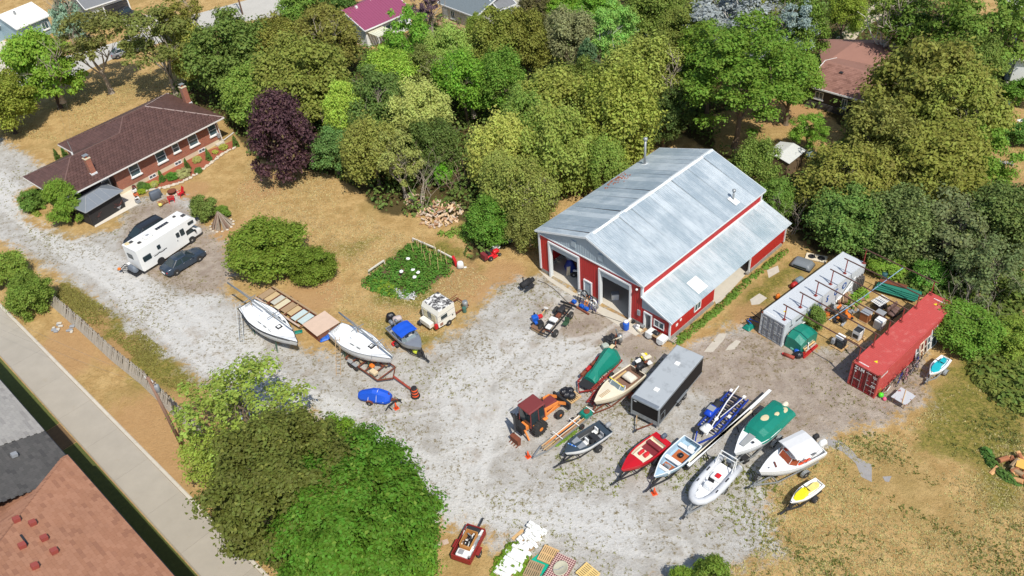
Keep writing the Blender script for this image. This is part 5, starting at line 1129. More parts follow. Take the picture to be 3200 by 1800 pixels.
# --- two sailing boats on stands
def sailboat(label,sg,W,zdeck,mast,ladder,stripe):
    c,L,a = seg(sg); t = thing('sailboat',label,'sailboat',c,a,'sailboats'); L *= 1.02; z0 = .75; H = zdeck - z0
    hull(t,L,W,H,GEL,GEL,GEL,deck_from=.34,floor=H * .62,z0=z0,stripe=stripe,bow=.42,p=1.75,stern=.66,rise=.55,gun=.28,n=22)
    zd = zdeck + .02
    # cabin trunk
    rings = []
    for x,w,h in ((-.14 * L,.62,.30),(-.05 * L,.62,.40),(.08 * L,.58,.40),(.2 * L,.46,.32),(.29 * L,.28,.14),(.33 * L,.16,.02)):
        b = w * W / 2; rings.append([(x,-b,zd),(x,-b * .93,zd + h * .8),(x,-b * .7,zd + h),(x,b * .7,zd + h),(x,b * .93,zd + h * .8),(x,b,zd)])
    MB().loft(rings).o('cabin',GEL,t)
    for s_ in (-1,1):
        for k in range(3 if stripe is BLACK else 2): MB().box((-.05 * L + k * .85,s_ * W * .302,zd + .22),(.42,.03,.13),rx=-s_ * .2).o('portlight',GLASS,t)
    MB().rb((.2 * L,0,zd + .36),(.55,.55,.06),.03).o('hatch',DSTEEL,t); MB().rb((.2 * L,0,zd + .4),(.3,.3,.03),.02).o('hatch_lid',WHITE,t)
    MB().rb((-.11 * L,0,zd + .43),(.7,.7,.06),.04).o('companion_slide',GEL,t)
    MB().prism([(-.12 * L,-.09),(-.12 * L,.09),(.12 * L,.06),(.12 * L,-.06)],.12,z0 + .3).o('keel',mat('blue_antifoul',(60,78,98),.7),t)
    for s_ in (-1,1):
        rl = MB(); rl.path([(.32 * L,s_ * .33 * W,zd + .02),(.32 * L,s_ * .33 * W,zd + .45),(.46 * L,s_ * .12 * W,zd + .55),(.52 * L,0,zd + .55)],.02,5); rl.path([(-.48 * L,s_ * .28 * W,zd),(-.48 * L,s_ * .28 * W,zd + .5),(-.3 * L,s_ * .44 * W,zd + .5),(-.3 * L,s_ * .44 * W,zd)],.02,5); rl.o('guard_rail',GALV,t)
    if stripe is BLACK:
        for s_ in (-1,1): MB().path([(-L / 2 + L * i / 12 + .12 * L * (i / 12) ** 4 * .4,s_ * (station(i / 12,L,W,H,bow=.42,p=1.75,stern=.66)[0] + .0),station(i / 12,L,W,H)[1] + z0 - .12) for i in range(12)],.04,4).o('stripe',BLACK,t)
    for x,y in ((-.25,.6),(-.25,-.6),(.2,.55),(.2,-.55)):
        sd = MB(); px,py = x * L,y * W * .62
        sd.tube((px,py,0),(px,py * .8,z0 + .45),.03,6); sd.tube((px + .3,py * 1.1,0),(px,py * .8,z0 + .1),.025,5); sd.tube((px - .3,py * 1.1,0),(px,py * .8,z0 + .1),.025,5); sd.o('boat_stand',mat('stand_green',(52,90,74),.6),t)
    for x in (-.1,.1): MB().b6(x * L - .1,x * L + .1,-.35,.35,0,.13).o('keel_block',WOOD,t)
    # unstepped mast lying along the deck
    x0,y0_,x1,y1_ = mast
    m_ = thing('mast','grey aluminium mast lying along the ' + ('dark-striped' if stripe is BLACK else 'plain white') + ' sailboat','mast',(0,0,0),0,'unstepped masts')
    MB().path([(x0,y0_,zd + 1.05),((x0 + x1) / 2,(y0_ + y1_) / 2,zd + .85),(x1,y1_,zd + .62)],.085,8).o('spar',GALV,m_,True)
    dd = Vector((x1 - x0,y1_ - y0_)).normalized(); pp = Vector((-dd.y,dd.x))
    for f in (.35,.72): q = Vector((x0,y0_)).lerp(Vector((x1,y1_)),f); MB().bar((q.x - pp.x * .7,q.y - pp.y * .7,zd + .85),(q.x + pp.x * .7,q.y + pp.y * .7,zd + .85),.06).o('spreader',GALV,m_); MB().bar((q.x,q.y,zd),(q.x,q.y,zd + .9),.07).o('crutch',WOOD,m_)
    MB().path([(x0,y0_,zd + 1.1),((x0 + x1) / 2 + .2,(y0_ + y1_) / 2 + .1,zd + .95),(x1,y1_,zd + .7)],.025,4).o('halyard',mat('rope_grey',(130,140,150),.8),m_)
    lx,ly,hx,hy = ladder; ld = thing('ladder','aluminium ladder leaning on the ' + ('dark-striped' if stripe is BLACK else 'plain white') + ' sailboat','ladder',(0,0,0),0,'ladders')
    d2 = Vector((hx - lx,hy - ly)); pq = Vector((-d2.y,d2.x)).normalized() * .2
    for s_ in (-1,1): MB().bar((lx + pq.x * s_,ly + pq.y * s_,0),(hx + pq.x * s_,hy + pq.y * s_,zdeck + .35),.05).o('stile',GALV if stripe is BLACK else WOOD,ld)
    for k in range(9): f = (k + .6) / 9.3; q = Vector((lx,ly)).lerp(Vector((hx,hy)),f); MB().bar((q.x - pq.x,q.y - pq.y,f * (zdeck + .35)),(q.x + pq.x,q.y + pq.y,f * (zdeck + .35)),.035).o('rung',GALV if stripe is BLACK else WOOD,ld)
    return t
sailboat('white sailboat with dark side stripe nearest the round bush',(-25.62,63.14,-20.14,57.16),2.75,2.0,(-27.61,65.40,-20.33,58.10),(-26.02,59.79,-26.32,62.82),BLACK)
sailboat('plain white sailboat with tall wooden ladder against its side',(-16.53,58.36,-11.37,53.73),2.65,2.0,(-16.09,59.32,-10.87,53.19),(-16.26,54.22,-16.11,56.76),GALV)

# --- aluminium boat with blue canopy
t,L,c,a = boat('aluminium_boat','small aluminium boat with bright blue canopy beside the old camper',(-11.24,58.87,-8.83,55.55))
ALU = mat('bare_aluminium',(168,172,176),.35,.55,var=.12,dirt=.1)
hull(t,L * 1.05,1.9,.85,ALU,ALU,GREYP,deck_from=.72,floor=.3,z0=.5,bow=.5,p=2.2,stern=.95); windshield(t,.22 * L,1.6,1.38,.34,GALV,.2,.35,CLEARG)
for s_ in (-1,1): seat(t,.05 * L,s_ * .4,.85,WHITE,.42); MB().rb((.16 * L,s_ * .42,1.1),(.35,.6,.5),.05).o('console',WHITE,t)
cv = MB(); rings = []
for i in range(5): x = -.24 * L + .4 * L * i / 4; rings.append([(x,-.88,2.02),(x,-.6,2.14 + .03 * (i % 2)),(x,0,2.2 + .03 * (i % 2)),(x,.6,2.14 + .03 * (i % 2)),(x,.88,2.02),(x,.86,1.98),(x,0,2.15),(x,-.86,1.98)])
cv.loft(rings); cv.o('canopy',BTARP,t)
for s_ in (-1,1):
    for x0,x1 in ((-.05,-.22),(-.05,.14)): MB().tube((x0 * L,s_ * .88,1.35),(x1 * L,s_ * .85,2.0),.018,5).o('canopy_bow',GALV,t)
outboard(t,-.53 * L,-.15,1.2,mat('grey_cowl',(120,126,134),.35),.95); outboard(t,-.53 * L,.35,1.2,mat('grey_cowl',(120,126,134),.35),.7)
boat_trailer('trailer under the aluminium boat with blue canopy',c,a,L,1.8,DSTEEL,1.2,r=.27)
bg_ = thing('life_raft_bag','dark bag and pale cover heaped at the stern of the blue-canopied boat','bag',(-11.78,60.90),.3); MB().rb((0,0,.55),(1.1,.8,1.0),.3,taper=.8).o('bag',BAG,bg_,True); MB().rb((.5,-.5,.45),(.9,.6,.7),.2).o('cover',mat('pink_grey_cover',(190,176,172),.7),bg_,True)
fc = thing('fuel_can','red plastic fuel can on the ground by the blue-canopied boat','fuel can',(-11.33,57.51),.6); MB().rb((0,0,.2),(.55,.38,.34),.08).o('body',REDP,fc); MB().tube((.1,0,.36),(.1,0,.45),.04).o('cap',BLACK,fc)
fb = thing('float_ball','yellow-green fender ball at the trailer tongue of the blue-canopied boat','fender',(-9.25,56.13)); MB().ball((0,0,.36),.36,10).o('ball',mat('lime_float',(214,224,70),.4),fb,True)
ty = thing('spare_tyre','black tyre lying on the tongue beside the yellow-green ball','tyre',(-8.84,55.64)); MB().lathe([(.16,0),(.32,.02),(.34,.1),(.32,.18),(.16,.2)],14,Matrix.Translation((0,0,.35))).o('tread',TYRE,ty)

# --- cream runabout
t,L,c,a = boat('runabout','cream runabout with yellow-trimmed windscreen and open cockpit',(9.85,49.83,6.15,46.95))
hull(t,L * 1.06,2.0,1.0,CREAM,CREAM,mat('brown_carpet',(130,100,84),.9),deck_from=.56,floor=.4,z0=.5,bow=.45,p=2.0,stern=.92); windshield(t,.1 * L,1.7,1.58,.36,WHITE,.3,.3,CLEARG)
MB().bar((.03 * L,-.8,1.96),(.03 * L,.8,1.96),.07).o('yellow_trim',YEL,t)
for k in (-1,0,1): MB().box((.33 * L,k * .12,1.67),(1.1,.05,.01),ry=-.03).o('deck_stripe',mat('tan_stripe',(168,136,92),.6),t)
for s_ in (-1,1): seat(t,-.02 * L,s_ * .42,.92,WHITE,.42)
MB().rb((-.33 * L,-.1,1.3),(.9,1.2,.35),.12,taper=.8).o('canvas_heap',mat('cream_canvas',(224,216,198),.8,bump=.6),t,True)
for s_ in (-1,1): MB().b6(-.4 * L,.0,s_ * .78 - .08,s_ * .78 + .08,1.2,1.28).o('side_pad',mat('tan_vinyl',(206,176,122),.6),t)
outboard(t,-.56 * L,0,1.25,DSTEEL,1.2); boat_trailer('trailer under the cream runabout',c,a,L,1.9,RUST,1.3)
jk = thing('junk_heap','clutter of papers, box and motor parts behind the cream runabout','junk',(10.53,51.61),.4)
for k in range(9): MB().rb((rnd.uniform(-.7,.7),rnd.uniform(-.5,.5),rnd.uniform(.3,1.3)),(rnd.uniform(.2,.5),rnd.uniform(.2,.5),.12),.03).o('scrap',rnd.choice((WHITE,DSTEEL,BLACK,YEL,CREAM,RUST)),jk)
MB().rb((.2,.1,.4),(1.1,.7,.8),.05).o('box',DSTEEL,jk); MB().rb((.45,-.3,1.25),(.7,.35,.25),.06).o('box_lid',CREAM,jk)

# --- dark fishing boat
t,L,c,a = boat('fishing_boat','dark grey open fishing boat with blue lettering on its bow',(6.30,44.22,3.14,42.14))
DGR = mat('slate_gelcoat',(58,70,80),.3,var=.08); LGR = mat('grey_carpet',(138,142,146),.9)
hull(t,L * 1.06,1.65,.8,GEL,DGR,mat('dark_grey_carpet',(74,76,78),.9),deck_from=.64,floor=.28,z0=.48,bow=.5,p=2.1,stern=.95,stripe=DGR)
MB().prism([(.13 * L,-.62),(.3 * L,-.5),(.3 * L,.5),(.13 * L,.62)],1.385,1.40).o('casting_deck',LGR,t)
seat(t,.05 * L,0,.8,WHITE,.45); seat(t,-.3 * L,-.35,.8,WHITE,.42); seat(t,-.3 * L,.3,.8,GREYP,.42); MB().rb((-.18 * L,.2,1.0),(.5,.9,.4),.05).o('console',DSTEEL,t); MB().lathe([(.16,-.02),(.19,0),(.16,.02)],12,Matrix.Translation((-.05 * L,.45,1.25)) @ Matrix.Rotation(.6,4,'Y')).o('steering_wheel',BLACK,t)
MB().b6(-.5 * L,-.38 * L,-.7,.7,.75,1.25).o('rear_deck',DGR,t)
for k in range(5): MB().box((.33 * L + .06 * k,.12 - .14 * k,1.455 + .006 * k),(.1,.1,.012),rz=.5).o('bow_mark',mat('bright_blue_mark',(30,110,220),.5) if k % 2 else mat('pale_blue_mark',(150,190,240),.5),t)
outboard(t,-.55 * L,.1,1.1,GREYP,.9); boat_trailer('black trailer under the dark grey fishing boat',c,a,L,1.6,DSTEEL,1.2)

# --- red boat
t,L,c,a = boat('speedboat','small red and cream speedboat with red inner trim',(10.58,42.51,7.23,40.03))
REDG = mat('red_gelcoat',(190,26,36),.3,var=.08,dirt=.06); MAR = mat('maroon_vinyl',(122,40,46),.7,var=.15)
hull(t,L * 1.06,1.7,.78,REDG,REDG,CREAM,deck_from=.72,floor=.42,z0=.48,bow=.45,p=2.0,stern=.92,deck_back=.14)
MB().prism([(-.08 * L,-.62),(.23 * L,-.52),(.23 * L,.52),(-.08 * L,.62)],1.13,1.16).o('cream_deck',CREAM,t); MB().prism([(.16 * L,-.5),(.24 * L,-.42),(.24 * L,.42),(.16 * L,.5)],1.17,1.2).o('front_panel',MAR,t); MB().b6(-.3 * L,-.06 * L,-.7,.7,.9,1.0).o('floor_mat',MAR,t); MB().rb((-.28 * L,0,1.1),(.4,1.35,.4),.06).o('bench',MAR,t)
MB().rb((.0 * L,.25,1.3),(.5,.25,.35),.06).o('red_cushion',REDP,t); MB().rb((.02 * L,-.2,1.26),(.6,.2,.3),.06).o('red_cushion',REDP,t)
outboard(t,-.52 * L,0,1.1,mat('motor_grey',(90,100,112),.4),.9); boat_trailer('trailer under the red speedboat',c,a,L,1.6,DSTEEL,1.2)
tp = thing('grey_cover','crumpled dark grey cover beside the red speedboat','tarp',(10.16,41.53),a); MB().rb((0,0,.3),(1.6,.7,.55),.15,taper=.6).o('cloth',mat('charcoal_canvas',(92,84,84),.8,bump=.7),tp,True)

# --- pale blue boat
t,L,c,a = boat('skiff','pale blue open skiff with white bench seats and brown mats',(12.77,41.94,9.54,39.18))
PB2 = mat('pale_blue_gelcoat',(164,190,206),.35,var=.06); BRM = mat('brown_duckboard',(176,96,50),.7,streak=(12,12,1),var=.2)
hull(t,L * 1.06,1.75,.75,PB2,PB2,PB2,deck_from=.84,floor=.25,z0=.48,bow=.42,p=2.0,stern=.95,stripe=WHITE)
for x0,x1 in ((-.28,-.04),(.1,.27)): MB().b6(x0 * L,x1 * L,-.5,.5,.76,.79).o('floor_mat',BRM,t)
for x,w in ((.04,1.5),(-.34,1.45)): MB().rb((x * L,0,1.05),(.36,w,.16),.05).o('bench',WHITE,t)
seat(t,.2 * L,0,.85,GREYP,.42,pi); MB().rb((.31 * L,0,1.1),(.3,1.1,.2),.06).o('bow_seat',WHITE,t); MB().rb((-.38 * L,.3,1.15),(.45,.5,.25),.08).o('cooler',WHITE,t)
MB().rb((-.16 * L,.05,.95),(.45,.4,.35),.14).o('battery_bag',BAG,t,True); boat_trailer('trailer under the pale blue skiff',c,a,L,1.65,DSTEEL,1.2)

# --- rigid inflatable
c,L,a = seg((14.85,39.46,11.73,36.57)); t = thing('inflatable_boat','grey rigid inflatable boat with white roll bar and red cushion','boat',c,a,'boats on trailers'); L *= 1.05
TUB = mat('grey_hypalon',(196,198,200),.55,var=.06,dirt=.08)
pts = [(-.56 * L,s_ * .78,1.05) for s_ in (1,)]
pth = [(-.58 * L,.80,1.0),(-.3 * L,.82,1.0),(0,.82,1.02),(.2 * L,.76,1.06),(.36 * L,.55,1.12),(.45 * L,.25,1.17),(.47 * L,0,1.19)]
MB().path(pth + [(x,-y,z) for x,y,z in reversed(pth[:-1])],.27,10).o('tube',TUB,t,True)
for s_ in (-1,1):
    MB().ball((-.58 * L,s_ * .8,1.0),.265,8).o('tube_end',TUB,t,True)
    for x in (-.2,.12,.3): y = .82 if x < .2 else .66; MB().box((x * L,s_ * y,1.29),(.45,.1,.03),rz=-s_ * (.0 if x < .2 else .5)).o('grab_handle',DSTEEL,t)
MB().prism([(-.5 * L,-.6),(-.5 * L,.6),(.2 * L,.6),(.38 * L,.2),(.38 * L,-.2),(.2 * L,-.6)],.78,.84).o('floor',GEL,t)
MB().loft([[(-.5 * L,-.7,.9),(-.5 * L,0,.5),(-.5 * L,.7,.9)],[(.1 * L,-.65,.9),(.1 * L,0,.5),(.1 * L,.65,.9)],[(.45 * L,-.05,1.05),(.45 * L,0,.95),(.45 * L,.05,1.05)]]).o('keel_hull',GEL,t)
MB().rb((.08 * L,0,1.15),(.5,.7,.75),.08,taper=.75).o('console',GEL,t,True); MB().box((.0,.0,1.5),(.05,.5,.3),ry=-.3).o('instrument_panel',BLACK,t); MB().rb((-.18 * L,0,1.02),(.7,.8,.4),.08).o('seat',GEL,t,True); MB().rb((-.18 * L,.1,1.28),(.42,.4,.14),.06).o('cushion',REDP,t)
MB().rb((.26 * L,0,.95),(.7,.8,.22),.08).o('bow_locker',GEL,t,True)
ra = MB(); ra.path([(-.46 * L,.72,1.2),(-.52 * L,.68,2.2),(-.52 * L,-.68,2.2),(-.46 * L,-.72,1.2)],.05,6); ra.path([(-.36 * L,.72,1.2),(-.46 * L,.68,2.1),(-.46 * L,-.68,2.1),(-.36 * L,-.72,1.2)],.045,6); ra.o('roll_bar',WHITE,t)
outboard(t,-.55 * L,0,1.1,mat('motor_blue_grey',(96,108,120),.4),1.1); boat_trailer('trailer under the grey inflatable boat',c,a,L,1.7,GALV,1.1)

# --- boat under a green cover
t,L,c,a = boat('cabin_boat','white boat under a green tarpaulin with a grey foredeck panel',(20.40,43.97,15.93,40.33))
hull(t,L * 1.06,2.15,1.15,GEL,GEL,GEL,deck_from=.5,floor=.6,z0=.55,bow=.45,p=2.0,stern=.92)
cv = MB(); rings = []
for x,w,h in ((-.53,.98,.22),(-.45,.98,.42),(-.2,1.0,.55),(.06,.98,.62),(.15,.9,.5),(.2,.8,.1)):
    b = w * 1.08; rings.append([(x * L,-b - .06,1.62),(x * L,-b,1.78),(x * L,-b * .8,1.75 + h * .85),(x * L,-b * .3,1.78 + h),(x * L,b * .3,1.8 + h),(x * L,b * .8,1.75 + h * .8),(x * L,b,1.78),(x * L,b + .06,1.62)])
cv.loft(rings); cv.o('tarpaulin',GTARP,t)
for x,y,r,zz in ((-.42,.4,.28,2.2),(-.1,-.15,.34,2.37),(-.28,.25,.2,2.315)): MB().lathe([(r,0),(r * .6,.015),(.01,.02)],14,Matrix.Translation((x * L,y,zz)) @ Matrix.Rotation(-.1 * (y > 0),4,'X') @ Matrix.Diagonal((1.25,.8,1,1))).o('faded_patch',mat('sand_stain',(206,190,150),.9,var=.15),t)
MB().prism([(.2 * L,-.28),(.44 * L,-.2),(.44 * L,.2),(.2 * L,.28)],1.98,2.0).o('foredeck_panel',mat('grey_nonskid',(150,152,150),.9),t); MB().rb((.3 * L,.45,2.0),(.22,.2,.03),.02).o('deck_hatch',DSTEEL,t)
outboard(t,-.53 * L,0,1.5,CREAM,1.1); boat_trailer('trailer under the green-covered boat',c,a,L,2.0,GALV,1.2,tandem=True)
bx = thing('battery_box','small black battery box on the ground by the inflatable boat','box',(16.61,40.55),.5); MB().rb((0,0,.22),(.6,.5,.42),.05).o('case',BLACK,bx); MB().rb((0,0,.45),(.62,.52,.08),.03).o('lid',DSTEEL,bx)

# --- white boat with white canopy
t,L,c,a = boat('cuddy_boat','white motorboat with white canopy and two outboard motors',(21.86,40.18,17.18,38.23))
hull(t,L * 1.02,2.1,1.1,GEL,GEL,GEL,deck_from=.52,floor=.5,z0=.6,bow=.42,p=2.0,stern=.95); windshield(t,.13 * L,1.85,1.85,.48,WHITE,.3,.45,mat('amber_screen',(150,74,48),.15,var=.2))
rings = []
for i in range(5): x = -.36 * L + .44 * L * i / 4; rings.append([(x,-1.05,2.72),(x,-.7,2.84),(x,0,2.9),(x,.7,2.84),(x,1.05,2.72),(x,1.03,2.68),(x,0,2.85),(x,-1.03,2.68)])
MB().loft(rings).o('canopy',mat('white_canvas',(214,214,212),.7,var=.05,bump=.2),t)
for s_ in (-1,1):
    for x0,x1 in ((-.12,-.34),(-.12,.06)): MB().tube((x0 * L,s_ * 1.0,1.75),(x1 * L,s_ * 1.02,2.7),.02,5).o('canopy_bow',GALV,t)
    MB().rb((-.1 * L,s_ * .78,1.55),(1.5,.2,.3),.06).o('side_cushion',mat('orange_red_vinyl',(214,74,36),.6),t); seat(t,.0,s_ * .4,1.15,WHITE,.42)
MB().rb((-.42 * L,0,1.75),(.6,1.5,.35),.1).o('stern_seat',GEL,t,True); MB().box((.3 * L,.1,1.92),(.5,.12,.06),rz=1.2).o('anchor',mat('anchor_rust',(104,56,44),.8),t)
MB().rb((.42 * L,.12,1.95),(.1,.1,.05),.02).o('deck_fitting',DSTEEL,t)
outboard(t,-.53 * L,.25,1.55,WHITE,1.15); outboard(t,-.54 * L,-.5,1.6,BLACK,.9); boat_trailer('trailer under the white-canopied motorboat',c,a,L,2.05,GALV,1.1,r=.34,spare=True)

# --- watercraft
def jetski(label,sg,m1,m2,m3,zz=.45):
    c,L,a = seg(sg); t = thing('jet_ski',label,'jet ski',c,a,'jet skis'); L = max(2.6,L)
    hull(t,L,1.05,.5,m1,m1,m1,deck_from=.62,floor=.34,z0=zz,bow=.45,p=1.9,stern=.85,gun=.16)
    MB().loft([[(x * L,-w,z),(x * L,-w * .7,z + h),(x * L,w * .7,z + h),(x * L,w,z)] for x,w,z,h in ((.0,.24,zz + .5,.5),(.12,.34,zz + .5,.42),(.28,.36,zz + .55,.2),(.42,.12,zz + .58,.06))]).o('hood',m2,t)
    MB().loft([[(x * L,-w,zz + .36),(x * L,-w * .8,zz + h),(x * L,w * .8,zz + h),(x * L,w,zz + .36)] for x,w,h in ((-.42,.17,.62),(-.3,.2,.74),(-.15,.18,.7),(.02,.16,.8))]).o('seat',m3,t)
    MB().bar((.03 * L,-.36,zz + 1.05),(.03 * L,.36,zz + 1.05),.05).o('handlebar',BLACK,t); MB().bar((.03 * L,0,zz + .8),(.05 * L,0,zz + 1.05),.12).o('steering_pad',m2,t)
    return t,L,c,a
t,L,c,a = jetski('white and yellow jet ski on a small trailer',(21.22,37.31,18.67,35.84),GEL,YEL,mat('straw_vinyl',(226,206,120),.6))
boat_trailer('small trailer under the white and yellow jet ski',c,a,L,1.15,DSTEEL,.9,r=.25,z=.33)
t,L,c,a = jetski('white jet ski with turquoise cover beside the red container',(35.46,48.24,33.84,46.98),GEL,mat('turquoise_cover',(20,170,180),.5),mat('turquoise_cover',(20,170,180)))
boat_trailer('small trailer under the turquoise-covered jet ski',c,a,L,1.15,GALV,.7,r=.25,z=.33)
# blue tarp over a jet ski
c,L,a = seg((-13.82,51.04,-11.40,50.40)); t = thing('covered_jet_ski','jet ski wrapped in a bright blue tarpaulin tied with cord','jet ski',c,a,'jet skis')
rings = []
for x,w,h in ((-.6,.28,.3),(-.5,.42,.45),(-.3,.5,.62),(-.05,.55,.85),(.18,.62,.78),(.42,.6,.55),(.56,.34,.35)):
    rings.append([(x * L,-w,.32 + .03 * sin(x * 40)),(x * L,-w * 1.05,.55),(x * L,-w * .6,.5 + h * .85),(x * L,0,.5 + h),(x * L,w * .6,.5 + h * .85),(x * L,w * 1.05,.55),(x * L,w,.32 + .03 * cos(x * 40))])
MB().loft(rings).o('tarpaulin',BTARP,t)
for x in (-.2,.1,.35): MB().path([(x * L,-.66,.5),(x * L + .05,-.36,1.18 - abs(x - .05)),(x * L + .1,0,1.36 - abs(x - .05)),(x * L + .1,.36,1.18 - abs(x - .05)),(x * L + .1,.66,.5)],.018,4).o('cord',WHITE,t)
boat_trailer('small trailer under the tarpaulin-wrapped jet ski',c,a,2.6,1.2,RUST,.8,r=.25,z=.33)
# ================================================================== vehicles
def rrect(x,w,z0,z1,r=.12,n=3,top=1.0):
    """cross-section ring across the car at x"""
    out = []
    for sx,sz,a0 in ((1,0,-pi / 2),(1,1,0),(-1,1,pi / 2),(-1,0,pi)):
        for i in range(n + 1):
            a = a0 + i * pi / 2 / n; hw = w * (top if sz else 1)
            out.append((x,sx * (hw - r) + r * cos(a),(z1 - r if sz else z0 + r) + r * sin(a)))
    return out
def car(name,label,loc,yaw,L,W,H,paint,prof,cab,wheels,r=.33,roofm=None,glass=GLASS,rim=RIM,extra=None,cat='car'):
    """prof: (x, half width, z low, z top) along the body; cab: belt and roof outlines"""
    t = thing(name,label,cat,loc,yaw)
    MB().loft([rrect(x,w,a,b,min(.13,(b - a) * .4),3,.93) for x,w,a,b in prof]).o('body',paint,t,True)
    (xb0,xb1,wb,zb),(xt0,xt1,wt,zt) = cab
    lo = [(xb0,wb * .9),(xb0 + .25,wb),(xb1 - .5,wb),(xb1,wb * .8)]; hi = [(xt0,wt * .88),(xt0 + .2,wt),(xt1 - .25,wt),(xt1,wt * .88)]
    ring = lambda P,z: [(x,y,z) for x,y in P] + [(x,-y,z) for x,y in reversed(P)]
    MB().loft([ring(lo,zb),ring(hi,zt)]).o('glasshouse',glass,t)
    MB().loft([ring([(x,y * 1.02) for x,y in hi],zt - .02),ring([(x,y * 1.0) for x,y in hi],zt + .03),ring([(x * .97 + (xt0 + xt1) * .015,y * .85) for x,y in hi],zt + .055)]).o('roof',roofm or paint,t,True)
    for s_ in (-1,1):
        pl = MB()
        for i in (0,1,2,3): pl.bar((lo[i][0],s_ * lo[i][1] * 1.005,zb),(hi[i][0],s_ * hi[i][1] * 1.005,zt),.07,.05)
        xm,xn = (lo[1][0] + lo[2][0]) / 2,(hi[1][0] + hi[2][0]) / 2; pl.bar((xm,s_ * wb * 1.006,zb),(xn,s_ * wt * 1.006,zt),.07,.04); pl.o('pillars',paint,t)
        MB().rb((xb1 - .45,s_ * (wb + .14),zb + .08),(.14,.2,.13),.04).o('mirror',paint,t)
        for x in wheels: wheel(t,x,s_ * (W / 2 - .1),r,r,.23,rim); MB().lathe([(r * 1.12,-.02),(r * 1.12,.02)],16,Matrix.Translation((x,s_ * (W / 2 - .04),r * 1.02)) @ Matrix.Rotation(pi / 2,4,'X')).o('wheel_arch',BLACK,t)
        MB().box((prof[0][0] + .06,s_ * prof[0][1] * .75,prof[0][3] - .15),(.1,.42,.16)).o('tail_light',mat('tail_lens',(190,20,30),.2),t); MB().box((prof[-1][0] - .1,s_ * prof[-1][1] * .72,prof[-1][3] - .1),(.2,.36,.13)).o('headlight',mat('head_lens',(210,214,218),.1),t)
        for x in (-.35,.5): MB().box((x,s_ * (W / 2 - .0),prof[2][3] - .12),(.18,.03,.03)).o('door_handle',GALV,t)
    return t
DBLUE = mat('slate_blue_paint',(62,74,88),.22,.3,var=.04,scale=.8); DGREY = mat('dark_grey_paint',(56,60,66),.22,.3,var=.04,scale=.8)
c,L,a = seg((-35.03,71.59,-33.10,73.65)); a0 = a
off = Vector((-sin(a),cos(a))) * .82
t = car('parked_sedan','dark blue-grey sedan parked beside the white motorhome',(c[0] + off.x,c[1] + off.y),a,4.9,1.85,1.45,DBLUE,
    [(-2.4,.72,.42,.92),(-2.25,.86,.3,1.0),(-1.5,.92,.22,1.03),(-.3,.92,.2,1.0),(.9,.92,.2,.98),(1.7,.9,.22,.9),(2.2,.84,.28,.78),(2.45,.66,.36,.66)],
    ((-1.75,1.2,.84,.98),(-1.0,.35,.62,1.42)),(-1.42,1.42))
MB().box((-.15,0,1.475),(.75,.8,.012)).o('sunroof',GLASS,t); MB().b6(-2.47,-2.4,-.26,.26,.5,.62).o('licence_plate',WHITE,t)
c,L,a = seg((-41.87,77.16,-38.63,80.85))
t = car('parked_van','dark grey minivan half hidden behind the white motorhome',c,a + pi,5.0,1.95,1.75,DGREY,
    [(-2.5,.85,.35,1.1),(-2.35,.95,.28,1.18),(-1.0,.98,.22,1.12),(.6,.98,.2,1.08),(1.5,.95,.22,1.02),(2.2,.88,.3,.86),(2.5,.7,.38,.7)],
    ((-2.42,1.6,.9,1.08),(-2.15,.55,.72,1.72)),(-1.5,1.5))
for s_ in (-1,1): MB().bar((-1.9,s_ * .62,1.82),(.4,s_ * .62,1.82),.05).o('roof_rail',BLACK,t)
# pickup by the far garage
t = car('pickup_truck','dark pickup truck parked before the grey garage at the top',(-62.56,148.09),radians(150),5.6,1.95,1.8,mat('black_paint',(44,46,50),.25,.2),
    [(-2.75,.88,.5,1.15),(-2.6,.95,.4,1.2),(-.9,.97,.35,1.18),(.9,.97,.32,1.14),(1.8,.95,.35,1.08),(2.5,.9,.4,1.0),(2.75,.8,.5,.85)],((-.75,1.3,.88,1.14),(-.55,.7,.72,1.78)),(-1.75,1.75),.38)
MB().b6(-2.6,-.85,-.8,.8,1.0,1.215).o('truck_bed',DSTEEL,t)
t = car('parked_car','car glimpsed between the street trees with red tail light',(-58.11,131.70),radians(30),4.5,1.8,1.45,mat('silver_paint',(150,152,156),.25,.3),[(-2.2,.8,.35,.95),(-1.4,.9,.25,1.0),(.9,.9,.22,.96),(1.7,.86,.25,.88),(2.2,.7,.35,.7)],((-1.8,1.2,.82,.96),(-1.2,.4,.62,1.42)),(-1.35,1.35))

# ---- motorhome
c,L,a = seg((-37.30,73.85,-34.63,77.17)); d = Vector((cos(a),sin(a))); n_ = Vector((-sin(a),cos(a)))
t = thing('motorhome','white motorhome with roof air conditioner parked on the gravel','motorhome',(c[0] + n_.x * 1.05,c[1] + n_.y * 1.05),a); h = L / 2
RVW = mat('motorhome_white',(236,236,232),.35,var=.025,scale=.8,dirt=.05,dirtc=(200,196,184))
xr,xf = -h - 2.15,h + .1
MB().prism([(xr,.45),(xr - .08,.6),(xr,3.0),(xr + .12,3.1),(xf + .6,3.1),(xf + 1.0,2.75),(xf + 1.0,2.1),(xf - .3,1.95),(xf - .55,1.9),(xf - .55,.5),(xr + 3.0,.4)],-1.2,1.2,Matrix.Rotation(pi / 2,4,'X')).o('body',RVW,t)
MB().b6(xr + .08,xf + .55,-1.08,1.08,3.1,3.125).o('roof_skin',mat('roof_membrane',(228,226,218),.6,var=.05,dirt=.15,dirtc=(190,184,170)),t)
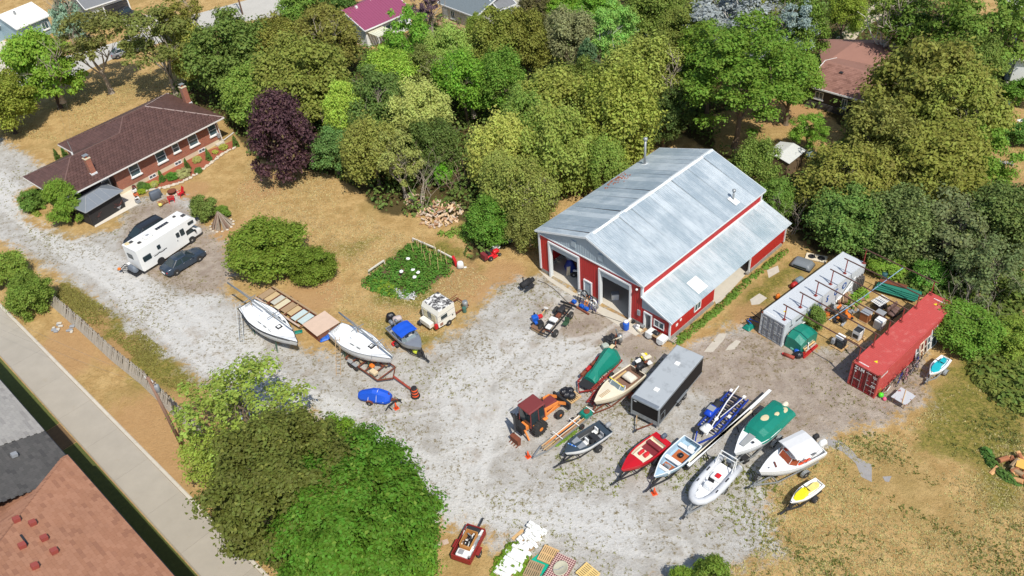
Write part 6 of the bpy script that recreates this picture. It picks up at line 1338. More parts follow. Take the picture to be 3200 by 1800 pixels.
MB().loft([rrect(x,w,a_,b_,.12) for x,w,a_,b_ in ((xf - .6,1.0,.45,1.98),(xf + .35,1.0,.45,1.95),(xf + .95,.98,.45,1.25),(xf + 1.3,.95,.45,1.15),(xf + 1.5,.85,.5,.95))]).o('cab',RVW,t,True)
MB().add([(xf + .32,-.85,1.85),(xf + .32,.85,1.85),(xf + .93,.88,1.3),(xf + .93,-.88,1.3)],[(0,1,2,3)]).o('windscreen',GLASS,t,loc=(.03,0,.04))
for s_ in (-1,1):
    MB().prism([(xf - .45,1.25),(xf + .65,1.25),(xf + .3,1.8),(xf - .45,1.8)],s_ * 1.0 - .02,s_ * 1.0 + .02,Matrix.Rotation(pi / 2,4,'X')).o('cab_window',GLASS,t)
    wheel(t,-h,s_ * .98,.38,.38,.3); wheel(t,h,s_ * .9,.38,.38,.24); MB().lathe([(.46,-.02),(.46,.02)],16,Matrix.Translation((-h,s_ * 1.2,.44)) @ Matrix.Rotation(pi / 2,4,'X')).o('wheel_arch',BLACK,t); MB().lathe([(.44,-.02),(.44,.02)],16,Matrix.Translation((h,s_ * .995,.42)) @ Matrix.Rotation(pi / 2,4,'X')).o('wheel_arch',BLACK,t)
    MB().rb((xf + .55,s_ * 1.18,1.35),(.14,.26,.3),.05).o('mirror',BLACK,t)
    for x,z,w,hh in ((xr + .9,1.75,1.0,.62),(xr + 2.5,2.1,.42,.5),(xf - .95,2.1,.55,.75),(xf + .35,2.55,.75,.36)): MB().rb((x,s_ * 1.205,z),(w,.04,hh),.06).o('side_window',GLASS,t)
    for k,(x,w) in enumerate(((xr + 1.9,.5),(xr + 2.3,.35),(xr + 2.7,.5),(xr + 3.1,.4),(xr + 2.2,1.6))): MB().box((x,s_ * 1.203,1.4 + .05 * (k % 2) if k < 4 else 1.55),(w,.01,.1 if k < 4 else .03)).o('decal',DSTEEL if k < 4 else GREYP,t)
dr_ = thing('entry_door',None,None); dr_.parent = t
MB().b6(xf - 1.85,xf - 1.2,-1.215,-1.2,.6,2.5).o('door_leaf',RVW,dr_); MB().rb((xf - 1.55,-1.22,2.1),(.42,.03,.55),.06).o('pane',GLASS,dr_); MB().b6(xf - 1.83,xf - 1.75,-1.24,-1.21,1.4,1.55).o('handle',BLACK,dr_)
ac = thing('air_conditioner',None,None); ac.parent = t; MB().rb((xr + 2.3,-.1,3.27),(1.0,.75,.3),.12,taper=.85).o('shroud',RVW,ac,True); MB().rb((xr + 2.3,-.2,3.43),(.35,.3,.03),.02).o('grille',GREYP,ac)
MB().rb((xr + 2.0,.75,3.2),(.9,.4,.16),.08).o('roof_box',RVW,t,True)
sp_ = thing('solar_panel',None,None); sp_.parent = t
for k in range(6): MB().b6(xr + 3.6 + k * .27,xr + 3.83 + k * .27,.05,.45,3.15,3.18).o('cell',mat('solar_cell',(40,42,52),.15),sp_)
for x,y,s_ in ((xr + .8,.7,.42),(xr + 1.2,-.2,.4),(xf - .3,.5,.35),(xf + .35,-.2,.5)): MB().rb((x,y,3.17),(s_,s_,.12),.05,taper=.8).o('roof_vent',mat('smoked_vent',(70,68,66),.3),t)
MB().rb((xr + .35,.75,3.2),(.45,.45,.14),.1).o('roof_vent',mat('yellowed_vent',(214,196,150),.5),t)
MB().b6(xr - .02,xr + .3,-1.19,1.19,3.0,3.14).o('rear_cap',RVW,t); MB().rb((xr - .07,.3,2.0),(.04,.9,.6),.03).o('rear_window',GLASS,t); MB().b6(xr - .15,xr + .02,-1.2,1.2,.42,.58).o('bumper',DSTEEL,t)
rk = thing('bike_rack','folded black bicycle rack with orange flag behind the motorhome','bike rack',(-40.71,73.07),a + .3)
for k in range(4): MB().bar((-.5 + .3 * k,-.7,.45),(-.4 + .3 * k,.7,.45),.04).o('rack_bar',BLACK,rk)
for s_ in (-1,1): MB().bar((-.6,s_ * .65,.45),(.6,s_ * .65,.45),.05).o('rack_rail',BLACK,rk); MB().bar((s_ * .4,.3,0),(s_ * .4,.3,.45),.05).o('rack_leg',BLACK,rk)
MB().rb((-.5,.5,.62),(.3,.3,.25),.06).o('flag',ORANGE,rk)
sc_ = thing('mobility_scooter','grey covered scooter strapped to the rear of the motorhome','scooter',(t.location.x + d.x * (xr - .5),t.location.y + d.y * (xr - .5)),a); MB().rb((0,0,.8),(.6,1.5,.8),.2,taper=.75).o('cover',mat('steel_blue_cover',(110,118,128),.6,bump=.4),sc_,True); MB().rb((0,.4,1.25),(.3,.3,.2),.06).o('basket',WHITE,sc_); MB().b6(-.35,.35,-.8,.8,.25,.4).o('carrier',BLACK,sc_)

# ---- cargo trailer
x0,y0_,x1,y1_ = (8.77,46.08,10.64,44.41); c,W,a = seg((x0,y0_,x1,y1_)); yaw = a + pi / 2
t = thing('cargo_trailer','long black enclosed cargo trailer with weathered grey roof','trailer',c,yaw)   # local x runs to its rear
L = 7.2; W = 2.5; BLK = mat('black_panel',(30,28,28),.6,var=.08,dirt=.06,spec=.2); ALT = mat('aluminium_trim',(158,164,168),.35,.5)
MB().b6(.0,L,-W / 2,W / 2,.5,2.42).o('body',BLK,t)
tr = NT('weathered_trailer_roof'); co = tr.n('TexCoord').outputs['Object']; f = tr.ramp(tr.noise(co,.8,4,.65),.5,.68)
tr.set(tr.p.inputs['Base Color'],tr.mix(tr.math('MULTIPLY',f,.6),lin((168,173,175)),lin((122,126,128)))); tr.p.inputs['Roughness'].default_value = .6
MB().rb((L / 2,0,2.46),(L + .02,W + .02,.12),.05).o('roof',tr.m,t)
for s_ in (-1,1): MB().b6(-.015,L + .015,s_ * W / 2 - .03,s_ * W / 2 + .03,2.34,2.5).o('roof_edge',ALT,t); MB().b6(-.01,L,s_ * (W / 2 + .005) - .01,s_ * (W / 2 + .005) + .01,.48,.62).o('lower_trim',ALT,t)
for y in (-W / 2,W / 2): MB().b6(-.03,.06,y - .06,y + .06,.45,2.4).o('corner_trim',ALT,t)
MB().b6(-.02,.03,-W / 2 + .06,W / 2 - .06,.5,.95).o('stone_guard',ALT,t); MB().rb((.12,0,2.42),(.45,W - .05,.24),.1).o('front_cap',ALT,t)
for q in (-.42,.42):
    for s_ in (-1,1): wheel(t,L * .52 + q,s_ * (W / 2 + .02),.33,.33,.2)
for s_ in (-1,1): MB().b6(L * .52 - .85,L * .52 + .85,s_ * (W / 2 + .02) - .12,s_ * (W / 2 + .02) + .12,.7,.76).o('fender',ALT,t)
for x,y in ((1.7,.0),(5.2,.1)): MB().rb((x,y,2.56),(.42,.42,.1),.03).o('roof_vent',WHITE,t)
sd = thing('side_door',None,None); sd.parent = t
for z in (.75,1.55): MB().b6(.3,1.0,-W / 2 - .02,-W / 2 - .001,z,z + .04).o('door_trim',ALT,sd)
for x in (.3,.97): MB().b6(x,x + .04,-W / 2 - .021,-W / 2 - .001,.75,1.59).o('door_trim',ALT,sd)
MB().b6(.9,.96,-W / 2 - .05,-W / 2,1.1,1.3).o('handle',ALT,sd); MB().b6(-.04,-.015,.8,1.05,2.12,2.22).o('front_badge',WHITE,t)
for s_ in (-1,1): MB().bar((0,s_ * .75,.5),(-1.25,0,.45),.08,.1).o('drawbar',WOOD if s_ > 0 else RUST,t)
MB().rb((-1.35,0,.47),(.3,.16,.14),.04).o('coupler',DSTEEL,t); MB().tube((-1.1,.12,.02),(-1.1,.12,.9),.04,6).o('jack',ALT,t)

# ---- old camper
x0,y0_,x1,y1_ = (-8.68,60.51,-7.13,58.71); c,W,a = seg((x0,y0_,x1,y1_)); t = thing('old_camper','small old white camper trailer with peeling dark roof','camper',c,a + pi / 2)
CW = mat('aged_white_aluminium',(226,222,208),.5,var=.05,dirt=.08); L = 2.1; W = 2.35
MB().prism([(0,.5),(-.05,.9),(0,1.9),(.25,2.3),(L,2.3),(L,.5),(.8,.42)],-W / 2,W / 2,Matrix.Rotation(pi / 2,4,'X')).o('body',CW,t)
tr = NT('peeling_roof'); co = tr.n('TexCoord').outputs['Object']; f = tr.ramp(tr.noise(co,2.2,6,.75),.44,.54)
tr.set(tr.p.inputs['Base Color'],tr.mix(f,lin((226,224,218)),lin((70,68,68)))); tr.p.inputs['Roughness'].default_value = .9
MB().b6(.26,L,-W / 2 + .03,W / 2 - .03,2.3,2.33).o('roof',tr.m,t)
for s_ in (-1,1):
    for z in (1.15,1.75): MB().box((L / 2,s_ * (W / 2 + .005),z),(L,.015,.04)).o('body_crease',GREYP,t)
    for k in range(3): MB().box((.75,s_ * (W / 2 + .02),1.3 + k * .14),(.75,.04,.09)).o('louvre',GLASS,t)
    MB().box((1.75,s_ * (W / 2 + .01),1.0),(.14,.03,.14)).o('vent',DSTEEL,t); MB().box((.35,s_ * (W / 2 + .01),.75),(.35,.03,.3)).o('access_panel',mat('faded_brown',(150,110,90),.7),t)
    wheel(t,1.2,s_ * (W / 2 - .05),.32,.32,.2)
MB().b6(-.08,-.03,-.25,.25,1.15,1.75).o('rear_window',GLASS,t); MB().b6(-.075,-.03,-.85,-.3,1.0,1.8).o('panel',mat('beige_panel',(206,196,160),.6),t); MB().b6(-.075,-.03,.3,.85,1.0,1.8).o('panel',mat('beige_panel',(206,196,160)),t)
MB().rb((-.4,.1,.75),(.55,1.5,.55),.06).o('storage_box',CW,t); MB().b6(-.35,-.05,-1.15,-.9,.5,.95).o('tail_light',mat('tail_lens',(190,20,30)),t); MB().rb((-.6,.9,.35),(.5,.5,.4),.1).o('hitch_junk',DSTEEL,t)
ft = thing('bare_trailer','rusty trailer frame sticking out behind the old camper','trailer',(t.location.x,t.location.y),a + pi / 2)
for s_ in (-1,1): MB().bar((L,s_ * .75,.45),(L + 2.0,s_ * .75,.45),.08,.1).o('frame_rail',RUST,ft)
for x in (L + .4,L + 1.9): MB().bar((x,-.9,.46),(x,.9,.46),.07,.1).o('cross_member',RUST,ft)
MB().bar((L + .8,.9,.8),(L + 2,.9,.8),.05).o('rail',RUST,ft)
dm_ = thing('steel_drum','galvanised wash drum standing on the rusty frame by the camper','drum',(-4.64,61.66),0); MB().lathe([(.26,.3),(.28,.34),(.26,.6),(.28,.64),(.26,.95),(.2,.97)],14).o('drum',GALV,dm_,True); MB().tube((-.1,-.5,.1),(-.1,-.5,.6),.2,10).o('green_bucket',mat('green_pail',(70,110,96),.5),dm_)

# ---- backhoe
c0 = (1.16,45.36); c1_ = (2.83,46.64); a = atan2(c1_[1] - c0[1],c1_[0] - c0[0])
cab_c = (0.70,46.11); t = thing('backhoe','orange backhoe loader with maroon cab roof and front fork bucket','backhoe',(cab_c[0],cab_c[1]),a)
OR = mat('faded_orange',(232,138,64),.55,var=.1,dirt=.1,dirtc=(150,80,44)); MRN = mat('maroon_roof',(120,52,50),.6,var=.08); ORD = mat('orange_rim',(228,130,40),.5)
for s_ in (-1,1): wheel(t,-.15,s_ * .95,.68,.68,.42,ORD,'rear_wheel'); wheel(t,2.15,s_ * .85,.42,.42,.3,ORD,'front_wheel')
for s_ in (-1,1):
    lug = MB()
    for k in range(18): a_ = 2 * pi * k / 18; lug.box((-.15 + cos(a_) * .69,s_ * .95,.68 + sin(a_) * .69),(.07,.44,.1),ry=-a_)
    lug.o('tread_lugs',TYRE,t)
MB().b6(-1.2,2.7,-.35,.35,.6,1.0).o('chassis',OR,t); MB().rb((1.55,0,1.35),(1.6,.85,.75),.08).o('engine_hood',MRN,t); MB().tube((1.3,.25,1.7),(1.3,.25,2.3),.06,8).o('exhaust',DSTEEL,t); MB().lathe([(.14,0),(.14,.2)],10,Matrix.Translation((1.0,-.2,1.72))).o('air_cleaner',BLACK,t)
cb = thing('cab',None,None); cb.parent = t
for x,y in ((-.85,-.72),(-.85,.72),(.7,-.72),(.7,.72),(0,-.74),(0,.74)): MB().bar((x,y,1.0),(x * .9,y * .93,2.62),.08).o('cab_post',MRN,cb)
MB().rb((-.08,0,2.7),(1.75,1.5,.18),.08).o('cab_roof',MRN,cb)
for s_ in (-1,1): MB().box((-.08,s_ * .7,1.85),(1.45,.02,1.35)).o('side_glass',GLASS,cb); MB().rb((.1,s_ * .78,1.05),(1.5,.3,.18),.05).o('fender',OR,cb); MB().rb((.7,s_ * .7,2.5),(.12,.14,.12),.03).o('work_lamp',BLACK,cb)
MB().box((-.83,0,1.85),(.02,1.35,1.35)).o('rear_glass',GLASS,cb); MB().box((.66,0,1.95),(.02,1.3,1.1)).o('front_glass',GLASS,cb); MB().rb((-.2,0,1.35),(.5,.5,.7),.1).o('seat',BLACK,cb)
for s_ in (-1,1):
    ar = thing('loader_arm',None,None); ar.parent = t
    MB().bar((.75,s_ * .55,1.75),(2.3,s_ * .55,1.5),.14,.26).o('arm',OR,ar); MB().bar((2.25,s_ * .55,1.55),(3.15,s_ * .55,.75),.14,.24).o('arm',OR,ar); MB().bar((.85,s_ * .55,1.05),(.8,s_ * .55,1.8),.16,.3).o('tower',OR,ar); MB().tube((1.0,s_ * .55,1.15),(2.4,s_ * .55,1.35),.05,8).o('ram',OR,ar)
MB().b6(3.1,3.3,-1.0,1.0,.35,1.0).o('fork_frame',BLACK,t)
for s_ in (-.5,.5): MB().bar((3.3,s_,.38),(4.4,s_,.36),.12,.05).o('fork',BLACK,t)
bo = thing('digging_arm',None,None); bo.parent = t
MB().b6(-1.6,-1.15,-.4,.4,.5,1.3).o('swing_frame',BLACK,bo); MB().bar((-1.5,.15,1.0),(-1.75,.25,2.6),.2,.3).o('boom',BLACK,bo); MB().bar((-1.75,.25,2.6),(-2.1,-.2,1.2),.16,.22).o('dipper',DSTEEL,bo)
MB().loft([[(-2.35,-.75,.1),(-2.35,.2,.1),(-2.1,.2,0),(-2.1,-.75,0)],[(-2.4,-.75,.7),(-2.4,.2,.7),(-2.0,.2,.75),(-2.0,-.75,.75)]]).o('bucket',RUST,bo)
for k in range(4): MB().bar((-2.35,-.7 + k * .28,.1),(-2.6,-.7 + k * .28,.02),.07).o('tooth',RUST,bo)
for s_ in (-1,1): MB().bar((-1.35,s_ * .45,1.0),(-1.4,s_ * 1.0,1.9 if s_ > 0 else .25),.12,.16).o('stabiliser',BLACK if s_ > 0 else OR,t); MB().path([(-.75,s_ * .6,2.75),(-.95,s_ * .62,3.2),(-.45,s_ * .65,3.15)],.035,5).o('lamp_bracket',MRN,t) if s_ > 0 else None
pal = thing('pallet','wooden pallet held on the forks of the backhoe','pallet',(t.location.x + cos(a) * 4.2,t.location.y + sin(a) * 4.2),a,'pallets')
def pallet_parts(p,w=1.2,l=1.0,z=0,m=WOODN,n=7):
    bm_ = MB().b6(-l / 2,l / 2,-.05,.05,0,.1).mesh('stringer',m); pm_ = MB().b6(-.05,.05,-w / 2,w / 2,0,.02).mesh('slat',m)
    for y in (-w / 2 + .06,0,w / 2 - .06): link('stringer',bm_,p,(0,y,z))
    for k in range(n): link('slat',pm_,p,(-l / 2 + .06 + k * (l - .12) / (n - 1),0,z + .101))
pallet_parts(pal,1.5,1.2,.42)
bgs = thing('rubbish_bags','black rubbish bags piled on the backhoe forks','bags',(t.location.x + cos(a) * 3.75,t.location.y + sin(a) * 3.75),a)
for x,y,z,r in ((0,0,.95,.42),(.3,.4,.9,.38),(.25,-.35,.9,.4),(-.1,.25,1.2,.35),(.45,.0,1.1,.35)): MB().ball((x,y,z),r,7,(1,1,.8)).o('bag',BAG,bgs)

# ---- other trailers
def flat_frame(name,label,sg,W,z,m,tongue=1.2,wheels=(0,),cat='trailer',cross=6,r=.32):
    c,L,a = seg(sg); t = thing(name,label,cat,c,a)
    for s_ in (-1,1):
        MB().bar((-L / 2,s_ * W / 2,z),(L / 2,s_ * W / 2,z),.08,.13).o('frame_rail',m,t)
        for w in wheels: wheel(t,w * L,s_ * (W / 2 + .16),r,r,.2,RUST)
        if tongue: MB().bar((L / 2,s_ * W / 2,z),(L / 2 + tongue,0,z),.08,.12).o('drawbar',m,t)
    for k in range(cross): x = -L / 2 + L * k / (cross - 1); MB().bar((x,-W / 2,z + .003),(x,W / 2,z + .003),.07,.1).o('cross_member',m,t)
    return t,L,a
t,L,a = flat_frame('flatbed_trailer','long flatbed trailer decked with mixed boards beside the sailboat',(-24.89,66.54,-19.77,61.46),2.0,.5,RUST,0,(-.1,.05),cross=9)
PM = [mat('ply_tan',(190,166,124),.85,var=.12),mat('ply_grey',(190,188,172),.85,var=.1),mat('ply_pale',(206,196,164),.85,var=.1),mat('ply_blue',(186,202,200),.8,var=.08),mat('ply_brown',(164,138,106),.85,var=.15)]
for k in range(8): MB().b6(-L / 2 + k * L / 8 + .06,-L / 2 + (k + 1) * L / 8 - .06,-.78 + .1 * (k % 3),.8,.57,.6).o('deck_panel',PM[(4,0,1,2,4,0,3,3)[k]],t)
for k in range(7): MB().bar((-L / 2 + (k + 1) * L / 8,-.9,.66),(-L / 2 + (k + 1) * L / 8,.9,.66),.06,.06).o('deck_batten',RUST if k % 2 else WOOD,t)
MB().bar((-L / 2,1.05,.62),(L / 2,1.1,.62),.2,.05).o('side_board',WOOD,t); MB().bar((-L / 2,-1.05,.62),(L / 2,-1.05,.6),.18,.05).o('side_board',mat('pink_board',(190,168,150),.8),t)
# plywood box
x0,y0_,x1,y1_ = (-20.24,60.66,-18.42,58.56); c,L,a = seg((x0,y0_,x1,y1_)); t = thing('plywood_box','square box topped with pale pink plywood between the sailboats','box',c,a + pi / 2)
MB().b6(0,2.6,-1.25,1.25,.93,.97).o('top',mat('pink_plywood',(208,182,160),.8,var=.08),t)
for x in (.15,2.3): MB().b6(x,x + .1,-1.15,1.15,.0,.93).o('support_board',RUST,t)
for y in (-1.15,1.1): MB().b6(.1,2.45,y,y + .05,.35,.9).o('side_panel',mat('brown_panel',(128,84,62),.8),t)
tb = thing('blue_tarp','crumpled blue tarpaulin lying under the plywood box','tarp',(-18.18,59.24),.4); b = MB()
for k in range(5): b.rb((rnd.uniform(-.8,.8),rnd.uniform(-.3,.3),.18),(rnd.uniform(.6,1),rnd.uniform(.4,.7),.34),.12,taper=.6)
b.o('sheet',mat('royal_tarp',(30,96,190),.4,var=.15,bump=.8),tb)
gt = thing('green_sheet','scrap of green sheeting on the ground between sailboat and box','tarp',(-20.77,60.53),.2); MB().rb((0,0,.12),(.9,.5,.22),.08,taper=.6).o('sheet',GTARP,gt)
# rusty equipment trailer under the second sailboat
t,L,a = flat_frame('rusty_trailer','rusty equipment trailer with broken deck beside the plain white sailboat',(-14.94,56.62,-11.81,53.36),2.1,.5,RUST,.9,(-.3,-.14),cross=6)
for k in range(9): MB().box((rnd.uniform(-L / 2 + .2,L / 2 - .2),rnd.uniform(-.8,.8),.6),(rnd.uniform(.5,1.3),.2,.05),rz=rnd.uniform(-.5,.5)).o('deck_plank',rnd.choice((WOOD,RUST,mat('brown_plank',(130,98,74),.85))),t)
MB().rb((L * .33,-.75,.8),(.75,.5,.32),.05).o('beige_case',mat('beige_case',(206,186,150),.7),t); MB().rb((L * .15,-.3,.72),(.5,.4,.3),.1).o('orange_tool',ORANGE,t)
for q in (-.3,-.14): MB().b6(q * L - .3,q * L + .3,-1.35,-1.05,.72,.77).o('fender',GREYP,t)
pole_ = thing('red_pole','rusty red pole lying from the trailer hitch to the traffic drum','pole',(0,0,0)); p0,p1 = (-11.15,52.93),(-9.58,51.36)
MB().path([(p0[0],p0[1],.5),(p1[0],p1[1],.3)],.1,8).o('shaft',mat('red_rust',(150,64,46),.7,var=.2),pole_); MB().tube((p1[0],p1[1],0),(p1[0],p1[1],.35),.05,6).o('foot',RUST,pole_)
# black timber trestle by the blue-wrapped jet ski
p0,p1 = (-11.46,49.62),(-10.68,50.35); tr_ = thing('trestle','black timber trestle in front of the blue-wrapped jet ski','trestle',(0,0,0))
MB().bar((p0[0],p0[1],.32),(p1[0],p1[1],.32),.12,.12).o('top_bar',DSTEEL,tr_)
for p in (p0,p1):
    for q in (-.3,.3): MB().bar((p[0],p[1],.3),(p[0] + q,p[1] - .25,0),.08).o('leg',DSTEEL,tr_)
# trailer with implements under green tarp
t,L,a = flat_frame('implement_trailer','red trailer loaded with machinery under a green tarpaulin',(8.38,52.77,5.49,49.67),1.7,.5,mat('red_steel',(150,54,46),.6,var=.15),1.0,(-.05,),cross=6)
b = MB(); rings = []
for k in range(9):
    x = -L * .48 + L * .86 * k / 8; w = (.75,.85,.8,.7,.6,.55,.5,.62,.6)[k]; h_ = (1.0,1.35,1.3,1.15,1.0,.85,.7,.5,.35)[k]
    rings.append([(x,-w,.55 + .1 * (k % 2)),(x,-w * .8,.6 + h_ * .7),(x,-.15,.6 + h_),(x,w * .5,.6 + h_ * .9),(x,w,.55 + h_ * .3),(x,w,.52)])
b.loft(rings); b.o('tarpaulin',GTARP,t)
for k in range(5): MB().rb((-L * .4 + k * .75,-.85,.7),(.6,.3,.35),.06).o('machine_part',RED if k % 2 else RUST,t)
MB().b6(L / 2 - .5,L / 2 + .35,-.6,.6,.52,.56).o('black_plate',BLACK,t); MB().box((-L * .42,0,2.0),(.5,.35,.02)).o('faded_patch',mat('sand_stain',(206,190,150)),t)
sp2 = thing('scrap_pile','heap of scrap metal and a grey cylinder before the green-tarped trailer','scrap',(8.61,54.90),.3)
for k in range(16):
    p,q = Vector((rnd.uniform(-.8,.8),rnd.uniform(-.8,.8),rnd.uniform(0,.5))),Vector((rnd.uniform(-.7,.7),rnd.uniform(-.7,.7),rnd.uniform(.5,1.5))); MB().bar(p,q,rnd.uniform(.05,.16)).o('scrap_piece',rnd.choice((RUST,DSTEEL,GALV,BLACK,CREAM)),sp2)
MB().tube((.55,-.3,.3),(.55,-.3,1.15),.22,12).o('cylinder',GALV,sp2,True); MB().rb((-.2,.2,.35),(1.0,.9,.7),.1).o('engine_block',DSTEEL,sp2); MB().rb((-.9,-.3,.3),(.6,.5,.5),.08).o('pale_box',mat('pale_green_grey',(170,178,166),.6),sp2)
# red ramp ladder between trailer and cream boat
for k,(sg_,lb) in enumerate((((7.89,50.86,5.72,48.92),'long red steel ramp lying between green-tarped trailer and cream boat'),((6.47,48.92,5.52,47.78),'short red steel ramp near the bow of the cream boat'))):
    c,L,a = seg(sg_); t = thing('steel_ramp',lb,'ramp',c,a,'steel ramps'); RS = mat('red_steel',(150,54,46))
    for s_ in (-1,1): MB().bar((-L / 2,s_ * .25,.3),(L / 2,s_ * .25,.25),.1,.12).o('rail',RS,t)
    for q in range(6): MB().bar((-L / 2 + L * (q + .5) / 6,-.25,.3),(-L / 2 + L * (q + .5) / 6,.25,.3),.08,.05).o('rung',RS,t)
# lumber trailer
t,L,a = flat_frame('lumber_trailer','long narrow trailer stacked with timber, poles and rails',(5.22,46.53,1.36,43.39),.75,.4,GALV,1.3,(-.25,),cross=5,r=.25)
for k in range(10): MB().bar((-L / 2 + rnd.uniform(0,1.4),-.35 + k * .078,.5 + .05 * (k % 2)),(L / 2 - rnd.uniform(-.4,1.6),-.32 + k * .07,.5 + .06 * (k % 3)),.07,.06).o('timber',(WOOD,WHITE,WOODN,ORANGE,WOOD,BLACK,WHITE,WOODN,mat('brown_panel',(128,84,62)),WOOD)[k],t)
for x in (-.18,.2): MB().bar((x * L,-.55,.68),(x * L,.55,.68),.06,.06).o('tie_bar',WHITE,t)
MB().rb((-L * .46,0,.62),(.95,.8,.55),.1,taper=.9).o('green_cover',GTARP,t); MB().lathe([(.12,.9),(.25,.92),(.25,1.0),(.1,1.02)],12,Matrix.Translation((-L * .46,.1,0))).o('rusty_wheel',RUST,t); MB().bar((-L * .56,-.45,.7),(-L * .56,.45,.7),.1,.06).o('light_bar',WHITE,t)
# blue frame trailer
x0,y0_,x1,y1_ = (17.85,46.89,13.57,42.68); c,L,a = seg((x0,y0_,x1,y1_)); t = thing('blue_trailer','blue steel boat trailer frame with white guide poles','trailer',c,a)
for s_ in (-1,1):
    MB().bar((-L / 2,s_ * .85,.5),(L * .3,s_ * .85,.5),.1,.14).o('frame_rail',NAVY,t); MB().bar((L * .3,s_ * .85,.5),(L / 2 + .5,s_ * .1,.5),.1,.14).o('frame_rail',NAVY,t)
    for q in (-.28,-.1): wheel(t,q * L,s_ * 1.0,.3,.3,.2)
    MB().bar((-L * .45,s_ * .4,.66),(L * .25,s_ * .3,.7),.12,.1).o('bunk',NAVY,t)
for k in range(9): MB().bar((-L / 2 + .3 + k * L * .82 / 9,-.85,.52),(-L / 2 + .3 + k * L * .82 / 9,.85,.52),.08,.1).o('cross_member',NAVY,t); MB().bar((-L / 2 + .3 + k * L * .82 / 9,-.55,.62),(-L / 2 + .3 + k * L * .82 / 9,.55,.62),.12,.08).o('roller',BLACK,t)
MB().path([(-L * .52,-.2,1.35),(-L * .2,-.15,1.1),(L * .15,.1,.9),(L * .42,.3,.8)],.05,6).o('guide_pole',WHITE,t); MB().bar((-L * .48,.65,.9),(L * .05,.2,.85),.05).o('guide_pole',WHITE,t)
for x,y in ((-.45,-.6),(-.45,.6),(.12,.1),(-.02,.75)): MB().rb((x * L,y,.95),(.3,.25,.12),.03).o('pad',WHITE,t); MB().bar((x * L,y,.5),(x * L,y,.9),.08).o('upright',NAVY,t)
sk = thing('snowmobile','blue and grey machine sitting on the blue boat trailer','snowmobile',(c[0] - sin(a) * -.8,c[1] + cos(a) * -.8),a)
MB().rb((.0,0,.75),(1.4,.75,.4),.15,taper=.8).o('body',mat('vivid_blue',(24,70,190),.4),sk,True); MB().rb((-.75,.05,.9),(.9,.6,.3),.15,taper=.8).o('seat',BLACK,sk,True); MB().rb((.0,.0,1.0),(.55,.6,.05),.02).o('grey_panel',GREYP,sk)
wb_ = thing('white_tarp','white cloth and tyre bundled at the front of the blue boat trailer','tarp',(14.30,43.57),.6); MB().rb((0,0,.8),(1.0,.8,.4),.18,taper=.7).o('cloth',mat('white_cloth',(226,226,222),.8,bump=.7),wb_,True); MB().lathe([(.14,0),(.3,.02),(.32,.1),(.3,.18),(.14,.2)],12,Matrix.Translation((-.4,.5,.4))).o('tyre',TYRE,wb_); MB().ball((.1,-.1,1.0),.24,7,(1,1,.5)).o('lid',WHITE,wb_)
# long spars laid on trestles
SP = [((12.03,39.88,20.34,46.70),'long grey aluminium spar laid from the skiff towards the containers',GALV),((12.17,40.24,18.21,44.74),'cream folded rail lying beside the long grey spar',CREAM)]
for sg_,lb,m in SP:
    c,L,a = seg(sg_); t = thing('spar',lb,'spar',c,a,'long spars'); MB().b6(-L / 2,L / 2,-.11,.11,.82,.98).o('beam',m,t); MB().b6(-L / 2,L / 2,-.13,.13,.985,1.005).o('track',WHITE if m is GALV else CREAM,t)
    for x in (-.3,.25):
        for q in (-.3,.3): MB().bar((x * L,0,.8),(x * L + .1,q,0),.06).o('trestle_leg',DSTEEL,t)
# red utility trailer full of junk
x0,y0_,x1,y1_ = (-5.46,33.89,-4.26,36.30); c,L,a = seg((x0,y0_,x1,y1_)); t = thing('utility_trailer','red utility trailer heaped with household junk','trailer',c,a)
L *= 1.0; W = 1.45; URED = mat('utility_red',(140,40,34),.6,var=.12)
MB().b6(-L / 2,L / 2,-W / 2,W / 2,.5,.56).o('bed',DSTEEL,t)
for s_ in (-1,1): MB().b6(-L / 2,L / 2,s_ * W / 2 - .04,s_ * W / 2 + .04,.45,.95).o('side_panel',URED,t); wheel(t,-.25,s_ * (W / 2 + .2),.3,.3,.18); MB().b6(-.6,.1,s_ * (W / 2 + .2) - .13,s_ * (W / 2 + .2) + .13,.64,.69).o('fender',URED,t)
for x in (-L / 2,L / 2): MB().b6(x - .04,x + .04,-W / 2,W / 2,.45,1.0).o('end_panel',URED,t)
MB().bar((L / 2,0,.5),(L / 2 + 1.0,0,.48),.1,.12).o('tongue',DSTEEL,t); MB().rb((L / 2 + 1.05,0,.5),(.2,.12,.12),.03).o('coupler',DSTEEL,t)
bx = thing('cardboard_box','open cardboard carton full of metal parts in the red utility trailer','box',(c[0] + .1 * cos(a),c[1] + .1 * sin(a),.58),a); CB = mat('cardboard',(196,140,76),.85,var=.06)
for y in (-.42,.42): MB().b6(-.65,.65,y - .015,y + .015,0,.75).o('side',CB,bx)
for x in (-.65,.65): MB().b6(x - .015,x + .015,-.42,.42,0,.74).o('side',CB,bx)
for k in range(14): MB().bar((rnd.uniform(-.5,.5),rnd.uniform(-.35,.35),.3),(rnd.uniform(-.55,.55),rnd.uniform(-.35,.35),rnd.uniform(.55,.82)),rnd.uniform(.04,.1)).o('metal_part',rnd.choice((BLACK,GALV,DSTEEL,WHITE)),bx)
jn = thing('scrap_load','white and grey panels and sacks lying in the red utility trailer','scrap',(c[0],c[1],.57),a)
for k in range(14): s_ = rnd.choice((-1,1)); MB().box((rnd.uniform(-L * .42,L * .42),s_ * rnd.uniform(.48,.6),rnd.uniform(.1,.4)),(rnd.uniform(.5,1.2),.16,.06),rz=rnd.uniform(-.2,.2)).o('panel',rnd.choice((WHITE,GREYP,GALV,WHITE)),jn)
